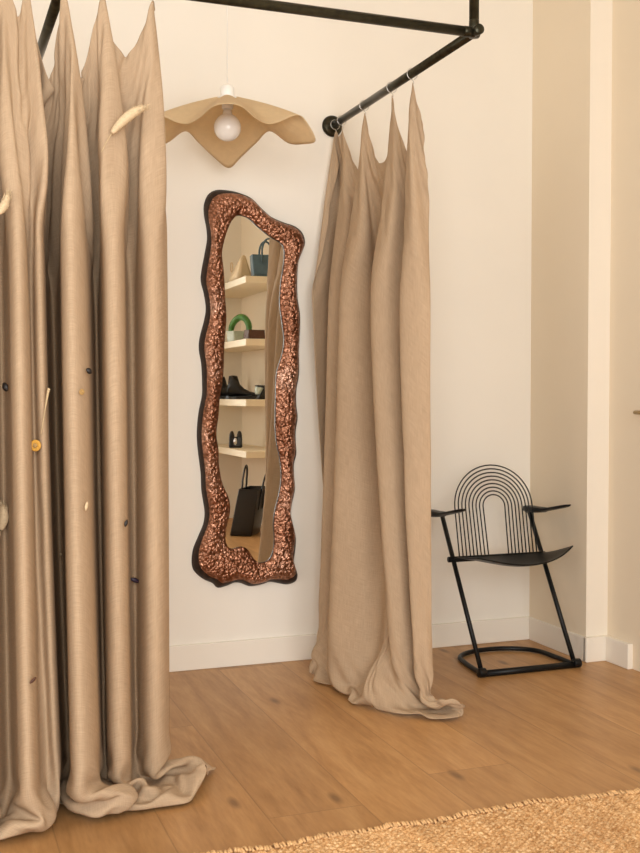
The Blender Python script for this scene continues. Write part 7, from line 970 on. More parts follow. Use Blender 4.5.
-14,7,-1,5,15,-18,12,-10,-26,7,16,17,11,-20,6,27,-13,-36,3,0,18,-21,-18,-6,9,-5,5,9,19,-19,3,38,-6,-11,7,-10,5,-3,1,-11,37,-9,-8,1,2,-16,16,-2,25,-7,-11,-23,-1,20,12,1,-22,-37,-6,14,17,-25,26,29,-21,8,10,-47,5,-2,-11,0,-6,2,15,13,0,6,-28,3,2,9,-2,-7,3,10,11,12,0,17,-27,-1,-20,-5,8,-17,7,33,6,8,14,0,-2,-6,-22,17,9,5,-24,-6,5,-10,2,3,-2,1,-5,-4,6,0,-22,15,0,-22,9,9,-15,-4,15,21,-8,19,-7,12,7,-10,-34,45,-24,-11,-10,-18,6,1,-5,10,10,10,6,-22,-1,-12,14,1,13,0,-24,-1,15,8,
-9,-2,4,18,-15,-7,-4,-7,3,30,5,-34,31,18,-14,17,0,-27,-27,19,30,8,-22,-38,-2,-16,14,1,-1,22,-4,-12,9,25,-17,14,-8,13,-4,-6,-30,6,-3,-7,6,46,-20,-5,8,23,-6,-9,8,-27,18,4,13,-13,-30,-30,12,1,-6,7,12,-2,-14,13,7,0,-6,-11,2,17,17,4,-2,-36,24,21,20,-15,10,-23,0,1,-4,-10,-18,28,18,-1,-9,-41,2,0,3,-3,-1,3,36,-1,-10,-8,19,-34,5,-3,14,22,-12,-10,20,19,-20,-27,10,-24,-8,14,5,-4,-7,18,2,-13,42,9,-5,-19,3,-1,-12,-7,-7,5,37,-22,13,-11,-4,-15,-18,-5,11,15,11,-2,-11,6,0,-6,8,-1,-13,21,11,-28,-14,17,
-9,2,1,4,-8,-2,14,-7,-4,-9,15,26,-33,2,12,-28,17,28,-24,-10,10,32,-3,5,-38,-11,-11,5,25,-2,-4,19,13,-26,5,26,-7,-1,-4,-7,8,-4,6,-1,0,-17,14,-10,-27,29,6,21,-12,-5,-19,23,-33,-3,8,-2,-33,24,-8,-21,31,5,-16,4,-7,14,-10,13,22,4,-4,-4,-29,19,16,5,3,1,-10,9,-43,-9,7,-10,20,-12,22,12,4,-6,-35,-3,1,4,-11,13,-6,8,18,-5,8,9,-19,23,8,-17,-9,-1,40,-8,-12,-12,25,-1,-24,-31,6,11,3,-7,23,20,-7,9,10,2,-20,-32,-1,-6,22,-10,-13,7,-18,24,1,-7,-2,0,14,-11,-29,-1,11,29,2,12,-5,3,-10,-20,22,22,-23,-29,
-7,2,-1,-9,-8,20,-6,-4,22,24,-7,-13,22,-31,-17,40,-26,-28,29,-16,-17,6,42,18,-9,-1,-24,5,-30,4,31,0,-5,28,3,-16,18,-17,-32,15,16,-5,-5,3,-4,17,-30,2,-16,14,16,3,5,8,0,-49,48,6,-25,-25,-6,-16,32,21,-39,-10,6,-8,17,-11,25,28,4,-4,-11,-30,9,13,2,-3,-2,-19,11,-11,34,-22,-14,-11,-4,-1,8,7,4,11,17,-6,-20,-9,0,-9,16,-16,21,33,6,6,-2,-8,-13,-15,-1,21,-19,-20,24,27,-9,-24,10,18,-37,-18,-2,34,-17,-4,-7,7,6,15,2,14,0,-7,-14,-18,11,-10,9,-19,10,21,-10,-4,9,-13,37,-8,9,5,-6,-14,17,-10,-14,13,-18,16,12,9,
-7,0,-6,-8,25,5,-5,10,20,-4,8,5,-8,0,-19,1,10,6,-21,-12,-5,-8,-17,28,25,8,-8,-20,30,-1,3,-1,-2,-13,-11,5,-18,2,14,12,-6,4,-2,-1,5,2,9,-22,13,-11,2,8,13,-18,-24,23,-15,-3,14,9,-15,-9,-38,1,33,-14,1,24,13,-6,16,-19,-15,1,-25,1,7,0,1,7,-19,1,9,9,-24,20,-7,-8,-3,-1,0,18,42,5,-5,-22,-9,-6,-6,-2,0,22,-23,-17,20,-3,13,-1,-10,3,-5,-7,9,1,-3,-10,6,12,6,-20,25,-10,23,-31,21,9,-7,-10,-10,-3,8,-7,12,-12,-11,21,-21,-6,1,4,2,-7,7,7,2,36,-2,11,7,-24,19,-16,-45,22,6,-3,14,-1,28,1,
1,-9,-19,-18,8,15,5,21,0,0,9,11,1,1,-13,-12,6,3,-6,12,0,-21,-4,-23,3,11,19,11,-13,0,-14,-7,-4,5,10,-4,-8,-4,53,2,-13,2,0,-4,-1,6,13,3,-24,-4,-4,14,-9,9,7,-28,5,-1,-6,5,18,-34,12,5,-31,19,38,6,-15,11,-21,-12,-12,-10,14,13,21,-1,-12,-26,-11,26,-1,-19,29,-9,-2,-2,-5,-16,6,5,-6,20,7,4,-1,9,11,-27,-16,-20,23,16,-26,-9,20,-20,-1,0,4,9,1,5,-6,17,-8,6,9,14,-8,-14,-19,34,-25,-30,30,3,7,-25,2,18,-12,-15,-2,-1,31,0,-9,6,6,2,-11,-5,-14,2,8,24,9,-9,-14,23,10,-23,-3,8,-8,0,4,13,
-3,-23,-5,26,-27,0,2,3,5,8,1,8,14,-13,17,-22,-1,-14,12,-7,-11,3,-7,-4,-2,5,7,2,-4,1,-4,-3,-1,0,11,15,-2,2,-27,26,23,-1,10,-1,-7,-26,-11,26,13,-11,-9,-23,18,0,16,20,-42,22,10,2,-24,11,13,-35,9,43,-40,9,9,10,9,-1,-20,-30,5,13,-16,1,-2,5,36,8,-39,22,-32,9,1,8,12,-11,-23,-12,-2,10,10,9,-3,-5,-9,38,-29,14,-22,5,0,13,-30,6,-1,4,-5,4,4,37,14,-29,0,21,-16,-20,4,37,-13,-37,-4,28,-24,-4,6,18,10,-29,13,9,-2,-4,-20,15,14,3,9,-2,-4,-17,-19,-2,1,0,6,31,-11,-10,8,-6,23,-26,-13,6,9,-16])
CLOTH['right'] = (50, 111, [7, 19, 47, 77, 102], 1.8642, 2.1000, 136,
[0.0,1.2,2.5,3.7,5.0,6.2,7.4,8.7,9.9,11.2,12.4,13.6,14.9,16.1,18.0,19.9,21.8,23.7,25.6,27.4,30.6,33.8,37.0,40.1,47.1,54.0,61.0,67.9,74.9,81.8,88.8,95.7,102.7,109.6,113.6,115.6,117.5,119.5,120.8,122.1,123.4,124.7,126.0,127.3,128.6,129.8,131.1,132.4,133.7,135.0],
[3040,-5,-2,-3,-3,-6,-1,16,12,11,-14,-4,16,-21,-15,19,9,-1,0,-12,-10,6,14,10,5,6,0,-6,17,12,-11,0,19,17,11,-7,-6,-4,-3,-2,-2,-5,-7,-9,-10,-11,-15,-9,-10,8,8,14,6,3,1,2,-13,7,18,-6,-12,13,14,6,-1,-4,-5,-3,-3,-2,-2,0,-1,-1,-3,-6,-14,-14,-12,13,12,10,15,11,16,5,16,4,12,4,4,1,0,-5,-14,-14,-12,-11,-10,-10,-12,-13,-10,-5,5,-7,-2,17,11,-20,13,
-1,1,-3,0,-2,-4,1,-2,6,9,18,-16,-30,31,-3,0,3,3,-12,11,-5,-16,-3,12,4,2,9,4,-28,1,28,-9,-25,-3,5,5,3,2,2,3,1,0,-1,-2,-1,-1,-1,-7,0,0,1,-4,8,4,7,3,13,-22,-16,24,11,-25,-7,3,1,2,4,1,2,2,1,0,2,2,-2,-2,-2,-1,-1,-10,14,1,-12,4,-4,8,-8,13,-10,-1,8,0,-4,-4,5,4,1,0,-1,-4,-1,-1,-6,-6,8,23,-10,-23,10,37,-30,
-3,-1,0,-3,-4,2,7,5,-12,-4,16,17,-5,-9,-1,-1,-1,-4,-3,-3,20,-1,-24,-4,-1,4,4,14,12,-22,-8,28,-1,-26,-8,8,7,4,0,2,0,0,-2,-1,-3,-3,4,1,-4,-6,1,-2,-3,3,-1,6,8,19,-15,-20,17,14,-20,-9,4,5,3,3,1,0,1,1,0,-2,-2,-6,2,12,0,-11,-10,10,9,-12,1,2,-2,-4,13,0,-14,5,2,-7,-2,3,4,4,1,0,-6,-2,3,-1,-10,4,20,-7,-11,8,20,
-5,-1,-3,-2,-1,6,6,4,-5,-9,-1,22,10,-20,7,-3,1,-3,0,-9,-6,23,2,-30,14,0,-13,-4,19,21,-20,-14,26,11,-23,-7,3,1,4,1,0,-2,-2,-3,-2,2,0,2,-2,-3,14,-8,-13,-5,1,1,5,6,20,-7,-25,13,20,-9,-6,0,0,0,1,1,1,0,0,-1,-5,-2,1,-2,16,3,-24,2,0,10,-3,-1,9,-12,2,13,0,-17,-3,9,4,-4,-3,-4,2,2,1,1,1,-3,-6,-6,17,23,-24,-14,16,
-8,-3,-1,-2,3,6,3,0,12,-10,-8,4,16,-3,-1,-2,-1,-5,1,3,-7,-15,22,-3,-9,5,16,-9,-17,9,24,-17,-15,22,14,-16,-6,0,1,0,0,-3,-3,-1,-1,0,2,1,1,-8,-5,20,10,-12,-2,-14,-10,1,10,23,-1,-25,8,15,-3,-4,-3,0,1,1,1,1,0,-4,-4,1,1,-1,-5,10,-5,-5,1,1,8,-4,4,1,-2,-5,17,1,-1,0,-3,-1,1,1,-8,-5,-1,0,2,-3,10,-2,-16,11,24,-24,-15,
-11,0,-1,0,3,6,4,-1,4,10,-20,-3,17,8,-7,-4,-1,-1,-1,-3,11,-10,-20,20,-6,-3,2,22,-3,-24,6,27,-10,-23,24,5,-11,-2,-1,1,-2,-4,-2,-1,0,1,-1,4,3,-9,-6,0,9,18,0,-4,2,11,-31,-9,28,3,-26,2,8,-2,0,3,0,1,2,2,-1,-5,-3,3,-1,-1,2,-1,0,-5,5,0,-4,6,-9,20,-9,5,2,8,-7,-2,1,1,-3,-2,-1,-4,-2,-1,6,-5,-7,20,-12,-15,13,25,-12,
-10,-1,-1,2,4,3,2,1,3,0,2,-8,1,13,-3,-4,-1,-2,0,-1,0,7,-4,-22,21,-4,-9,1,21,5,-23,1,26,-6,-27,23,2,-8,1,0,-4,-2,-2,-1,-1,2,-2,1,6,-2,-10,-4,-2,1,8,24,-3,-12,20,-16,-17,19,4,-23,-1,2,6,2,1,2,2,1,-2,-4,-1,4,-3,0,2,-2,-2,-5,4,1,3,-4,8,-9,16,-9,-7,18,3,-11,3,1,-1,-4,-4,-2,0,-2,5,4,-11,-4,12,-7,-8,9,24,
-9,-1,0,0,4,4,2,1,1,1,1,-7,2,11,-2,-5,1,-1,-1,-4,0,1,5,-6,-11,13,3,-11,-1,21,8,-24,-3,28,-6,-23,17,-1,-4,1,-4,-3,-1,-1,0,2,-3,1,3,2,-11,5,-8,3,-6,2,19,-21,16,25,-15,-19,12,8,-18,1,2,1,2,2,2,1,-3,-3,-1,1,-1,-1,3,0,-3,-3,1,0,-1,9,-4,11,-12,16,-6,-6,12,-4,-1,-2,-1,-3,-3,-1,-1,-2,3,2,-3,-10,16,4,-12,2,-1,
-10,0,-1,2,5,2,1,1,3,0,2,-6,-1,9,3,-6,-1,-3,2,1,-15,8,2,1,-11,6,11,1,-13,2,15,11,-24,5,23,-11,-20,9,7,-5,-5,-2,-1,-1,1,0,-2,0,2,1,-2,-4,6,-5,16,-21,-8,36,-6,-7,17,-10,-16,11,3,-11,-1,2,2,1,2,1,-4,-2,-1,3,-1,-3,-4,8,7,-18,7,0,2,0,8,-8,11,-6,11,-5,-1,2,-4,0,-2,-4,-1,-1,0,-1,1,3,-5,-6,5,8,-5,1,11,
-9,-2,1,2,3,4,1,0,1,1,1,-3,-2,6,8,-7,-6,-1,-6,17,-6,-18,10,15,-19,-1,4,11,0,-14,9,10,-2,-12,16,13,-12,-3,0,-7,-4,-2,1,-1,2,-2,-3,2,0,2,-3,-6,14,-11,-1,25,-19,-3,8,3,-6,17,-4,-15,10,-4,-4,1,1,2,2,-1,-3,-3,2,-2,-2,8,-8,-7,12,-5,-9,10,-2,-2,3,2,5,-2,5,4,0,1,-4,-1,-3,-2,-2,-1,-1,0,0,5,-2,-6,-4,16,-2,-7,4,
-8,-1,-2,4,4,0,1,1,2,1,1,-1,-2,2,6,-3,-7,-3,-2,-1,17,-4,-20,7,8,-9,2,5,9,-6,-9,11,8,-10,2,17,-1,-7,-6,-5,-4,1,0,-1,3,-4,-1,0,0,3,-2,-5,0,6,-8,4,21,-22,1,9,-1,0,17,-7,-12,5,-2,-1,1,2,2,-2,-4,-2,2,-2,-4,3,4,-3,1,-2,-6,1,9,-1,-7,6,0,4,3,-1,3,8,-5,-6,-4,-1,-1,0,-1,-1,0,1,1,-4,0,-1,15,-11,-3,
-7,-2,1,1,3,2,0,0,2,1,1,0,0,0,5,-3,-5,-3,4,-10,-3,19,2,-19,9,-3,-1,-1,9,8,-14,-1,15,-9,0,13,12,-3,-14,-11,-2,3,-2,1,2,-5,-1,2,-2,3,-2,-2,-3,15,-12,-2,11,5,-18,9,13,-8,0,16,-9,-3,-2,-2,2,1,0,-3,-4,0,2,-4,-2,-1,4,2,1,0,-12,4,1,8,2,-8,2,4,2,1,-1,3,1,-4,-3,-1,0,-1,-2,1,-1,0,1,-4,1,-5,18,3,-14,
-7,0,0,1,2,1,1,1,1,2,0,0,-1,1,4,-1,-7,-1,-1,1,-4,-7,16,7,-17,3,1,-2,0,12,2,-12,6,0,-4,8,6,-3,-8,-5,1,3,-3,3,-2,-3,-2,1,0,1,2,-5,-2,10,-1,-8,4,12,-11,-5,13,6,-11,11,7,-1,-8,-3,0,3,-1,-5,-4,1,2,-3,-3,1,-4,7,-3,4,-8,-1,1,-1,9,0,-3,4,0,3,1,0,-2,-1,-1,-1,-2,1,-1,0,-1,2,1,-3,-1,-1,-1,16,1,
-2,-1,-4,2,1,2,0,1,0,2,1,0,0,1,3,0,-8,-1,-2,-1,2,-2,-4,12,-2,-7,2,1,0,5,7,-5,-2,1,1,0,2,-4,-4,-2,6,-2,-1,2,-3,-4,1,-1,1,3,2,-7,-2,1,13,-11,-1,9,6,-17,6,14,-3,1,18,1,-5,-17,4,0,-2,-6,-3,2,1,-4,-1,3,-4,-9,8,4,-3,-4,0,2,0,4,1,0,1,4,-1,0,0,-2,-1,0,0,-1,-1,1,-1,2,1,-3,-3,6,-4,5,8,
-9,-2,1,1,4,1,2,-1,1,4,1,1,-1,-1,1,-2,-4,-1,-3,-2,-4,8,2,-2,1,-2,-2,2,0,0,12,2,-8,3,-2,2,0,-5,-5,4,5,-7,2,2,-6,-2,-2,-3,3,4,4,-5,-7,-1,12,2,-9,5,15,-10,-14,17,16,-15,14,0,-4,8,1,-6,-7,-11,-1,4,-1,-4,-2,-11,19,-1,-21,4,5,0,0,1,1,5,-2,1,2,4,1,0,-1,-3,1,-1,-1,0,-2,2,0,1,4,-5,-4,5,-3,0,8,
-12,-1,2,4,3,1,0,0,1,3,2,1,-1,0,-2,-1,-2,-2,-3,1,4,-13,-1,10,10,-12,1,2,0,-1,4,10,-7,4,-4,-1,-2,-6,3,9,-5,-5,4,-1,-6,-1,1,-5,-1,6,2,0,-6,-1,3,12,-7,-3,10,9,-18,-7,22,7,0,9,12,-1,-22,-14,6,-9,3,5,-3,-5,3,5,-20,10,7,-8,-3,-1,2,-1,1,3,0,2,0,3,2,-1,-3,0,2,-1,0,-1,-1,4,-4,3,2,-2,-4,1,1,0,3,
-13,-1,2,7,1,1,0,0,0,4,2,0,1,-1,-2,-3,-1,0,-2,-7,-3,16,-3,-20,7,6,1,1,1,0,1,7,7,-1,-7,-2,-3,-1,9,-1,-9,1,4,-7,-3,0,-1,12,-9,-14,11,13,-11,-4,1,6,3,-5,5,14,-2,-21,-1,24,-9,3,-7,-4,10,15,-21,-1,5,1,-8,-2,-1,-2,15,-12,-6,2,2,-3,2,1,-1,2,1,1,1,3,1,0,-2,2,0,-2,1,-2,2,10,-16,1,9,-1,-5,-1,5,-2,0,
-16,1,5,6,2,-1,0,1,0,1,4,1,0,-1,-3,-1,-1,-1,-1,-3,-5,-8,7,14,-14,5,-2,1,3,-1,1,4,8,3,-6,-5,-1,6,-2,-5,-2,4,-2,-7,1,-1,-2,-4,9,9,-17,-6,11,-2,-1,3,6,-3,0,10,15,-12,-20,-1,17,-1,13,12,-2,-13,-15,3,5,-7,-4,0,11,-19,-1,10,0,-4,1,-2,0,2,1,0,1,1,1,2,2,-3,2,3,-2,-1,0,-2,1,7,-3,-7,4,2,-2,-1,4,-1,-1,
-16,4,3,7,-1,1,0,-1,0,3,3,2,-1,-2,-2,-1,-1,-1,-2,-2,-2,-3,0,-3,3,4,-1,0,1,1,0,2,6,3,1,-11,-4,0,5,0,-1,4,-7,-1,1,-2,1,7,-11,-9,17,3,-11,0,1,1,5,0,-2,4,15,11,-15,-22,-3,22,4,2,2,-11,-5,5,-1,-7,-1,3,-7,24,-21,-21,14,18,-7,-6,2,0,0,2,0,1,0,2,1,2,4,-2,-3,0,-1,-1,0,-8,24,-14,-14,14,0,-1,1,1,0,
-20,1,15,3,-1,0,0,0,0,1,4,2,-1,-2,-3,-1,1,-2,0,-4,-3,-1,1,-4,0,5,0,1,1,0,-1,1,5,7,-8,-9,1,13,1,-8,2,-2,-5,2,-1,0,-2,-5,10,-3,-18,8,7,-1,0,1,3,2,-1,0,7,17,6,-9,-18,-10,18,0,4,-10,0,4,-7,-2,1,-1,-3,-8,10,7,-18,-6,15,3,-2,1,1,-1,2,-1,1,1,2,0,1,2,-2,1,-2,2,-1,-3,-14,20,7,-10,0,-1,1,2,-2,
-39,20,17,0,1,-1,-2,1,0,0,7,5,-1,-6,-3,-1,-1,-1,-1,-3,-5,-5,-5,-1,7,2,2,-1,1,0,1,0,2,9,-1,-12,13,5,-11,-1,1,-6,4,0,-3,-1,-1,-10,-2,1,-1,-5,7,4,1,-1,2,3,2,0,2,15,24,8,-3,-5,-11,6,-22,-8,5,-6,-5,3,0,-2,-1,-5,-9,-2,11,-7,2,8,1,0,0,2,0,1,1,1,3,3,2,-2,-1,-1,2,2,-4,2,5,-19,-3,27,-3,-10,0,2,1,
-23,20,3,0,-1,-1,-1,0,0,1,4,8,-1,-8,-3,1,-1,0,0,-3,-7,-4,-7,3,7,2,0,-1,-1,2,-1,0,1,2,13,13,-10,-9,-6,0,3,4,-4,-4,0,1,-2,-11,-10,3,5,0,6,2,-1,-1,-1,5,2,-1,0,1,11,20,11,1,-4,-23,-13,1,-2,-1,5,-3,-1,0,0,-7,-6,-3,-1,8,4,2,-1,1,0,0,3,-1,1,0,4,5,-1,-2,-1,3,3,-3,-1,-9,-9,9,1,2,9,-3,-2,1,1,
-3,6,-2,-2,0,-1,0,1,0,-2,2,7,-1,-7,-1,2,0,1,-1,0,-3,-8,-5,1,4,3,0,-2,0,0,0,-1,-1,4,4,5,1,-6,1,4,-4,-4,-1,2,0,2,-1,-8,-7,-4,5,4,4,0,-1,0,1,1,-1,0,0,0,2,8,9,4,-6,-9,1,2,-2,-1,-5,0,2,1,1,-6,-4,-3,-1,5,3,2,1,-1,-1,0,2,0,0,1,2,4,0,-3,5,1,-4,1,0,-7,4,-8,4,2,10,-1,-5,-1,0,
2,-2,0,-1,0,0,0,1,-1,1,-1,3,0,-3,-2,1,1,-1,0,1,1,-6,-7,1,4,1,-1,0,-2,0,0,0,0,-1,3,0,-7,4,2,-2,1,2,1,-2,2,1,3,-1,-5,-7,0,4,2,1,-1,0,0,1,-1,0,0,-1,-1,1,5,2,-7,0,3,0,2,-2,2,1,-1,3,1,0,-5,-5,-1,4,4,-1,-2,0,1,-1,1,1,0,0,2,0,0,2,-1,0,-1,1,2,-8,-6,7,6,0,-1,5,-2,-1,-1,
7,-1,-2,1,-2,0,0,-1,0,-1,-1,0,0,-2,-1,0,-1,0,-1,0,1,0,-8,-3,4,0,-2,-1,0,-1,-1,-1,-1,-1,-1,-1,2,-3,3,2,1,-2,1,2,0,-1,2,3,-2,-1,-4,2,1,-1,0,1,-1,-1,1,0,0,0,0,-2,0,0,-2,4,-1,3,2,3,0,1,3,-1,2,3,2,-7,-4,1,2,0,-1,-1,-1,2,-1,0,1,0,1,3,1,0,1,-1,2,-1,0,-1,-7,4,8,-2,-3,5,0,-3,-1,
9,-2,1,-2,0,-1,-1,-1,0,-1,0,-1,0,-1,0,-2,0,0,0,-1,-1,0,-2,-1,-1,-2,0,0,-1,-2,0,-1,-2,-1,-2,-3,-1,2,1,2,1,2,1,1,1,1,0,1,0,-1,1,-1,-1,0,1,-1,0,0,-1,0,-2,0,-1,0,-1,-1,-2,3,3,1,2,2,3,2,1,3,2,3,-2,1,-3,-1,-2,0,-1,-1,1,-1,0,0,0,0,1,0,1,2,0,1,0,0,1,0,-4,2,2,1,0,-2,-1,1,-1,
10,0,-2,0,-1,-1,0,-1,-2,0,0,-1,-1,0,-1,0,-1,-1,0,0,-1,-1,-1,-1,-2,0,-1,-2,-1,0,-2,-1,-1,-2,-2,-3,-2,3,2,1,1,2,1,1,1,1,2,1,0,0,-1,-1,1,-1,-1,0,-1,0,0,-1,0,-1,0,-1,-1,-1,-2,3,2,3,2,2,2,3,2,1,3,2,2,-2,-2,-2,0,-2,0,-1,-2,1,0,0,0,0,0,2,1,0,1,1,0,0,0,-1,5,-1,-2,0,0,1,-1,0,-1,
11,-1,0,-2,0,-1,-2,0,-1,0,-1,-1,-1,-1,0,-1,0,0,-1,0,-2,0,-2,-2,0,-2,-1,0,-1,-2,-1,-2,-1,-2,-3,-2,-2,3,1,2,2,1,1,2,1,2,1,2,-1,-1,0,-1,0,0,-1,0,0,-1,-1,0,-1,0,-1,-1,-1,-2,-1,3,3,3,2,2,3,2,3,2,5,-1,4,-3,-2,-2,-1,0,-2,-1,0,-1,0,1,-1,0,1,1,1,1,1,0,1,-1,1,0,-1,2,2,-3,0,0,1,-2,1,
13,-2,-1,0,-2,-1,0,-2,0,-1,-1,-1,0,-1,-1,-1,0,-1,1,-2,0,-2,-1,-3,-3,2,-1,-1,-2,-1,-2,-1,-1,-3,-2,-3,-3,3,3,1,2,2,1,1,2,1,2,1,0,0,-1,0,-1,-1,1,-1,0,-1,0,-2,0,-1,-1,0,-2,-2,1,0,5,1,4,3,3,3,2,3,-3,15,-1,-4,-4,-2,-2,-3,0,-1,0,0,0,-1,0,0,2,0,2,1,1,1,0,0,1,3,1,-5,10,-5,-8,5,0,-1,-4,
14,-1,-2,-1,0,-1,-2,-1,-1,-1,-1,0,-2,0,-1,0,-1,0,-2,0,-1,-1,-2,-1,-2,-1,-1,-1,-1,-3,-1,-1,-3,-1,-3,-4,-2,3,2,2,2,2,2,2,1,1,2,2,-1,-1,0,-1,-1,1,-1,0,-1,0,-1,0,-1,-1,-1,-2,-2,-2,-2,3,7,0,3,3,-1,7,7,5,1,1,3,-1,-3,-5,0,-2,-2,-1,1,-1,0,0,0,0,0,0,2,2,1,0,0,1,-1,-2,1,1,-8,6,7,-2,-3,1,1,
15,-2,0,-2,-1,-2,0,-1,-2,-1,0,-1,-1,-1,-1,-1,0,-1,0,-1,-1,-2,-1,-1,-2,-3,0,-2,-1,-1,-2,-2,-2,-2,-2,-5,-2,2,3,2,2,2,2,1,2,2,2,1,0,0,-1,-1,0,-1,0,-1,0,-1,-1,0,-1,-1,0,-2,-2,-2,1,4,0,1,3,4,12,1,-1,7,3,1,1,-2,-1,-4,-4,2,-1,-2,-2,0,0,0,0,0,0,1,3,2,0,1,0,1,0,2,-5,8,-2,-2,4,2,-7,-3,-2,
16,-2,-1,-1,-2,0,-2,-1,-1,-1,-1,-1,-1,-1,-1,-1,-1,0,0,-1,-2,-1,-1,-4,0,-1,-1,-2,-2,-2,-2,-1,-3,-5,-1,-3,-4,5,2,3,2,2,2,2,1,2,2,2,0,-1,-2,1,-1,-1,0,0,-1,0,-1,-2,0,-1,-2,-3,-5,-2,-9,-2,19,10,-7,12,10,-1,3,-2,3,2,4,-1,-2,-3,1,-3,-1,-1,-1,-1,0,0,0,-2,2,4,2,0,1,1,0,1,-1,-1,8,-2,-5,11,-3,-17,8,0,-7,
17,-1,-2,-1,-1,-2,-2,-1,-1,-1,-1,-2,0,-1,-1,0,-1,-1,-1,0,-2,-1,-3,0,11,-10,-10,6,-1,-10,-4,-3,-5,3,-3,-3,-1,3,3,2,3,2,2,2,2,2,1,3,-1,0,-1,-1,0,-1,-1,0,0,-1,-1,-1,-1,-1,-1,-1,0,-4,2,6,1,2,2,7,4,1,-6,3,11,14,-3,-8,1,9,-10,-8,5,-2,-7,0,0,0,-1,1,-3,-3,8,2,3,2,2,0,1,4,-2,-8,7,-9,5,10,-7,-7,9,
18,-2,-2,-1,-1,-1,-2,-2,-1,0,-1,-1,-2,-1,-1,-1,0,-1,0,-2,-1,-3,3,-7,-9,13,0,-11,2,3,-15,-5,6,-9,-4,5,-5,2,3,4,2,2,3,1,2,3,2,2,0,-2,0,-1,-1,0,0,-1,-1,-1,-1,0,-1,-1,-1,0,-1,-1,1,8,1,-2,1,-6,-3,20,18,3,10,-10,-9,6,-8,-9,16,-8,-11,4,4,0,0,-2,0,-2,0,1,2,2,2,3,2,0,0,-1,7,0,-7,9,-10,-6,9,7,-8,
11,-2,0,-1,-1,-2,0,-1,0,-2,-1,0,-1,1,-1,-1,-1,0,0,0,-2,1,-7,3,4,-3,-5,-5,-1,-3,10,5,-13,-23,6,16,-5,1,3,0,2,2,1,1,2,0,2,1,-1,1,-1,0,-1,0,-1,0,1,-2,0,-1,-1,0,-1,0,0,1,3,-5,-6,22,10,-13,1,6,3,-1,-12,-21,8,38,-14,3,-12,16,-3,-6,-1,-2,-4,1,-2,-1,1,-1,2,2,0,1,-1,2,1,-3,0,15,-2,-1,4,-11,-8,-2,-2,
5,0,-1,0,0,-1,-2,1,-1,0,-1,-1,1,1,-2,0,0,0,-1,0,1,-2,1,1,-7,0,7,-9,-1,0,-2,-2,-1,2,6,-4,2,-1,0,2,1,1,0,1,-1,1,1,0,1,-1,0,0,0,-1,1,-1,0,1,-1,0,0,-1,-1,0,2,-13,10,4,-5,-1,-3,3,-3,-9,10,8,1,-1,1,9,0,-1,-5,6,15,-19,-3,-2,0,-2,3,-1,-3,-1,0,2,1,2,1,0,-1,0,12,-3,-1,1,4,14,3,-34,-18,
5,0,-1,1,-7,-2,3,0,0,0,0,-2,1,2,-3,2,0,-1,1,0,-1,-1,7,-6,1,0,-2,-3,-7,4,-4,-15,6,0,-9,21,2,-5,3,2,0,1,0,0,2,0,0,0,0,0,1,0,-1,-1,-1,2,-1,0,0,-1,0,-1,0,1,-10,22,6,-34,8,0,0,2,4,0,0,-2,2,9,-4,10,-5,-2,16,-15,-7,25,1,-8,-3,0,-8,-6,-6,-12,10,3,-4,2,15,-4,0,3,-8,3,25,-7,-2,2,-17,24,-8,
8,-3,0,-4,7,-1,-7,-2,-2,0,0,0,-1,1,-4,4,2,0,-1,2,-1,4,4,-3,-13,3,2,-2,-20,-1,9,-3,-25,17,9,4,14,0,-8,3,2,-1,1,1,-1,1,0,-1,1,0,1,1,-2,2,-1,-5,2,1,-1,0,-1,-1,-3,-6,7,-4,-26,16,3,0,4,-4,-6,-2,-4,8,6,4,34,-19,8,6,-18,19,6,-7,0,1,-8,-9,4,13,5,-6,-21,-3,14,-5,-18,24,25,-8,-13,13,-6,-1,-24,-10,16,1,43,
6,1,0,3,-7,-6,14,-8,-7,-2,1,0,1,1,-2,-2,6,0,0,-2,2,-4,-6,18,-8,-11,2,-8,3,-4,-3,2,1,-12,2,8,28,-9,0,-3,1,0,0,0,1,0,0,-1,0,1,1,2,-1,-3,5,-2,-5,0,2,-1,-1,-2,-2,-3,-3,-3,7,-9,-3,-1,3,-2,-2,2,-5,3,3,16,-26,28,25,-8,14,-14,-5,5,-2,4,11,-13,-29,-4,10,7,-7,-2,-12,17,12,-13,4,28,-2,-8,-6,-29,20,5,-2,14,-23,
7,4,1,-3,-3,-9,-14,20,-6,-3,-3,2,1,4,-2,-5,2,7,-1,-2,-2,-1,-11,23,10,-35,-10,11,-3,2,-3,1,0,2,-12,2,17,10,0,-2,-2,1,2,0,0,1,-2,0,-1,2,1,5,1,-6,-1,9,-7,-6,-1,1,-1,-1,-3,-3,-3,-4,-3,-2,1,0,4,1,-5,-2,0,1,-2,4,3,4,18,1,22,-10,-1,0,-7,-1,4,29,-6,-30,-27,18,-4,1,12,-9,-10,3,8,16,12,-29,-8,26,7,13,10,-5,-22,
12,-3,-10,-15,-3,6,3,-4,11,-3,1,-8,3,6,1,-3,-5,2,8,1,-1,0,2,-32,23,28,-20,-11,-4,-14,-4,4,5,7,-12,-1,8,13,4,0,0,0,1,1,0,-1,0,-1,1,2,1,6,3,-5,-6,1,10,-4,-7,-8,-2,2,-1,-5,-1,-6,-2,0,-1,-1,7,2,0,-3,-4,2,0,-2,8,-2,23,5,-16,21,-2,1,12,-3,-11,-2,27,-5,1,-5,3,1,-7,-18,17,-15,-16,-4,2,9,11,11,-8,-2,1,-6,-2,
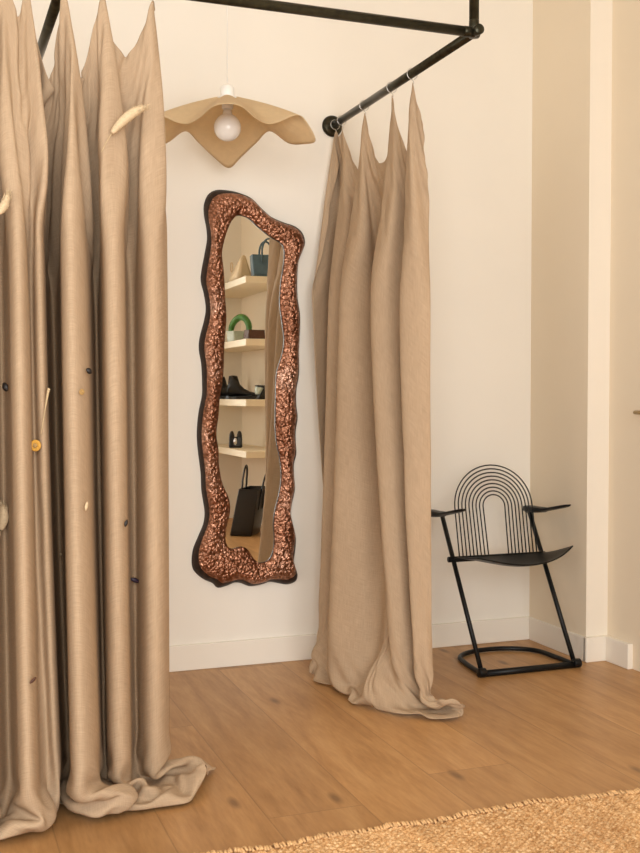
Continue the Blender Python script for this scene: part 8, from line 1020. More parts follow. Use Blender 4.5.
-7,-12,-10,1,-3,17,9,-4,1,-6,-1,9,-7,8,3,-1,-5,-3,1,9,0,2,7,-21,-8,9,0,10,4,-10,-20,-9,5,-1,7,-8,7,10,8,2,1,1,0,1,-1,-1,1,0,1,2,2,3,6,1,-11,-4,4,9,2,-4,-13,-11,3,-2,-4,0,-10,4,1,-1,2,3,-3,10,-5,-5,4,3,-6,4,16,30,-13,-10,6,-9,-3,10,11,-6,10,8,-11,-20,9,1,-5,24,-14,8,-21,-16,2,26,6,2,-3,-13,-11,-22,28,
-33,1,5,0,12,1,-1,5,-5,10,-12,0,12,-3,7,-2,0,-3,-6,-1,6,4,-10,40,-32,-30,2,-5,12,24,17,-7,-11,-1,21,-3,-33,-7,11,7,1,1,0,1,0,-1,0,1,2,3,1,-1,6,6,-5,-10,-3,2,3,0,1,-6,-14,0,-1,-1,3,-4,-2,1,-7,2,18,2,8,-24,2,4,-8,11,1,10,14,3,-11,5,6,2,0,0,-1,8,-4,1,5,-1,-5,-20,20,7,-3,-14,1,9,3,3,-9,-25,-19,36,15,
-30,0,0,14,8,1,-2,-7,5,-3,0,-4,1,9,5,1,-1,-1,2,-8,4,-6,0,16,2,-6,-12,-9,-10,-7,14,12,1,-14,7,9,33,-34,-18,9,8,0,4,1,0,0,-1,1,4,2,1,0,1,8,1,-4,1,-7,-21,-3,-12,0,2,4,-4,5,13,-5,5,2,-9,1,-1,0,2,0,-9,1,13,10,-1,-1,1,2,9,0,-6,0,-2,5,3,10,5,11,-15,-8,9,15,-19,-5,30,-5,-8,2,0,-6,-2,-6,3,-4,-27,
-7,-9,1,8,-1,0,2,-3,-3,-8,12,-3,-6,4,9,3,-1,-1,-1,3,-12,2,5,-14,6,5,11,0,-6,-6,-3,11,12,2,-31,5,-9,40,-6,-25,-8,-2,1,13,4,-2,1,0,5,4,0,0,-1,1,15,7,-39,-9,3,-8,14,0,-2,-2,10,1,-17,6,-1,-4,10,-1,-2,-2,5,-2,-2,-6,20,3,-5,0,13,-3,-2,-1,-4,-1,3,-7,0,-2,-1,18,8,5,2,-11,23,8,-15,13,-2,-13,-21,-10,3,23,27,-28,6,
0,13,-20,3,-1,-3,-6,7,-7,10,-21,4,4,-2,10,7,0,-2,0,3,4,-6,-5,-27,23,18,13,0,-2,-1,-6,1,11,17,-16,-48,-2,-2,28,26,-4,-13,-14,-13,3,8,9,-5,7,3,-3,-7,-2,-5,-3,3,-15,2,6,5,-9,7,7,4,-1,-17,-5,23,-12,4,5,-1,-3,-2,2,10,-12,-4,10,2,18,3,-16,6,-9,-7,4,-2,-1,7,-3,-7,41,2,2,5,-3,-5,-21,-10,29,-8,12,8,-2,-16,-6,19,-33,20,9,
-10,3,24,-33,-1,4,7,-10,5,-10,22,-21,-1,-1,8,11,1,1,-5,-3,3,1,3,-13,-16,6,7,11,-1,1,0,-7,0,15,29,-14,-55,6,-1,5,28,29,6,-9,-12,-7,-6,10,0,3,6,-15,-20,-5,-3,2,10,-12,-1,9,7,-11,-12,-2,-3,16,11,23,-25,-8,3,12,-4,0,-3,18,12,-11,5,-23,4,8,4,-15,5,12,-3,-3,-8,1,3,10,-33,-11,16,13,34,9,4,-8,-38,43,3,-15,-29,10,29,-17,11,-29,10,
-13,-1,0,21,0,-16,-13,11,-7,-2,-5,25,-16,-13,10,4,14,1,0,-5,-7,8,-1,2,-19,-3,-10,17,7,1,1,-2,-4,-11,22,-19,-5,-7,-1,1,-2,10,29,24,11,-2,-12,-8,8,2,3,5,-7,-18,-11,-18,34,6,-31,-23,-4,3,13,-11,4,-8,27,5,14,-5,-14,3,8,-14,-4,2,10,20,-30,15,-11,5,3,13,3,-8,-3,-4,6,-1,-4,3,17,1,9,-7,-16,30,-9,4,18,-35,-12,-1,35,-3,4,-4,-13,19,-28,
-15,9,11,0,-7,-8,-8,-6,4,4,1,-1,-2,-5,-11,7,8,16,4,-1,-1,-6,-1,0,2,-11,11,-3,6,14,5,3,2,-8,-40,36,-22,2,-9,-8,-7,-2,0,13,25,26,15,-5,-1,1,1,-1,0,2,-3,-8,-43,-5,27,-12,-23,0,-3,17,2,-16,48,-18,15,9,3,-18,-1,4,-15,-9,4,3,-7,-11,10,4,5,-2,4,-1,0,3,2,-3,3,7,9,7,-2,1,-20,-1,28,0,-18,-7,19,2,-9,7,-15,17,13,-35,2,
-4,-2,3,6,-2,5,-9,-17,8,-9,-4,-6,9,-13,-5,4,4,5,21,7,0,-3,-1,-4,0,-2,-4,10,17,-19,-19,-10,0,20,24,-26,33,-50,0,-4,2,-1,-1,-2,2,9,24,37,3,0,-2,0,1,2,-10,-13,2,-30,-15,28,-3,-19,-2,-3,-7,32,10,11,6,-3,8,1,-8,7,5,-12,-13,-16,31,-8,-13,-6,4,9,-21,-5,5,8,0,2,2,1,-2,-18,-1,16,17,-4,7,9,-6,7,-13,18,4,-3,1,-21,-30,43,-30],
[-146,9,9,10,8,9,10,11,2,-13,-9,-21,-10,-18,-13,-9,-8,-14,-16,-11,-11,-18,-14,-15,-23,-21,-21,-19,-15,-17,-17,-20,-6,-11,-26,-31,-29,-22,-17,-15,-15,-13,-12,-10,-8,-8,-7,-9,-22,-5,-2,-13,-17,-19,-20,-21,-11,-19,-9,-17,-11,-15,-13,-20,-25,-31,-31,-23,-18,-17,-15,-16,-15,-14,-14,-13,-13,-11,-14,-12,2,-3,-7,-20,-13,7,-4,-25,-16,-18,-18,-18,-25,-28,-19,-13,-13,-13,-12,-12,-12,-15,-9,-27,-19,-18,-22,-13,-16,0,-24,
10,1,0,-1,-3,-3,4,0,-9,12,-12,13,-10,-7,1,0,2,-1,9,-2,-6,-3,-4,12,6,0,-2,-5,-5,3,2,6,-13,-1,2,-1,-2,0,0,-1,0,0,1,1,2,2,10,-6,-1,-17,-3,12,9,5,2,-1,-12,6,-8,9,-6,1,-2,1,-1,0,-1,0,-1,1,-1,1,0,0,0,1,16,-6,-5,-12,-16,2,10,22,-4,-27,6,19,-6,0,5,-1,1,1,-4,-2,-1,0,0,3,4,9,-15,-2,8,7,1,-12,22,-21,12,
11,0,0,-2,-2,1,2,-4,-10,-3,16,-17,6,-3,1,-2,0,-2,7,3,-3,5,-4,-25,8,3,8,9,-3,-6,0,1,5,-5,-1,0,-1,0,0,0,0,-1,-1,2,2,7,4,-1,2,1,-16,-16,1,7,14,7,3,-10,0,-9,6,2,0,-2,1,-1,0,-1,1,-1,0,-1,0,-1,0,7,7,-5,4,2,-14,-3,-14,7,21,1,-26,2,24,0,-5,1,1,3,2,-4,-3,-5,-4,1,4,7,2,-2,-10,7,7,3,-22,18,-14,
8,0,-2,-3,-1,7,-2,-1,0,-17,8,9,-11,10,-8,-2,0,0,4,4,-3,-1,-2,-2,1,-2,-8,-1,11,5,-1,-6,4,-4,1,-1,1,-1,-1,1,-1,-1,3,3,2,4,1,-4,-2,4,9,-3,-13,-11,-10,1,9,16,-3,-3,0,0,1,1,-2,1,-1,1,-1,-1,0,0,-1,0,3,6,4,-1,-6,-3,6,6,-8,-21,5,18,3,-19,-4,25,-2,0,0,-3,-2,2,2,1,-1,-7,5,2,-1,3,-7,-11,14,5,-2,-16,16,
4,-3,-3,-2,7,4,-3,0,3,-3,-24,20,-1,0,0,-3,-3,2,6,2,1,-9,5,-1,-16,19,6,-9,-7,7,-2,2,-11,10,-5,3,-1,0,0,-2,0,1,3,1,3,3,1,-2,0,-10,1,18,0,1,-8,-6,-7,-8,9,14,-9,-3,2,1,-1,-1,1,-1,-1,1,-1,-1,0,0,3,5,3,0,-1,-3,-3,-15,25,-7,-25,8,18,0,-14,8,7,-3,-1,-2,0,-1,-2,0,2,3,3,1,-4,3,6,4,-25,17,-1,4,-14,
0,-5,0,4,6,0,-2,-1,2,0,-4,-16,16,-7,7,-3,-3,2,1,3,-1,3,-8,6,-8,-13,20,11,-4,-14,8,-1,0,-13,11,-2,0,0,-1,1,-1,2,1,1,1,4,1,-2,-1,0,-13,6,15,-2,3,-1,-1,1,1,-12,6,-1,-5,-2,1,0,-1,0,1,-2,0,0,-1,1,4,4,1,-2,0,3,-3,-16,-6,25,-1,-28,11,24,-4,-28,17,0,1,1,-1,0,-1,0,0,6,0,0,-1,-2,1,5,2,-14,13,-11,9,
-2,-2,0,4,3,0,-1,-2,1,1,0,-11,8,-3,1,-1,-1,2,4,-2,-1,-1,1,-4,18,-9,-25,15,11,-1,-12,4,7,3,-9,-1,1,-1,0,-1,0,2,1,2,2,3,-1,-2,0,0,-10,-6,11,0,2,8,4,-6,-6,5,-2,-3,-2,2,-1,0,0,0,-1,0,0,0,-1,1,4,6,-3,0,-2,0,-1,-2,-13,0,21,-2,-27,15,23,-9,-23,9,2,5,-2,-1,0,1,4,2,1,-4,-2,-1,-2,0,9,-18,-4,28,-2,
-2,0,0,3,3,-3,-1,0,1,-1,-1,-3,-1,3,-1,0,-2,3,3,1,-1,-4,-1,5,-14,22,-4,-24,9,14,-3,-9,-3,6,-1,4,-2,-2,0,0,1,2,1,0,4,2,-1,-1,-2,-1,-1,-17,7,10,-6,5,11,-9,2,-2,1,3,-5,-4,4,-1,0,0,-1,0,0,-1,0,2,3,2,2,-2,-1,0,1,2,-2,-18,6,16,-6,-20,16,13,-5,-9,2,1,0,-1,-1,2,3,3,0,-3,-1,-1,-6,-3,10,4,-19,-3,28,
-1,-2,1,3,0,-1,-1,1,1,-1,-1,-2,-4,7,-7,3,0,2,2,0,1,0,-3,-2,-7,-7,24,1,-23,8,11,-5,-9,5,1,3,0,0,-1,-2,1,5,-2,0,3,2,-3,-1,-1,0,1,-13,-9,28,12,-14,-17,28,-7,-8,-7,2,6,-4,-2,2,0,0,0,-1,0,0,-1,2,4,2,-1,0,-1,-2,-3,7,5,-6,-22,15,17,-21,-11,23,4,-4,-3,-3,0,0,0,3,2,1,1,-4,-1,-1,-4,-5,9,7,-2,-16,-7,
-4,3,-2,4,0,-1,-3,2,1,0,-2,0,-10,10,-5,6,-3,8,-3,-13,8,6,1,-11,3,-11,2,21,-1,-20,8,5,-1,-15,18,-8,6,-1,-2,-1,6,2,-5,2,4,0,-3,-1,-1,-1,2,-3,-14,1,16,10,-4,-11,11,1,-4,-12,3,7,-5,1,0,0,-1,1,0,-2,1,3,3,2,1,-2,-2,-1,1,-8,-7,24,-3,-24,10,8,-7,2,5,1,-4,-2,2,-1,1,2,1,2,1,-4,-1,-2,0,-10,-1,16,5,-8,-6,
-10,3,5,2,0,-2,-1,1,2,-1,0,-1,-2,2,-1,-1,-1,4,1,1,-12,4,6,1,-4,-7,-4,8,18,-8,-10,6,-1,-4,3,2,-1,-1,-3,2,10,-5,-4,4,4,-1,-3,-2,0,0,-2,0,-9,-5,13,10,1,-14,0,12,-1,-1,-11,1,7,-2,0,-2,1,0,0,-1,0,3,6,0,-2,0,0,-2,2,-3,-12,-5,23,5,-22,4,3,1,5,-2,-2,-2,0,1,3,0,0,3,0,-4,0,0,1,-6,-10,15,8,-4,-10,
-11,4,5,2,-1,-2,-1,2,2,0,-1,0,-2,1,-1,-3,2,1,4,3,-1,-11,-1,8,-3,-4,-5,2,15,6,-14,0,2,0,-4,7,-5,-1,0,8,3,-9,2,5,2,-3,-2,-2,-1,-1,1,1,-8,-7,5,7,13,-2,-13,2,6,0,-1,-10,6,1,0,-1,-1,0,0,-2,2,6,3,0,-3,-1,0,-1,-1,-2,-1,-7,-4,19,5,-9,-4,-3,8,-1,0,-1,-1,2,1,0,0,2,0,-4,-1,0,1,-3,-10,5,15,3,-14,
-6,3,2,1,-1,-2,0,1,2,0,-1,-1,0,-1,0,-3,3,2,0,1,0,1,-7,-4,5,-1,-2,1,4,8,1,-11,3,0,-7,9,-2,1,3,8,-9,-6,5,5,1,-3,-4,1,-1,-2,0,-1,1,-12,-1,12,6,6,-5,-9,8,-1,0,1,-4,-1,0,-1,0,1,-2,-1,4,6,3,-1,-4,0,0,0,-4,-1,0,-3,0,-2,13,0,-9,-3,7,1,-1,0,1,0,1,-2,2,2,-3,-2,0,-1,-1,1,-7,-4,13,8,-1,
3,0,-5,1,-1,-2,0,2,1,1,-1,0,-2,0,-1,-3,6,1,0,-2,-2,-1,4,-3,1,-3,0,-1,4,6,3,-3,-2,-1,-1,1,0,1,6,0,-10,-2,7,4,0,-5,-2,-1,0,0,0,-3,0,-6,-5,7,7,8,-2,-8,1,5,-1,4,-8,0,0,-2,1,0,-2,1,5,6,1,-1,-5,0,-1,-2,2,-1,-2,-2,3,0,2,2,-4,0,2,0,0,0,0,1,1,-2,1,3,-2,-3,-1,-1,1,-1,-3,-8,8,9,5,
1,-8,6,0,-2,-4,1,2,3,0,0,-1,-1,-1,-2,1,6,-1,-2,1,2,-3,-4,2,-1,-1,-4,0,3,8,6,1,-5,-2,-3,1,1,5,8,-12,-11,7,11,4,-5,-7,-4,1,0,0,-1,0,-6,-2,-10,0,17,8,6,-7,-9,9,1,-7,3,1,2,-1,1,-8,-4,4,11,6,0,-3,-8,-2,5,0,-3,0,-5,-2,2,2,2,4,-5,0,1,3,-1,0,1,3,-4,-1,4,2,-5,-3,-1,0,-1,0,-2,-7,0,11,8,
-5,0,3,1,-4,-2,1,2,2,2,0,-1,-1,-3,0,2,4,0,-1,-4,-1,3,-2,3,-6,1,-1,-3,2,6,5,4,-2,-1,-4,-1,1,8,-6,-12,2,11,8,0,-7,-7,-1,-1,-1,2,0,1,-4,-3,-5,-7,5,15,8,2,-9,-6,10,1,0,-1,-3,-1,-12,0,5,8,10,3,-1,-4,-6,0,-6,3,0,1,0,-4,0,1,1,4,-3,-2,2,2,0,0,4,-1,-5,2,4,0,-3,-4,0,0,-1,1,-2,-6,-1,6,9,
-7,3,4,-2,-5,-1,3,0,2,2,0,0,-1,-2,-1,2,1,1,-3,2,-2,-3,1,-2,2,1,0,-3,-2,6,6,4,1,0,-4,-4,2,0,-11,-1,8,12,4,-5,-10,-1,3,-2,0,-3,2,1,-5,-4,-1,-5,-1,8,12,6,-3,-9,-2,10,-4,-2,3,0,2,-3,-5,13,6,1,-8,-5,-2,0,5,-3,-1,0,-3,-1,0,1,0,2,0,-3,1,4,0,1,0,-4,-1,4,5,-4,-5,-4,6,-1,-2,-1,-1,-2,-6,6,5,
-8,5,3,-3,-5,0,2,2,0,3,0,0,0,-4,0,1,2,0,-3,-1,2,0,0,-1,1,0,0,-2,-5,3,6,6,3,1,-3,-6,-2,-6,1,2,9,9,1,-11,-8,1,2,1,-1,0,-2,-1,6,-8,-1,-6,-3,3,9,10,3,-3,-11,0,7,3,-3,0,-2,-2,7,9,3,-4,-15,5,-8,8,-5,6,-1,-1,0,-2,-1,0,0,1,1,-1,1,2,0,2,-2,-5,3,6,1,-6,-4,0,0,2,1,-2,-1,-2,-5,1,5,
-8,9,0,-6,-4,1,4,0,1,2,1,-1,1,-4,-1,2,1,-1,-2,0,0,0,0,0,1,1,-1,-1,-3,0,4,5,5,1,0,-7,2,-1,-5,2,10,6,-8,-11,-3,3,2,-1,0,0,0,1,-4,4,-4,-4,-6,1,5,8,9,0,-2,-12,-1,4,1,0,1,1,12,6,0,-12,-10,2,10,-9,1,-6,6,4,-1,-2,-2,0,0,1,1,-1,0,3,1,-3,-3,1,4,4,-1,-7,0,2,-5,4,2,-1,-1,-2,-5,-2,4,
-4,0,3,-8,-1,3,3,0,-1,3,2,0,-1,-2,0,0,1,-3,-2,2,1,-1,1,0,0,2,1,-3,-3,-2,2,4,6,2,-1,-2,0,-9,0,11,9,-2,-11,-9,1,2,2,0,-2,0,0,2,2,-1,-1,-4,-7,-1,2,4,10,5,0,-1,-8,-5,5,1,1,6,11,2,-7,-14,-2,0,7,3,-2,-1,-5,-3,7,1,-1,-3,0,1,0,0,-1,3,1,1,-2,-2,4,4,-5,-5,0,1,3,-4,-1,4,0,-2,-3,-4,1,
-12,12,-14,-8,5,8,3,0,-1,2,5,1,-1,-6,0,1,-2,-5,-3,6,3,0,-1,0,0,4,3,-5,-6,-2,-1,4,6,6,2,2,-4,-3,7,12,4,-22,-20,-1,6,3,2,4,1,-1,0,-2,3,5,-2,-7,-9,-3,-5,0,9,18,7,1,-1,-1,-6,2,1,18,8,-8,-24,-11,5,-4,8,4,0,-1,1,0,0,2,-4,-2,-3,1,2,2,-2,2,2,-2,-1,4,6,0,-15,-7,10,0,-2,3,3,3,1,-7,-2,-7,-2,
-4,-10,-10,4,9,5,2,-2,-2,0,6,3,-1,-4,1,-4,-5,-3,-4,3,9,2,-3,1,3,3,0,-1,-6,-5,-3,0,8,4,3,-1,1,5,14,0,-31,-15,6,8,2,-2,2,8,-1,0,-1,1,5,1,-2,-6,-8,-8,-11,3,1,10,16,8,3,0,-1,0,14,11,-11,-27,-9,8,2,-7,4,7,1,-1,-1,1,3,2,-2,-6,-4,1,4,4,-4,0,1,1,1,4,4,-17,-7,5,6,4,4,-4,-2,5,6,-4,-7,-4,-7,
-10,-12,6,9,3,1,-2,-1,-2,0,2,5,0,-1,0,-4,-6,-1,-5,-2,7,8,0,0,2,3,0,-3,-3,-6,-3,0,4,7,2,1,1,5,-4,-16,0,7,1,-3,-2,-6,1,9,4,0,0,1,2,2,-5,1,1,-20,2,-1,-4,-3,10,13,6,0,0,9,0,-16,-7,6,8,-1,-2,-10,-2,8,5,1,-1,-1,3,2,-5,-4,-5,2,7,1,-5,1,3,0,2,4,-15,-2,6,-4,0,8,-2,4,2,0,4,0,-5,-5,-5,
-8,3,2,1,-1,0,-1,-1,0,0,0,3,0,1,0,-1,-3,-2,-2,-5,0,7,5,-1,2,2,-1,-1,-2,-4,2,1,-2,1,4,1,1,-2,-3,5,2,-6,-1,6,-4,-7,-7,5,4,4,-1,1,3,-2,-2,1,1,2,-8,-1,3,4,-6,1,3,1,0,2,-2,1,-3,4,-4,0,4,-4,-6,1,5,2,0,1,2,-1,-3,-4,1,0,7,-5,-2,2,1,1,0,-2,5,-3,1,1,-12,12,4,-1,-1,-1,1,4,-3,-5,-3,
-6,1,0,-1,1,0,0,-1,1,0,0,1,1,-1,1,0,-1,-1,-1,-1,-5,1,7,1,3,0,-1,0,0,0,0,0,-2,1,0,-1,-1,2,-2,-4,-1,5,0,-6,2,6,-3,-7,3,1,1,0,0,0,0,-1,-4,1,5,-1,0,-4,2,-2,0,0,0,-3,5,-1,-1,-4,4,1,-2,4,-5,-1,1,4,0,-1,2,0,-3,-2,0,2,1,-4,3,0,2,1,1,0,-2,2,-3,2,-1,-1,7,-1,1,0,-1,4,1,-2,-2,
-5,0,0,1,-1,0,1,0,-1,1,0,0,0,1,-1,1,0,0,0,1,0,0,1,1,-1,0,1,-1,1,0,-1,0,0,0,-1,0,-1,-1,0,-1,0,-1,0,0,-1,-1,0,0,0,-1,0,-1,1,-1,0,0,0,-1,0,-1,1,-1,-1,0,-1,0,-1,0,0,1,0,0,0,1,0,1,1,-3,2,1,-1,-1,-1,0,-1,-1,1,0,0,1,1,0,2,1,1,-1,0,1,0,0,-1,-2,3,0,1,3,0,2,-2,2,2,
-6,0,1,-1,1,0,0,0,0,1,0,0,1,-1,2,-1,1,0,0,-1,1,1,0,-1,1,1,0,0,0,-1,1,0,0,-1,-1,0,0,-1,-2,1,-1,-1,-1,0,-1,1,-1,-2,0,1,0,0,-2,-1,0,0,0,0,-1,0,-1,1,-1,0,-1,-1,-1,1,0,0,0,1,0,0,0,2,-2,4,-3,-2,1,-1,-1,-1,1,0,0,1,0,0,0,1,2,2,0,1,0,-1,0,0,1,3,-4,2,1,0,1,1,2,2,2,
-6,0,0,0,0,1,-1,1,0,0,1,0,0,1,-1,1,0,0,1,0,0,-1,3,0,0,-1,1,1,0,-1,-1,0,0,-1,1,-1,-1,-1,0,-2,0,-1,0,-1,0,-1,-1,0,0,-1,-1,0,0,0,0,-1,0,-1,0,0,0,-1,0,-1,-1,-1,-1,0,1,-1,1,0,0,1,0,3,-3,3,-2,1,-1,-1,-1,0,-2,1,-1,0,2,1,0,1,1,3,1,-1,0,0,0,1,-2,0,2,-1,2,1,2,2,3,-2,2,
-7,0,0,1,0,-1,1,0,1,0,0,1,0,0,1,0,0,1,-1,1,0,0,0,1,0,2,-1,0,0,0,0,0,-1,0,-1,-1,0,-1,-1,-1,-1,0,-1,0,-1,-1,0,-1,-1,0,0,-1,0,0,-1,0,-1,0,0,-1,0,-1,0,-1,0,-2,-1,1,-2,3,-1,1,0,-1,3,0,6,-10,2,2,0,0,-2,-3,2,-1,0,1,0,0,2,1,2,2,0,0,0,-1,1,1,-2,-1,-3,6,4,1,-4,6,1,3,1,
-7,0,0,0,0,1,0,-1,0,1,1,0,1,0,0,1,0,0,0,0,1,1,0,1,1,-1,0,1,0,-1,0,0,-1,0,-1,0,-2,-1,-1,0,-1,-1,-1,-1,0,0,-1,-1,0,-1,0,-1,-1,0,0,0,0,-1,0,-1,-1,0,-1,-1,-2,0,0,0,-3,3,0,1,4,-6,-7,12,3,1,-3,-3,-1,-2,1,1,-2,-1,1,1,1,0,0,2,3,1,1,-1,0,1,0,-2,4,1,2,-2,-2,1,8,0,-5,6,6,
-9,1,0,0,1,0,0,0,1,0,0,0,1,1,0,0,1,0,0,1,-1,1,1,-2,1,1,2,-1,0,0,0,0,-2,0,0,-1,0,-2,-1,-1,-1,-1,0,-1,-1,-1,-1,0,-1,0,-1,0,0,0,-1,-1,0,0,-1,0,-1,-1,-1,0,-1,-1,-3,1,1,3,2,0,-9,2,3,4,1,0,-1,-1,-2,-1,-1,-1,1,0,-2,2,0,2,1,2,2,1,-1,2,0,-1,1,0,0,-4,7,0,-2,-2,8,7,1,-9,2,
-8,0,0,0,0,0,0,0,1,1,0,1,0,0,1,0,0,0,1,0,1,-1,-1,3,0,1,0,0,0,0,-1,3,-2,-3,0,0,-1,-1,-1,-1,-1,-1,-1,0,-1,-1,-1,-1,0,-1,-1,0,-1,-1,1,0,-1,-1,0,-1,0,-1,-2,-4,-1,-1,2,0,8,-8,8,-3,0,2,19,-15,-3,0,-2,-3,-1,-1,0,0,1,-2,-1,2,1,1,0,3,-1,5,-1,1,1,0,1,-3,4,1,-7,-1,5,18,-5,-20,23,8,-22,
-10,0,1,0,0,1,0,0,0,1,1,0,0,1,1,0,0,1,-1,0,1,-1,3,-1,9,-6,-7,10,3,-10,-1,3,-2,4,-2,-1,-2,-2,-1,-1,-1,0,-2,-1,0,-1,-1,0,-2,0,0,-1,-1,0,-1,0,0,-1,-1,0,-1,-1,0,0,-2,-1,-4,-1,5,1,0,1,4,8,-6,-5,-8,10,-2,6,-3,-2,-3,-3,6,3,-9,1,0,0,3,2,-1,-4,1,12,4,-3,-4,2,-3,-1,0,11,-5,-11,16,12,-24,19,17,
-10,1,-1,1,0,0,1,1,-2,1,1,0,1,1,0,1,0,0,1,1,-1,4,-5,0,-5,14,-2,-11,8,10,-14,-8,19,-5,-1,-4,-1,-2,-1,-1,-1,-2,0,-1,-1,-1,0,-2,0,-1,-1,0,0,-1,-1,0,-1,0,-1,0,-1,0,-1,0,1,-2,-3,0,-2,2,-2,-3,5,6,-6,-3,3,-5,12,-12,0,7,1,-4,-10,1,16,-2,-7,3,1,4,-1,1,0,5,2,-1,-2,1,3,2,-4,-4,7,14,-14,-7,14,-11,11,
-6,0,1,-1,0,0,1,-1,1,1,-1,1,0,-1,2,0,0,0,1,-1,1,-3,7,-3,3,-3,-2,1,1,-4,14,4,-24,10,0,-2,0,0,-1,-1,-1,0,-1,0,-1,0,-1,0,-1,0,0,-1,-1,0,0,0,0,-1,0,-1,0,0,0,0,-1,0,0,1,-3,6,-8,2,-1,5,1,-3,-6,11,-4,-15,22,-12,0,8,-5,1,9,-12,1,1,2,1,-2,0,1,0,1,1,3,-3,0,3,3,-7,11,7,-8,5,1,-13,-15,
-3,0,0,0,0,0,0,0,0,-1,1,0,0,0,1,-1,2,1,-1,1,0,0,-1,1,-6,-2,17,-1,-4,0,-4,0,1,-1,3,-1,-3,-1,-1,0,0,-1,1,0,0,-1,0,-1,0,0,-1,1,-1,0,0,-1,1,1,-2,0,0,0,-1,0,-1,4,-2,-3,-2,-1,-1,7,1,-4,4,1,-1,0,-2,-1,0,-2,-2,9,13,-14,-24,21,12,-4,-4,-1,-6,-1,0,3,2,-1,-2,2,2,5,-5,8,-14,-11,31,10,-13,-10,6,
-2,-1,0,-3,3,4,-3,-3,1,0,0,-1,1,0,2,-1,-2,4,1,0,1,3,-13,3,1,9,-3,-12,-1,21,-2,-14,2,1,-3,11,-7,0,0,0,-1,0,0,0,0,0,0,0,-1,-1,1,-1,0,-3,1,2,-2,1,2,-2,0,-2,-1,1,2,-5,-1,19,-2,-1,-2,-8,-1,4,2,-1,0,-9,3,2,-2,4,1,-17,0,32,10,-37,-15,8,11,4,-4,2,5,-9,4,10,-12,20,-6,-7,-4,1,13,0,-7,11,-1,9,-7,
-3,2,-3,-1,-7,-4,4,4,0,3,-1,0,1,1,10,-7,-3,-4,6,-6,11,-11,-2,3,2,-5,14,4,-15,-6,10,0,5,-5,0,8,-9,0,1,-1,0,0,0,0,0,0,0,0,0,-1,-1,0,-1,2,-2,-5,6,1,-1,-1,-1,-3,-4,-3,-2,0,9,-12,13,-1,2,13,-2,-21,-8,20,12,-1,-10,7,-10,-6,1,16,2,-26,17,38,-22,-26,-1,-18,26,4,-7,3,-11,1,34,-30,-9,5,16,-8,-1,5,-5,-7,39,3,-2,
-1,-1,1,-5,-4,-1,-13,9,13,-6,3,0,0,1,7,1,-13,1,0,6,-20,27,2,-7,4,-10,-1,-2,11,-7,-8,-2,10,3,-1,3,-2,0,0,-1,0,1,-1,0,0,0,0,0,0,0,-1,0,0,-3,9,-4,-9,2,5,0,-4,-2,-2,-2,1,0,-6,15,-13,1,-2,1,9,-1,-7,-8,16,-5,-3,27,-26,11,5,-11,10,24,-29,-8,43,-13,-35,-3,-12,-1,24,-2,-3,30,-29,18,-7,-10,6,11,9,-19,-10,15,-29,7,-10,
-1,-8,-5,9,12,3,1,-24,-2,12,-5,2,2,-1,2,11,-5,-17,-3,9,6,-22,31,-2,-1,12,-25,15,-9,-2,1,-2,-5,-1,1,5,5,-1,-1,1,1,-1,-1,-1,1,0,1,0,0,-2,0,2,0,-4,-2,14,-7,-10,-4,6,-1,-2,-1,-1,-1,2,1,2,-2,0,0,-1,1,4,-3,-5,1,6,-2,7,-2,2,5,-5,-20,-8,28,13,-16,20,-10,3,-20,10,-17,4,36,-39,36,-17,2,1,-9,19,-17,26,9,-22,-2,-20,-17,
2,-2,5,1,0,1,6,-6,-26,1,16,-5,1,1,-5,13,8,-7,-19,-4,1,12,2,0,16,-19,4,-9,5,-3,-1,7,-2,-1,4,-5,7,1,-1,-1,0,0,-1,0,0,1,0,0,0,-1,-2,4,2,-2,-10,6,13,-4,-11,-12,2,2,1,0,0,2,1,-1,-1,2,3,-5,-1,0,-1,0,-1,-1,-2,11,6,-14,-7,20,-11,-6,-4,-3,11,8,9,-25,5,-8,4,10,-22,12,-15,22,9,6,21,-32,1,-14,-5,-5,1,-6,17,
3,5,-3,2,-2,-3,-16,13,8,-25,3,11,-4,5,-7,5,9,6,-3,-22,-2,26,-30,21,-20,13,4,5,-3,7,11,1,-8,-2,-7,-21,5,16,-2,0,-1,-1,1,-1,0,2,-1,1,-2,-1,0,2,3,1,-7,-13,10,14,2,-7,-13,-4,0,1,1,0,10,-12,2,2,-1,-2,-3,2,5,-4,-5,1,1,-1,12,0,-12,-17,31,4,-17,-13,-3,0,20,6,-9,-1,3,-16,0,6,7,-16,27,2,-21,5,-6,-13,21,11,-16,-2,17,
-6,-2,10,-2,3,-17,-7,-5,15,17,-26,13,10,-5,-7,0,5,7,10,-1,-15,1,19,-26,26,-6,-6,-6,6,-7,-16,14,13,-5,2,-2,-13,-9,19,-2,-1,0,-1,1,1,0,1,-1,-2,-2,0,-1,6,3,-2,-11,-11,3,16,-1,0,-6,-4,-1,0,0,-3,1,-4,-7,2,2,0,12,0,-1,-11,3,7,-18,2,6,12,24,-6,2,12,-18,-22,-17,5,10,13,-4,-5,-8,6,-16,16,-3,-9,-9,1,9,22,12,-21,-16,-1,31,-21,
-3,3,-2,4,-14,-6,17,2,-23,13,6,-20,14,9,-8,-5,6,0,-3,16,2,-21,6,-1,-23,14,15,8,-10,-5,4,-21,-3,17,6,5,12,-9,-11,9,-1,1,-1,-2,1,1,1,-1,-3,-1,-1,0,2,6,2,-3,7,1,-24,6,0,1,-1,-1,4,-2,-12,9,4,7,-6,-7,0,-4,-2,1,-8,9,-7,-11,1,15,21,11,-7,-21,-15,5,-4,6,-13,6,7,9,2,20,-14,8,-37,22,-6,-2,-1,-2,1,10,-15,-13,1,-3,26,
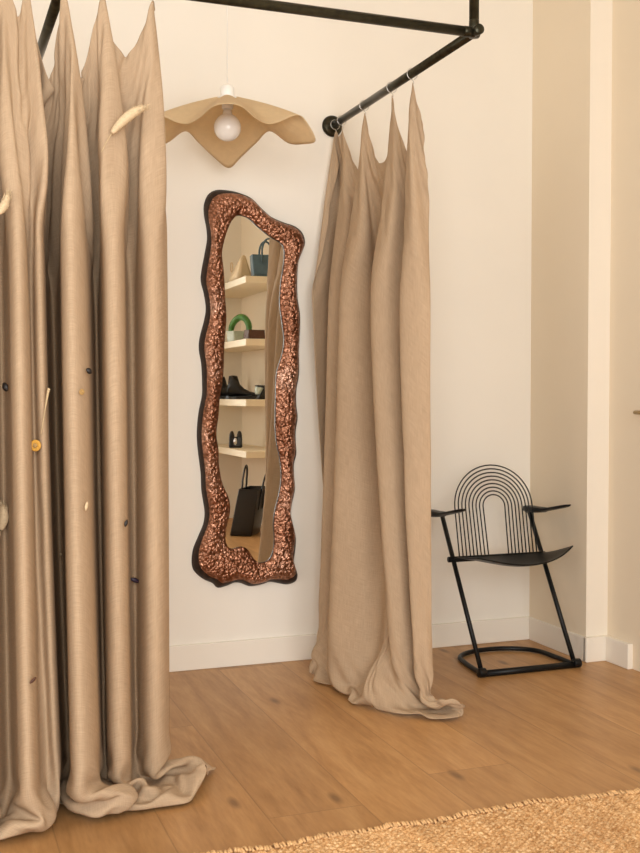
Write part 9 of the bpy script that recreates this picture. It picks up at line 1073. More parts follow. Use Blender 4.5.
13,-3,-2,-22,-11,0,2,19,9,-21,5,10,-19,20,-6,-11,5,6,0,-7,17,-30,22,-3,-4,-8,-5,15,2,1,10,11,-6,-4,-2,4,-9,10,-3,-3,6,1,-1,-7,-4,4,-1,-1,-3,-1,0,2,-1,0,5,5,-12,-3,2,-4,1,0,1,1,-7,1,11,-18,-1,8,4,0,1,0,0,-1,-2,-13,25,8,-16,-3,3,-26,-8,3,5,0,9,-11,0,1,1,1,-1,-1,3,15,14,-8,-12,19,3,-10,-11,-12,3,0,17,8,12,
24,-4,-7,-3,1,6,-18,-25,19,9,-9,-5,21,-10,-2,-11,-7,11,4,-5,-13,29,-13,13,9,-9,-13,-19,7,-1,-3,9,20,-13,-1,-9,-6,13,8,-1,-2,5,7,6,-4,-10,-4,4,-3,0,0,-7,-4,-5,-3,1,14,-16,1,2,4,5,1,-1,0,6,5,-14,-6,3,7,-4,-3,8,10,-6,0,-9,-9,3,25,-10,-30,4,-1,6,-5,1,-2,12,-1,-7,8,-2,6,10,5,-13,-5,13,-12,-6,0,22,4,-3,0,15,0,-5,-39,
27,0,-1,10,-2,-3,-2,-21,-27,20,15,-6,-4,-7,1,-7,-7,-9,16,8,-5,-19,0,11,-11,7,9,7,21,9,-9,-17,-20,10,-3,-2,2,-10,4,6,0,-4,-1,4,5,2,2,-6,1,-2,-1,-5,-13,-4,0,2,-4,7,3,1,-1,0,8,2,13,-11,-10,17,6,-27,9,6,-9,-12,13,12,-2,-3,14,-37,0,9,6,-8,-9,-2,7,-4,-5,0,2,5,10,13,-8,-16,10,-2,15,-12,37,-7,-7,-4,-4,4,12,-2,-22,-22,-2,
26,0,0,1,-6,-22,-1,29,-1,-38,23,12,-19,-11,11,-8,-17,0,-3,15,14,-15,-16,10,19,0,2,-3,-29,2,6,4,-1,-1,12,11,4,-9,-12,-3,3,0,-2,-1,-1,3,3,4,-3,-1,0,-1,-1,-3,-6,-1,-4,2,9,8,-2,-6,-2,10,-1,11,-14,25,-12,4,-22,5,10,-13,-15,14,8,11,-30,15,-26,0,1,3,3,-3,-7,-1,4,1,-4,3,-7,1,24,-3,-4,14,-16,-2,24,-11,28,-14,-18,-3,7,-6,13,-4,8,
31,-6,-10,2,-6,0,-16,-11,23,21,-16,-5,2,3,-10,5,-6,-26,-5,3,6,17,-8,-3,-5,-8,-11,4,21,1,12,18,4,-11,-6,-12,20,-10,-4,-6,-3,1,0,0,0,-2,0,0,1,0,-2,0,1,1,4,-9,4,-4,-9,6,18,7,4,-6,-13,12,28,-32,6,5,7,-15,2,8,-15,-22,2,6,-2,-17,7,0,4,-10,2,1,-4,5,-1,-6,3,1,-1,4,-2,-2,-9,16,5,18,-29,28,-12,0,16,-11,-20,27,-1,0,22,
38,-7,-1,-18,-2,-1,4,-14,-21,18,-16,15,-3,2,6,15,5,-7,-35,-14,-1,3,3,-2,1,1,6,10,4,8,5,0,8,15,-10,4,-30,19,-3,-2,-3,-4,-1,-3,-1,-1,-1,1,-2,0,0,0,-1,-2,-4,3,-13,24,12,-12,-8,7,-11,18,8,-29,48,-3,1,-8,0,5,-12,2,7,-5,-13,-18,10,-7,-10,-9,0,6,0,-3,-1,-6,-2,1,2,2,16,10,3,-11,-9,-16,33,-18,-10,17,-9,25,-11,-1,0,-22,29,36,-32],
[3896,35,36,37,37,37,59,35,-4,-24,-21,-14,-18,12,-1,10,12,15,19,14,-4,-53,-44,-45,-41,-39,-35,-32,-25,-21,-18,-12,-9,-9,0,15,20,22,27,29,33,35,36,38,38,39,51,4,-25,-60,-47,-45,-40,-37,-34,-31,-29,-21,-19,-13,-9,-2,-1,4,10,16,21,25,27,30,33,35,37,38,38,36,52,11,-12,-82,-56,-57,-51,-44,-39,-39,-29,-14,-10,-5,2,9,16,25,33,37,43,46,50,51,52,72,2,-31,-69,-41,-36,-37,-37,-35,-25,
-35,0,-1,-1,0,2,-22,8,7,5,5,-2,7,-12,1,0,1,0,-4,2,-18,18,4,-1,-2,1,2,3,-2,0,3,-2,2,-1,-2,-1,-1,0,-1,1,-1,0,0,0,0,-2,-17,15,-10,20,-1,-2,-2,-1,0,1,4,-3,3,-1,1,-3,1,-1,0,-1,0,-1,0,0,0,0,-1,0,-1,2,-19,16,-30,35,3,1,-3,-3,2,7,-3,-7,1,1,-2,0,0,0,0,0,-1,0,-1,0,-2,-27,22,-16,27,-1,-1,1,3,5,-8,
-36,0,0,0,0,-1,0,0,0,1,-2,5,-4,0,0,0,-1,1,-1,-1,2,-2,2,9,-2,0,-3,-3,3,0,-2,4,-2,1,1,-4,-1,0,0,-1,1,-1,0,-1,0,0,1,-2,2,1,5,3,0,-2,-4,-2,-1,4,0,2,-2,0,-1,0,-1,-1,-1,0,0,0,0,0,0,-1,0,-1,2,-3,2,-3,4,2,4,-2,-4,0,8,-2,-6,1,1,-3,0,2,-1,-1,0,0,-1,-1,-1,3,-3,1,3,-2,0,0,0,-1,4,
-37,0,1,0,0,-1,-1,-1,0,3,-2,1,6,-7,0,0,0,0,-1,1,0,0,2,1,3,2,0,0,-3,1,-2,0,2,4,-6,-1,-1,-1,0,1,-1,0,0,-1,-1,1,0,-1,1,1,0,2,3,3,5,0,-5,-6,0,2,2,-2,-1,-1,-1,0,0,-1,0,0,0,-1,0,1,-1,-1,0,0,0,2,-1,-1,2,5,-2,-4,1,5,1,-5,0,0,0,-1,-1,1,0,-2,0,-1,0,-1,0,0,2,2,-1,3,-3,1,-3,
-36,0,0,1,-1,-1,-1,0,0,0,6,-6,2,-1,0,-1,1,-2,1,-1,0,4,-3,0,6,-6,3,1,0,-1,5,-5,3,-3,8,-9,-1,1,0,-1,0,0,0,0,0,-2,0,0,0,3,3,-2,1,0,0,2,3,0,-2,-2,1,0,-2,-2,-1,0,0,0,0,0,-1,1,0,-1,0,0,-2,0,1,0,2,3,-3,1,5,-3,-5,0,4,-4,3,1,0,-2,0,-1,-1,1,-1,-1,-1,0,0,0,1,2,3,-3,4,-4,2,
-36,0,1,-1,-1,-1,-1,0,1,0,0,3,-3,4,-4,0,0,0,-1,-1,1,1,5,-5,3,4,-4,2,1,-1,-3,7,-6,3,-3,2,-4,0,0,0,0,0,-1,0,0,0,0,-1,-1,2,4,0,-2,1,0,-1,1,9,-5,-1,-2,0,1,-2,-1,-1,0,0,0,0,0,-1,0,0,-1,0,0,0,-1,1,0,5,1,-4,0,8,-4,-1,-4,7,-6,2,-2,-1,0,0,-1,-1,0,0,0,-1,-1,2,0,2,1,1,-3,5,-5,
-37,1,0,-1,0,-1,0,-1,0,0,0,2,-1,1,0,-1,0,-1,0,0,0,0,-1,7,-4,2,5,-4,0,2,-1,-2,5,-2,-4,3,-2,-2,0,1,-1,0,-1,0,0,0,-1,0,-1,1,3,3,-2,2,0,3,-2,0,4,-4,-3,2,-1,0,-2,0,-2,1,-1,0,0,1,0,-1,0,0,-1,-1,1,-1,1,1,3,0,-3,0,8,-5,1,-1,3,-1,-1,-4,0,-1,0,0,-1,0,-1,0,-1,0,2,0,0,5,0,-4,4,
-37,1,-1,1,-2,-1,0,0,0,1,0,0,0,1,0,-1,0,0,-1,0,-1,1,0,0,5,-2,2,3,-2,-1,4,-4,0,5,0,-8,2,-1,0,-1,0,-1,1,-1,0,0,0,-1,0,0,2,4,0,1,0,-3,1,-1,1,7,-4,-5,0,1,0,-2,0,-1,1,0,0,-1,0,-1,0,0,0,0,-1,0,1,1,0,3,-1,-2,-1,6,-5,4,-3,0,1,-2,-1,1,0,-1,-1,-1,1,-1,0,0,2,1,-1,-1,4,2,-4,
-37,0,1,-2,0,0,0,0,0,-1,0,0,1,0,1,-1,0,-1,1,-1,1,-2,1,1,4,3,-5,1,3,-2,-1,4,-3,-3,9,-5,-4,1,0,0,-1,-1,0,0,0,-1,0,-1,1,0,-1,6,3,-5,4,-1,4,-4,1,-4,6,-3,-4,1,0,-1,0,0,0,-1,1,0,-1,0,0,-1,-1,0,1,1,0,-1,1,1,4,-4,0,2,3,-7,4,-2,-1,1,-1,-1,0,-1,0,0,0,-1,-1,1,1,2,-2,-1,1,2,5,
-37,0,0,0,-1,0,-1,0,0,0,1,0,2,-2,2,-2,-1,1,0,2,-2,0,-1,2,-1,4,0,-1,-1,2,-2,0,0,4,-3,8,-8,-1,0,-1,0,0,-1,1,-1,0,-1,0,0,0,0,1,4,0,-3,4,-3,1,-1,0,-1,7,-2,-5,1,-1,0,0,-1,1,0,0,-1,0,-1,0,0,-2,1,1,-1,3,3,-2,-1,4,-4,-2,3,-1,-1,1,0,0,-1,0,-1,0,0,-1,-1,0,0,0,0,3,0,-1,-2,1,1,
-36,0,-1,-1,0,-1,1,-1,0,1,-1,0,0,1,1,-1,0,0,-1,0,2,-1,0,-1,1,1,3,-1,0,-1,0,0,0,-1,1,5,-1,-2,-2,-1,0,0,0,-1,-1,1,-1,0,0,-1,1,1,3,0,-2,0,3,-2,0,-1,0,0,7,-1,-6,1,-1,0,0,0,0,-1,0,-1,1,-1,0,-1,0,0,-1,2,3,1,-1,-1,2,-2,-1,1,0,-1,2,1,-2,-1,-1,-1,0,0,0,-2,1,0,-1,2,3,-2,0,-2,1,
-36,-1,0,0,-1,0,-1,1,-1,0,1,0,0,-1,1,0,0,-1,0,1,0,1,1,-1,0,1,0,1,0,0,0,-2,2,-2,0,3,7,-3,-4,-3,0,0,-1,-1,1,-1,0,-1,1,0,0,0,2,3,-1,-2,0,2,0,0,0,-1,0,6,-4,-3,1,-1,1,-1,0,0,-1,0,-1,0,0,0,-1,0,1,0,1,1,1,0,-1,0,-1,0,0,1,-1,1,0,-2,-1,1,-1,0,-1,0,-1,0,1,1,2,-1,2,0,-3,
-37,0,-1,0,0,0,0,-1,0,0,0,0,1,0,0,1,-1,-1,1,-1,0,1,0,1,-1,1,1,-1,-1,2,0,0,-1,1,1,-1,3,-1,-3,1,-1,-1,0,1,-1,-1,-1,1,0,0,1,0,0,3,0,-1,0,0,0,1,-1,0,-1,3,2,0,-5,1,-1,1,-1,0,-1,0,0,0,-2,0,0,0,1,-1,1,1,0,0,1,-2,1,1,-1,0,0,0,-1,0,0,-1,0,0,0,-1,-1,1,0,0,2,0,-1,1,1,
-37,-1,1,-1,0,0,0,-1,0,1,0,0,-1,1,0,1,-2,1,-1,-1,1,1,-1,0,0,1,1,0,0,0,1,-1,0,0,0,0,0,0,1,0,-1,0,-1,0,0,0,-1,-1,0,1,-1,2,1,1,1,-1,-1,0,1,0,1,0,-1,0,12,-1,-3,-9,1,0,0,-2,0,-1,1,-1,0,-1,0,2,-2,1,1,0,0,0,-1,2,-1,0,0,0,0,0,0,-1,0,0,-1,0,-1,0,0,0,0,0,0,3,-2,0,1,
-57,1,-1,0,-1,0,0,-1,1,-1,0,0,1,0,0,0,-1,0,0,0,0,-2,2,0,1,0,1,1,0,-1,1,1,-1,0,1,-1,0,0,1,-1,0,-2,1,-1,0,-1,0,0,-1,0,0,1,3,0,2,0,-2,0,1,0,0,0,2,-1,1,1,-2,2,1,-3,-2,-1,-1,1,-1,-1,-1,1,-2,0,4,-1,-1,2,-1,1,0,-1,1,0,-1,1,-1,-1,0,0,0,-2,1,-1,-1,-1,0,0,0,0,1,2,0,-1,1,
-56,1,-1,-1,-1,0,-1,1,-1,0,1,0,0,0,0,-1,1,-1,0,1,-2,3,0,-3,3,0,0,1,0,0,0,1,0,-1,0,0,0,1,0,-1,-1,0,-1,1,-2,0,0,1,0,-2,1,0,1,2,1,1,-1,-2,1,1,1,0,0,0,0,5,6,-2,-9,-2,-1,-1,0,0,0,-2,0,0,2,-2,-1,2,0,0,2,-1,0,0,0,0,1,-1,0,0,0,-1,-1,0,-1,0,-1,-1,0,0,1,0,0,1,0,-1,0,
-55,-1,0,-2,1,0,-1,-1,0,0,0,0,1,-1,1,0,-1,0,0,0,2,-2,0,5,-3,0,-1,1,1,0,-1,0,2,0,-1,0,0,0,0,0,-1,0,1,-2,0,-1,0,-2,2,4,-3,-2,3,1,1,1,0,-1,-2,2,0,1,0,0,-1,0,0,0,1,0,-3,-1,2,-1,-2,0,-1,1,-2,1,2,-1,0,1,0,0,1,0,0,0,-1,0,0,0,-1,0,-1,0,0,-1,0,-1,-1,1,-1,1,0,0,2,-1,0,
-54,-1,-2,0,0,-1,0,0,-1,1,0,0,-1,1,-1,1,-1,0,0,0,1,2,-1,-2,2,0,1,0,0,0,0,0,0,1,-2,0,1,0,1,-2,0,0,0,-1,0,0,-1,1,0,-2,5,2,-4,0,1,1,1,-1,-1,0,2,-1,2,0,-3,2,1,2,-1,-4,-2,2,-1,0,-1,-1,-1,1,3,-4,0,1,1,0,0,1,-1,1,-1,1,0,-1,0,0,0,-1,-1,0,-1,-1,0,0,0,0,0,-1,1,0,1,1,-2,
-53,-2,-1,-2,1,-1,0,-1,0,0,0,1,0,0,0,-1,1,-1,0,0,1,0,1,1,0,-2,1,0,1,0,-1,1,0,1,2,-3,0,1,-2,0,0,1,-1,0,-1,0,-1,-1,3,3,-4,-1,3,0,0,1,0,1,-1,-1,1,3,-2,1,1,-4,2,-1,0,-2,0,1,0,-2,0,-2,2,-1,1,7,-5,-4,1,1,0,0,1,-1,1,-1,0,1,-1,0,-1,0,0,-1,0,-1,0,0,-1,1,0,-1,0,0,1,0,0,
-53,0,-4,1,-1,0,-1,-1,1,-1,1,-1,1,0,0,0,-1,1,-1,0,1,1,-1,1,0,0,0,1,0,0,1,-1,0,2,-2,1,0,0,-1,-1,1,0,-2,1,0,-2,1,1,-1,1,5,-2,-3,0,0,1,2,0,-1,-1,0,2,1,-1,0,2,-3,-1,-1,0,2,-1,-1,-1,-1,1,-1,1,0,-2,6,2,-6,0,0,1,-1,1,0,0,0,-1,0,-1,0,0,-1,0,-1,0,-1,2,2,-2,-1,-1,-1,2,0,0,0,
-87,-7,-2,1,-1,-1,-1,0,-1,1,-1,1,0,0,0,0,0,0,0,-1,0,2,2,0,0,-1,0,0,2,0,0,0,0,-1,4,2,-1,-3,-3,2,0,-2,1,-1,-1,0,-2,3,0,0,1,2,-2,0,1,0,1,1,2,0,-2,-2,5,2,-1,-2,-1,0,-5,2,1,-1,-3,0,-1,-1,-1,0,3,2,-3,1,1,-2,1,0,1,-1,0,1,-1,0,0,-1,-1,-1,0,-1,-1,0,-1,-1,0,2,1,-1,-2,-1,1,2,0,
-92,-3,2,-1,-3,-1,0,-1,1,-1,1,0,0,0,-1,1,0,0,0,-1,0,1,3,0,-2,1,0,1,1,1,1,-1,-1,0,0,1,-1,-2,3,0,-1,2,-2,-2,-1,-1,0,1,3,0,-1,0,-1,0,0,3,1,1,3,-1,0,-2,-3,2,3,0,-1,-5,2,2,-2,-3,0,-2,0,0,-1,0,1,1,1,-2,0,0,0,1,0,1,0,-1,1,-1,-1,0,-1,-1,0,0,0,-2,-2,0,1,-1,0,0,1,-1,0,1,1,
-94,1,-2,-2,0,-1,0,0,-1,1,0,0,0,0,0,0,1,-1,1,0,-1,-1,2,1,-1,0,1,1,0,1,0,1,0,-1,-1,0,1,3,2,-2,-2,-3,-1,0,0,0,0,-2,2,2,-1,0,0,0,1,0,1,3,-1,1,1,0,-2,-2,-1,1,-1,5,2,-3,-3,-1,-2,-1,-1,0,-1,0,0,0,2,0,-1,1,1,0,1,0,-1,0,0,0,0,-1,1,0,-2,-1,-2,0,-1,0,-1,1,-1,0,0,0,0,1,0,
-96,0,0,-1,0,0,-1,-1,0,1,-1,1,0,-1,1,0,0,0,0,0,0,0,0,1,0,1,0,1,0,1,1,0,0,0,-1,0,1,0,-1,1,0,-2,0,-1,-1,0,0,0,-1,1,1,-1,0,1,1,1,0,1,1,0,-1,1,2,-2,-2,-1,1,0,0,0,0,-2,0,-1,-1,-1,0,-1,0,1,0,0,0,0,1,1,0,1,0,0,0,-1,-1,0,-1,0,0,-2,0,-1,0,-2,0,0,0,0,0,1,0,-1,1,
-209,0,-1,-1,-1,-2,-1,-1,1,-1,1,0,0,1,0,-1,0,0,-1,0,1,1,-1,1,2,1,1,1,2,0,0,1,1,0,0,-1,0,0,-1,-1,-1,0,-1,-1,-1,-1,-1,-1,1,-1,1,1,2,1,2,0,2,0,0,2,0,1,-2,0,0,-1,0,-1,-1,-1,-1,0,-3,-1,-2,-1,-1,-2,0,1,0,2,1,1,1,1,1,0,0,1,-1,0,-1,-2,-1,-2,-1,-1,-3,-2,-1,-3,-1,1,0,1,1,0,1,0,-1,
-208,-2,-1,-1,-1,0,-2,-1,0,1,0,1,-1,1,-1,1,-1,0,-1,0,0,0,2,1,1,1,1,1,1,1,1,0,0,0,0,0,-1,0,0,-1,-1,-1,-1,-2,0,-2,-1,0,1,1,1,1,1,1,1,1,1,1,1,-1,1,0,0,0,0,0,-1,-1,-1,-1,-2,-1,0,-2,-1,-2,-2,-1,1,-1,2,0,2,2,1,0,1,1,0,0,0,-1,-1,-1,-2,-2,-2,-1,-2,-1,-3,-1,-2,1,1,1,0,0,0,1,1,
-209,-1,-1,0,-1,-2,0,-2,0,0,1,0,1,-1,1,-1,0,-1,1,-2,1,1,1,1,1,1,2,0,1,1,1,0,1,0,0,-1,0,0,-2,0,-1,-1,-1,-1,-2,0,-1,-1,1,1,0,2,1,1,1,1,0,1,1,1,0,0,0,0,0,-1,0,-1,-1,-2,0,-2,-1,-1,-2,-1,-1,-2,0,2,0,1,2,0,1,1,1,0,1,-1,0,0,-1,-2,-1,-1,-2,-3,0,-3,-1,-3,-1,1,0,0,2,0,1,0,0,
-209,0,-1,-2,-1,0,-2,-1,0,1,0,0,1,0,0,-1,0,0,-1,0,0,2,0,1,2,1,0,2,0,1,0,1,0,0,0,0,0,-1,0,-1,-1,-1,-2,0,-1,-2,-1,0,0,2,1,0,2,1,1,1,1,1,0,0,1,0,0,0,-1,0,0,-1,-1,-1,-1,-1,-2,-2,-1,-2,-1,-2,1,1,1,2,0,2,1,0,1,0,0,1,0,-1,-1,-1,-2,-2,-1,-2,-2,-2,-2,-2,-1,1,1,0,0,1,0,1,1,
-209,-1,-1,0,-1,-2,0,-2,0,1,0,1,-1,1,-1,1,-1,0,-1,0,1,0,1,1,1,1,1,1,1,1,0,1,0,1,-1,0,0,-1,-1,-1,0,-1,-1,-1,-2,0,-1,-1,1,0,2,1,1,1,1,1,1,0,1,1,0,0,1,0,-1,0,-1,-1,-1,-1,-1,-2,-1,-1,-2,-2,-2,0,0,1,1,1,1,1,1,2,0,1,0,0,-1,0,-1,-2,-1,-2,-2,-1,-2,-2,-1,-1,-2,0,1,0,-1,2,1,0,-1,
-208,-2,0,-2,-1,0,-2,0,-1,0,1,0,1,-1,1,-1,1,-1,0,-1,0,1,2,0,1,2,1,0,1,1,1,0,0,0,1,0,-2,0,0,-1,-2,0,-1,-2,0,-2,-1,0,1,1,1,1,1,1,1,1,0,1,1,0,1,0,0,0,0,0,1,1,-3,-1,-2,-1,-3,-1,-1,-3,-1,-4,2,2,1,1,2,1,0,1,1,0,1,-1,1,-1,-1,-1,-2,-1,-2,-2,-2,-1,-3,-2,0,1,0,2,1,1,2,1,0,
-209,0,-2,0,-1,-2,-1,-1,0,1,0,0,0,1,0,0,-1,-1,0,-1,1,1,1,2,0,0,2,1,1,0,1,0,1,0,0,0,0,-1,-1,0,-1,-2,0,-1,-1,-1,-1,-1,1,1,1,1,1,1,1,1,1,1,0,1,0,0,0,0,1,-1,-1,-1,1,-3,-1,-1,-1,-3,-1,-3,-3,-1,2,2,1,1,1,1,2,0,1,0,0,1,-1,-1,-1,0,-2,-2,-1,-2,-2,-2,-1,-1,-2,1,1,1,2,0,-3,1,1,
-209,-1,-1,-1,-1,0,-1,-2,0,0,1,0,1,0,-1,0,0,0,-1,0,1,1,-1,2,1,1,1,1,1,1,0,1,0,1,-1,0,0,0,-1,-1,-1,-1,-1,-1,-2,-1,-1,0,1,1,1,1,1,1,1,0,2,0,1,0,0,1,1,0,2,2,3,0,-6,1,-4,-4,-3,0,-7,2,-1,-3,2,1,1,0,2,1,0,1,1,2,0,0,0,-1,-1,-1,-2,-1,-3,-1,-2,-1,-2,-3,-1,2,0,1,1,0,1,0,-1,
-209,-1,0,-2,0,-2,-1,-1,0,0,0,1,0,0,1,0,-1,0,0,-1,0,1,2,0,1,2,1,1,1,2,1,0,2,-2,0,-2,0,-1,-1,-1,0,-1,-2,-1,0,-1,-1,-1,1,1,0,2,1,1,1,1,0,1,1,1,0,0,0,1,-1,0,-2,0,-1,-1,1,-2,-5,-3,2,-2,-2,0,3,0,2,2,-1,2,1,1,1,-1,0,-1,-1,0,0,0,-1,-4,-2,-2,-1,-3,-1,0,0,0,1,0,1,2,1,-1,2,
-209,0,-2,0,-2,0,-2,-2,0,2,0,0,0,1,-1,0,0,0,-1,0,1,1,1,1,4,0,2,2,0,1,2,2,-4,1,-1,-3,-1,0,0,-1,-1,-1,-1,-1,-2,-1,-1,0,0,1,2,0,2,1,0,2,1,1,0,0,1,0,0,-1,0,-1,2,-1,3,-1,-5,2,3,-7,-3,1,-2,-3,1,2,2,-2,5,0,1,1,-1,0,0,-1,-1,-2,0,-2,-1,-2,-2,-1,-2,0,-2,-2,0,0,3,1,-1,0,3,2,-3,
-119,-1,0,-1,0,-1,0,-1,0,-1,0,1,0,0,1,0,0,-1,0,0,0,1,1,3,1,2,2,1,0,0,-1,-3,7,5,-4,-7,-3,0,-1,0,-1,0,-1,0,-1,-1,0,-1,1,1,0,1,0,1,1,0,0,1,0,1,0,0,0,0,-1,1,1,4,2,-5,3,-2,1,-5,-3,1,1,0,-2,4,-5,3,1,2,3,0,-2,-1,-4,0,-1,-1,-1,0,1,-2,-1,-1,-1,0,0,-1,-1,4,-2,1,6,-1,-1,-1,-1,
-60,0,0,0,-1,0,-1,0,0,0,1,-1,1,0,-1,0,0,0,0,0,0,1,0,0,1,2,-1,2,0,0,1,-2,1,0,-2,0,-1,1,0,-1,0,-1,1,-1,0,0,-1,0,1,0,0,0,1,0,0,0,1,-1,1,0,0,0,0,0,0,4,0,0,0,1,-1,-3,1,4,-6,-6,1,2,0,0,0,2,-1,1,2,-1,6,-4,-1,-2,-1,0,1,-1,0,-1,1,-1,1,-2,-1,-1,2,-4,2,3,2,3,0,1,-1,
-59,-1,-1,1,0,-1,0,0,-1,1,-1,1,-1,1,0,0,0,0,0,1,-1,-1,2,0,2,-2,0,4,3,-4,0,8,-9,2,11,-15,0,1,0,0,-1,0,-1,0,0,0,-1,0,0,0,1,1,-1,2,0,0,0,0,0,0,0,1,0,-1,5,-2,3,5,-7,-2,0,2,-2,-3,-1,-2,1,0,-1,1,1,-1,4,4,-1,4,-1,-1,1,1,-6,-4,2,-1,-1,4,2,-3,-5,0,-3,0,1,4,2,1,-2,2,0,17,9,
-60,0,2,1,3,-2,-2,-3,0,-1,1,0,0,0,1,-1,0,0,0,1,0,4,-4,3,-1,2,-4,3,5,-1,-5,7,15,-9,-7,-5,-3,0,0,0,0,0,0,-1,0,-1,1,-1,1,0,0,0,1,-1,2,1,-1,0,0,0,1,0,1,3,-1,3,7,6,-14,-5,0,4,1,9,2,-12,-8,7,10,-20,4,8,-6,3,4,0,2,1,1,-7,13,1,-11,14,-4,-11,-5,1,3,6,7,-9,-18,3,-2,17,14,-12,17,-4,27,
-39,1,0,2,0,2,1,-3,-4,1,0,-1,1,-1,1,1,0,0,-2,0,7,-7,11,-7,-4,1,2,4,0,1,2,0,-2,10,-5,-3,-10,1,0,0,0,0,-1,0,0,0,0,0,0,0,0,0,1,1,-1,0,2,0,-2,1,0,1,2,1,2,2,-2,1,10,-5,-1,2,-2,-3,7,0,-6,-9,16,-13,9,-3,-1,-3,-1,0,0,2,13,-11,15,-15,16,1,-11,-1,0,2,-15,1,-1,16,-17,-4,30,-10,-14,14,-2,25,-32,
-38,2,1,-2,-1,6,0,-4,-1,-2,1,-1,-1,1,0,1,0,1,1,-3,-1,11,-7,-1,3,8,3,-12,5,0,-1,-4,5,0,9,-5,-11,-2,0,0,0,-1,1,0,-1,0,-1,1,0,0,0,1,-1,1,1,0,-1,3,2,-3,0,1,1,2,1,2,3,-1,2,-3,0,0,1,3,-1,1,-2,-3,-3,-1,-5,-2,10,-3,13,-1,-16,3,-3,31,-19,-6,6,-9,21,-12,-11,3,4,-11,-3,9,31,32,-46,-13,2,0,18,2,34,
-38,1,2,3,1,-4,-2,1,5,-4,-5,3,-1,-2,1,-1,3,0,1,0,1,-2,-2,13,-6,-4,-1,4,2,16,-3,-8,-4,0,5,1,-9,-5,-1,0,0,0,-1,0,0,0,0,0,0,0,0,0,1,-1,2,0,0,0,3,4,-1,-2,0,2,1,3,0,2,1,-2,-4,-1,-2,2,3,4,-3,1,-4,-3,-6,7,-1,2,-2,12,15,-8,-20,0,21,18,-4,8,-8,-4,-8,-20,27,-25,-9,-1,20,-26,15,10,-4,17,11,-5,19,
-30,2,5,-2,2,-11,-2,1,-4,9,-4,-5,3,-3,1,-1,0,2,2,-1,0,-2,2,-3,7,-2,12,-10,-5,3,15,9,-10,0,-10,15,0,-23,0,-1,0,0,0,0,0,0,-1,0,0,0,1,0,1,0,-1,4,-1,-1,0,1,5,2,-3,1,1,1,5,0,-2,0,2,-5,3,-8,2,4,-2,0,2,-2,-6,5,2,1,-4,-5,-1,21,17,-21,-3,30,-29,-16,16,29,6,-20,-20,24,-25,-2,-9,8,27,11,16,14,-4,-27,-14,
-22,1,-8,3,-12,6,3,-1,-4,-5,9,-5,-5,1,0,1,-2,1,2,3,-5,-2,16,-1,-3,11,-3,6,-11,-13,12,-3,1,-6,4,8,-2,12,-25,0,-1,0,0,-1,0,0,1,-1,0,1,-1,0,1,2,-1,1,4,-1,-5,1,-1,2,7,0,0,0,3,-1,6,3,3,5,-18,-10,0,9,3,-4,1,8,-1,-4,-11,14,-4,-4,7,-1,3,26,-24,13,41,-11,-32,-21,8,30,-35,4,6,-8,6,11,-17,-1,15,12,-3,28,-16,
-23,-2,2,-13,0,2,-2,-1,6,-5,-1,9,-6,-5,0,1,-1,0,0,3,-2,5,-4,0,12,-10,0,7,10,5,-17,3,-1,0,-5,2,5,-1,8,-16,-3,1,-2,0,0,-1,0,0,0,0,1,0,-1,1,1,1,4,-2,4,5,10,1,-4,-4,5,-4,-9,-1,-3,1,2,-1,5,1,-3,-1,18,-11,-3,20,-3,-24,18,-11,-7,8,0,3,9,-10,16,-15,11,31,10,5,-2,-30,9,-47,42,-21,-11,3,17,16,-1,-19,4,11,-24,
-35,0,0,-1,4,0,-1,-2,-3,8,-3,-5,8,-8,-1,3,-1,-3,1,0,7,5,-12,6,-3,9,-4,-10,1,8,6,1,5,-9,-3,12,-8,-4,6,2,-8,0,0,-6,-2,1,-1,0,0,0,0,0,1,0,4,4,15,-7,-1,-1,-5,4,5,2,-10,-1,3,-3,3,-2,-5,0,5,1,-4,-2,-1,12,-20,0,12,11,-4,-6,28,4,9,11,-7,7,-7,-31,-3,-12,15,11,-4,25,-19,0,-18,13,-13,6,35,-25,-21,14,16,-16,41,
-31,0,-6,6,1,4,0,-6,-2,-1,7,-1,-5,-1,-4,2,2,-2,-3,2,4,-4,1,15,-13,-5,7,18,-5,-8,10,1,-7,15,6,-19,31,-25,-13,3,10,-16,-7,4,-1,-3,0,-1,0,1,-1,5,-1,5,10,2,12,29,-1,-14,-18,-17,-8,-1,1,6,3,-8,6,-2,-6,3,5,-3,-6,-2,1,9,7,-5,-11,16,2,21,-7,14,7,-29,-8,-1,5,32,-28,-6,5,12,18,3,6,12,-29,-23,19,22,-23,5,29,-9,-51,12,10,
-26,1,9,10,3,-10,-14,-3,-3,0,-3,5,-3,1,-3,-3,3,3,-4,-2,0,9,-2,1,22,-11,-12,2,19,6,-19,-10,0,-2,14,1,9,9,-6,-12,-12,16,7,-15,-9,-5,-1,2,-1,2,2,-1,16,14,-4,-3,1,11,16,11,0,-5,-21,-14,17,-30,-4,-5,-1,13,-6,-9,6,7,-7,-5,2,-2,4,12,5,-14,32,13,-13,-3,-24,38,-8,-6,-4,0,20,-21,-7,7,1,2,0,6,34,-20,1,-24,-10,49,-14,-42,20,-3,-8,
-27,1,1,-4,-6,-1,8,2,1,-5,1,-5,3,8,-13,1,3,-2,1,-4,-1,0,9,-2,-4,14,21,-20,-6,9,9,-2,1,-5,-24,19,-6,10,12,5,-8,-19,-7,17,9,-8,-14,-8,5,2,5,6,0,-12,4,24,-5,-13,-9,12,10,11,9,-8,-17,27,-44,-2,-8,7,4,-6,-5,7,6,-6,-9,7,5,-6,22,26,-1,-5,15,-20,-2,3,10,3,-12,0,-10,3,-6,-11,-6,11,24,-1,-10,43,-7,-17,-11,-36,7,36,9,-43,-2,
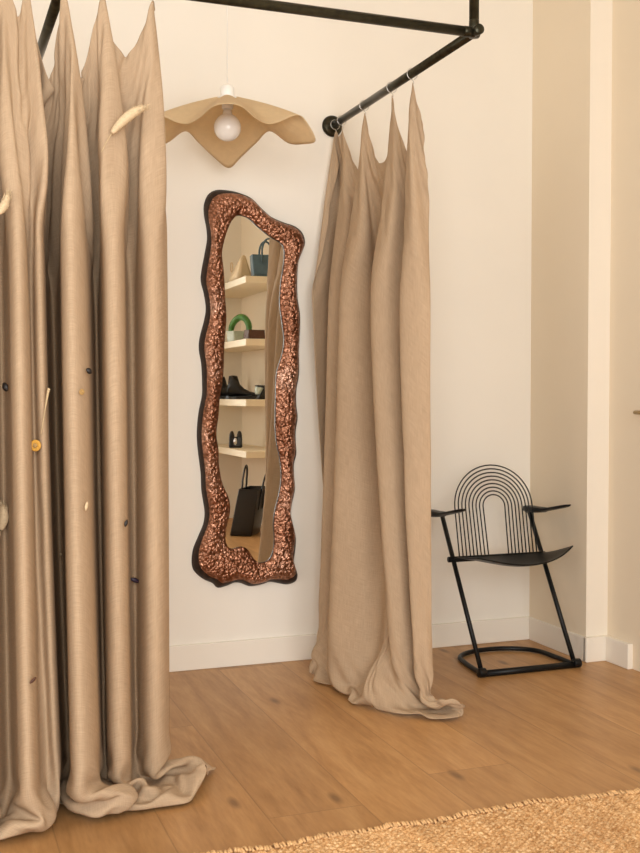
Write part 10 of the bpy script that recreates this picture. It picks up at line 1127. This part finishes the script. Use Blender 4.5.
-5,-24,-6,0,-2,0,6,4,1,-1,-9,1,15,-13,19,0,-19,7,-1,-4,-4,-6,12,2,-1,14,0,5,-16,-11,1,7,-3,-4,15,-17,4,12,5,8,15,2,-11,-22,-8,14,14,-5,-2,8,8,5,-7,-6,11,-11,-22,4,-6,1,10,-1,-9,12,-18,12,7,-26,6,6,6,-9,-3,0,-3,3,3,-8,4,28,17,4,-34,-9,4,30,16,-37,10,9,13,-15,-3,7,-4,-3,7,-26,29,12,-18,-12,14,5,-23,-11,3,18,3,21,-41,
-5,17,-26,-24,1,-1,1,4,3,3,8,-6,-4,39,-11,9,-17,-12,-2,4,6,5,-4,-9,-2,-1,0,-5,-1,-3,3,13,3,-7,-4,12,-3,6,9,-1,-8,0,4,8,-7,-15,-10,10,8,0,1,0,4,8,-13,-11,9,-15,18,-23,-1,14,34,-17,10,-36,8,30,-16,-18,6,8,-15,7,5,-8,-10,-4,5,8,0,10,29,11,-17,-29,0,18,-1,-9,2,-3,-17,5,-4,-6,3,33,-32,23,12,-11,-12,-2,9,26,-13,-10,-11,24,28])

def spline_rows(a, t_src, t):
    i = np.clip(np.searchsorted(t_src, t, side='right')-1, 0, len(t_src)-2)
    h = (t_src[i+1]-t_src[i])[:, None, None]; w = ((t-t_src[i])/(t_src[i+1]-t_src[i]))[:, None, None]
    g = np.gradient(a, t_src, axis=0)
    return (2*w**3-3*w**2+1)*a[i] + (w**3-2*w**2+w)*h*g[i] + (3*w**2-2*w**3)*a[i+1] + (w**3-w**2)*h*g[i+1]

CURT = {}
for k, lb in (('left', 'beige linen curtain hanging in deep folds at the left, dotted with dried flowers'), ('right', 'beige linen curtain on the side pipe, between mirror and chair')):
    R_, C_, hc_, W_, L_, n_, t_, xs_, ys_, zs_ = CLOTH[k]
    v_ = np.array([xs_, ys_, zs_], dtype=np.int64).reshape(3, R_, C_)
    co_ = v_.cumsum(2).cumsum(1).transpose(1, 2, 0)*0.0005
    co_ = spline_rows(co_, np.array(t_), np.arange(n_, dtype=float))
    pin_ = co_[0, hc_].copy()
    for _ in range(1):      # ease the rounding of the stored steps
        s_ = co_.copy()
        s_[:, 1:-1] = 0.5*co_[:, 1:-1] + 0.25*(co_[:, :-2] + co_[:, 2:]); s_[1:-1] = 0.6*s_[1:-1] + 0.2*(s_[:-2] + s_[2:])
        co_ = s_
    co_[0, hc_] = pin_
    CURT[k] = (co_, hc_, curtain('curtain', co_, W_, L_, lb))
# ------------------------------------------------------------------ wire hooks and dried flowers on the curtains
def hook(x, y, z, axis, label, group):
    """wire ring round the pipe and a short S down to the cloth"""
    bm = bmesh.new()
    pts = []
    for k in range(21):
        a = -PI/2 + 0.35 + k*(2*PI-0.35)/20
        u, w = 0.0185*math.cos(a), 0.0185*math.sin(a)
        pts.append((x+u, y+0.0015*k/20, RZ+w-0.002) if axis == 'y' else (x+0.0015*k/20, y+u, RZ+w-0.002))
    pts.append((x, y, z+0.004)); 
    sgn = 0.006
    pts += [(x+sgn, y, z-0.006), (x, y, z-0.012)] if axis == 'y' else [(x, y+sgn, z-0.006), (x, y, z-0.012)]
    add_tube(bm, catmull(pts, 2), 0.0014, 6)
    o = obj('curtain_hook', bm, M['wire'], None)
    tag(o, label, 'hook', group)

coR, hcR, curR = CURT['right']; coL, hcL, curL = CURT['left']
hookl = ['thin wire hook at the wall flange, first from the wall', 'thin wire hook second from the wall on the side pipe', 'thin wire hook in the middle of the five on the side pipe',
         'thin wire hook fourth from the wall on the side pipe', 'thin wire hook nearest the pipe corner on the side pipe']
for c, lb in zip(hcR, hookl):
    p = coR[0, int(c)]; hook(float(p[0]), float(p[1]), float(p[2]), 'y', lb, 'wire hooks on the side pipe')
hookl = ['thin wire hook at the right end of the left curtain', 'thin wire hook second from the right end of the left curtain', 'thin wire hook where the rail branches, on the left curtain',
         'thin wire hook left of the rail branch, on the left curtain', 'thin wire hook near the left edge of the photo']
for c, lb in zip(hcL, hookl):
    p = coL[0, int(c)]; hook(float(p[0]), float(p[1]), float(p[2]), 'x', lb, 'wire hooks on the front pipe')

from mathutils.bvhtree import BVHTree
nrL, ncL = coL.shape[:2]
bvh = BVHTree.FromPolygons([Vector(v) for v in coL.reshape(-1, 3).tolist()],
                           [(r*ncL+c, r*ncL+c+1, (r+1)*ncL+c+1, (r+1)*ncL+c) for r in range(nrL-1) for c in range(ncL-1)])
def on_cloth(px, py):
    d = ray(px, py).normalized()
    for s in (0, 1.0, -1.0, 2.0, -2.0, 3, -3, 5, -5):
        h = bvh.ray_cast(CAM, ray(px+s, py).normalized())
        if h[0] is not None: break
    n = h[1] if h[1].dot(d) < 0 else -h[1]
    return h[0], n
def on_front(px, py, reach=4.0):
    """where a small thing pinned to the cloth sits: on the foremost fold within its reach"""
    hs = [on_cloth(px+k*reach/3, py) for k in (-3, -2, -1, 0, 1, 2, 3)]
    b, n = min(hs, key=lambda q: q[0].y)
    p0, n0 = hs[3]
    y = p0.y if p0.y - b.y < 0.003 else b.y - 0.001
    return on_y(px, py, y), (n0*0.45 + Vector((-0.05, -0.55, 0))).normalized()
def basis(n):
    """frame lying on the cloth: x across, y up the cloth, z out of it"""
    up_ = Vector((0, 0, 1)); x = up_.cross(n).normalized(); y = n.cross(x)
    return Matrix(((x.x, y.x, n.x), (x.y, y.y, n.y), (x.z, y.z, n.z))).to_4x4()
M['seed'] = plain('dark_dried_seed', (0.012, 0.009, 0.008, 1), 0.5, var=0.3, nscale=300)
M['plum'] = plain('dark_plum_petal', (0.022, 0.014, 0.035, 1), 0.5, var=0.3, nscale=200)
M['rust'] = plain('brown_dried_petal', (0.10, 0.04, 0.02, 1), 0.6, var=0.3, nscale=200)
M['straw'] = plain('dry_straw', (0.56, 0.43, 0.25, 1), 0.8, var=0.15, nscale=150)
M['pale'] = plain('pale_dry_grass', (0.63, 0.49, 0.31, 1), 0.9, var=0.12, nscale=150)
M['yellow'] = plain('yellow_flower', (0.62, 0.33, 0.05, 1), 0.7, var=0.2, nscale=300)
M['ochre'] = plain('ochre_flower', (0.42, 0.26, 0.09, 1), 0.7, var=0.2, nscale=300)

def petal(px, py, w, h, ang, mat, name, label, cat, lift=0.004):
    """small cupped seed or petal, widest in the middle"""
    p, n = on_front(px, py, 4.0)
    bm = bmesh.new()
    nu, nv = 9, 7; rows = []
    for i in range(nu):
        u = i/(nu-1); ww = w/2*math.sin(PI*min(max(u, 0.04), 0.96))**0.7
        rows.append([bm.verts.new(((2*j/(nv-1)-1)*ww, (u-0.5)*h, lift + 0.35*w*(1-(2*j/(nv-1)-1)**2)*math.sin(PI*u))) for j in range(nv)])
    for A, B in zip(rows, rows[1:]):
        for j in range(nv-1): bm.faces.new((A[j], A[j+1], B[j+1], B[j]))
    bmesh.ops.transform(bm, matrix=Matrix.Translation(p) @ basis(n) @ Matrix.Rotation(ang, 4, 'Z'), verts=bm.verts)
    o = obj(name, bm, mat); s = o.modifiers.new('thick', 'SOLIDIFY'); s.thickness = 0.0012; s.offset = 1
    return tag(o, label, cat, 'dried flowers pinned on the left curtain')

petal(6.5, 387, 0.017, 0.023, 0.5, M['seed'], 'dried_seed_head', 'black dried seed head at the left edge of the left curtain', 'seed head')
petal(88, 371, 0.013, 0.018, 1.0, M['seed'], 'dried_seed_head', 'black dried seed head above the small ochre flower on the left curtain', 'seed head')
petal(125, 523, 0.009, 0.018, -0.35, M['seed'], 'dried_seed_head', 'dark dried seed head low on the right part of the left curtain', 'seed head')
petal(134.5, 580, 0.011, 0.027, 1.15, M['plum'], 'dried_petal', 'dark plum dried petal, lowest on the right part of the left curtain', 'petal')
petal(32, 680, 0.007, 0.020, -1.0, M['rust'], 'dried_petal', 'small brown dried petal low on the left part of the left curtain', 'petal')
petal(85.5, 506, 0.008, 0.022, -0.25, M['pale'], 'dried_petal', 'tiny cream dried petal halfway down the left curtain', 'petal')
petal(60.5, 554, 0.006, 0.008, 0.3, M['pale'], 'dried_petal', 'tiny cream speck of petal in the dark fold of the left curtain', 'petal')

def flower(px, py, r, mat, label, petals=16):
    p, n = on_front(px, py, 4.5)
    t = bpy.data.objects.new('dried_flower', None); COL.objects.link(t); t.location = p + n*0.002; t.empty_display_size = 0.02
    tag(t, label, 'flower', 'dried flowers pinned on the left curtain')
    R = basis(n)
    bm = bmesh.new()
    add_lathe(bm, [(0.0004, 0.0), (r*0.9, 0.0), (r, r*0.12), (r*0.94, r*0.22), (r*0.62, r*0.30), (r*0.55, r*0.26), (0.0004, r*0.26)], petals*2, R)
    for k, v in enumerate(bm.verts):
        pass
    obj('petals', bm, mat, t)
    cb = lathe([(0.0003, r*0.24), (r*0.42, r*0.26), (r*0.40, r*0.38), (r*0.22, r*0.45), (0.0003, r*0.46)], 18, R)
    obj('flower_head', cb, M['ochre'], t)
    return t
flower(36, 445.5, 0.0145, M['yellow'], 'round yellow dried flower on the left curtain below a straw stalk')
flower(81.3, 392, 0.0075, M['ochre'], 'small ochre dried flower below a black seed head on the left curtain')

# straw stalk above the yellow flower
def along(pix, off):
    out = []
    for px, py in pix:
        p, n = on_cloth(px, py); out.append(p + n*off)
    return out
a, na = on_cloth(42.5, 420); 
d0 = (CAM - a).length
def at_depth(px, py, ref, lift):
    """point seen at px,py in the plane of the curtain front that passes through ref"""
    return on_y(px, py, ref.y - lift)
stk = [at_depth(x, y, a, 0.012) for x, y in ((41, 434), (43.5, 420), (46, 404), (48.3, 391), (49.3, 388.5))]
o = obj('dried_stalk', tube(catmull(stk, 4), [0.0012]*8 + [0.002, 0.0024, 0.0027, 0.003, 0.0034, 0.0036, 0.004, 0.0042, 0.003], 8), M['straw'])
tag(o, 'thin straw stalk slanting over the dark fold above the yellow flower', 'stalk', 'dried flowers pinned on the left curtain')

def bunny_tail(head, stem, wid, name, label):
    ref = min((on_cloth(*q)[0] for q in head + stem[1:]), key=lambda v: v.y)
    H = [at_depth(x, y, ref, 0.017) for x, y in head]
    S = [at_depth(x, y, ref, 0.015) for x, y in stem]
    t = bpy.data.objects.new(name, None); COL.objects.link(t); t.location = H[0]; t.empty_display_size = 0.02
    tag(t, label, 'dried grass', 'dried flowers pinned on the left curtain')
    H = catmull(H, 6); m = len(H)
    loc = [p - t.location for p in H]
    rad = [max(0.0012, wid*math.sin(PI*min(0.97, 0.10+0.88*k/(m-1)))**0.8) for k in range(m)]
    bm = tube(loc, rad, 10)
    rr = random.Random(11)
    for k in range(150):
        i = rr.randrange(1, m-1); T_ = (loc[i+1]-loc[i-1]).normalized()
        s_ = Vector((rr.uniform(-1, 1), rr.uniform(-1, 1), rr.uniform(-1, 1))); s_ = (s_ - T_*s_.dot(T_)).normalized()
        b0 = loc[i] + s_*rad[i]*0.7; b1 = b0 + T_*0.012 + s_*0.0045
        add_tube(bm, [b0, b0.lerp(b1, 0.6), b1], [0.0008, 0.0006, 0.0002], 4)
    obj('seed_head', bm, M['pale'], t)
    obj('stem', tube([p - t.location for p in catmull(S, 4)], 0.0009, 6), M['straw'], t)
bunny_tail([(112, 133), (120, 124), (130, 115), (140, 109), (147, 107)], [(101.5, 152), (106, 143), (112, 133)], 0.0125, 'dried_grass', 'pale fluffy grass head slanting across the top of the left curtain')
bunny_tail([(-3, 214), (2, 209), (6, 201), (8.5, 193)], [(-12, 224), (-8, 219), (-3, 214)], 0.010, 'dried_grass', 'pale fluffy grass head at the left edge of the photo, upper curtain')
bunny_tail([(1, 530), (3.5, 521), (3.8, 512), (2, 504)], [(-1, 540), (0, 536), (1, 530)], 0.012, 'dried_grass', 'pale dried blossom at the left edge of the photo, middle of the curtain')
# ------------------------------------------------------------------ light
w = bpy.data.worlds.new('world'); scene.world = w; w.use_nodes = True
bg = w.node_tree.nodes['Background']; bg.inputs[0].default_value = (0.95, 0.96, 1.0, 1); bg.inputs[1].default_value = 0.45
def area(name, loc, rot, sx, sy, power, col):
    l = bpy.data.lights.new(name, 'AREA'); l.shape = 'RECTANGLE'; l.size = sx; l.size_y = sy; l.energy = power; l.color = col
    o = bpy.data.objects.new(name, l); COL.objects.link(o); o.location = loc; o.rotation_euler = rot
    return o
# daylight from the street outside the big front window; the left window's lamp is an added fill
area('daylight_front', ((WF[0]+WF[1])/2, YF-0.35, (WF[2]+WF[3])/2), (PI/2, 0, 0), 3.0, 2.4, 185, (1.0, 0.985, 0.955))
area('added_fill_left', (XL-0.4, (WL[0]+WL[1])/2, (WL[2]+WL[3])/2), (PI/2, 0, -PI/2), 2.0, 2.2, 75, (1.0, 0.985, 0.955))  # added lamp behind the made-up left window, brightens the reflected shelves
scene.view_settings.view_transform = 'Standard'
scene.view_settings.look = 'None'
scene.view_settings.gamma = 1.0
scene.view_settings.use_curve_mapping = False
scene.view_settings.exposure = 0.0
scene.cycles.use_denoising = True
scene.cycles.max_bounces = 10
scene.cycles.diffuse_bounces = 6
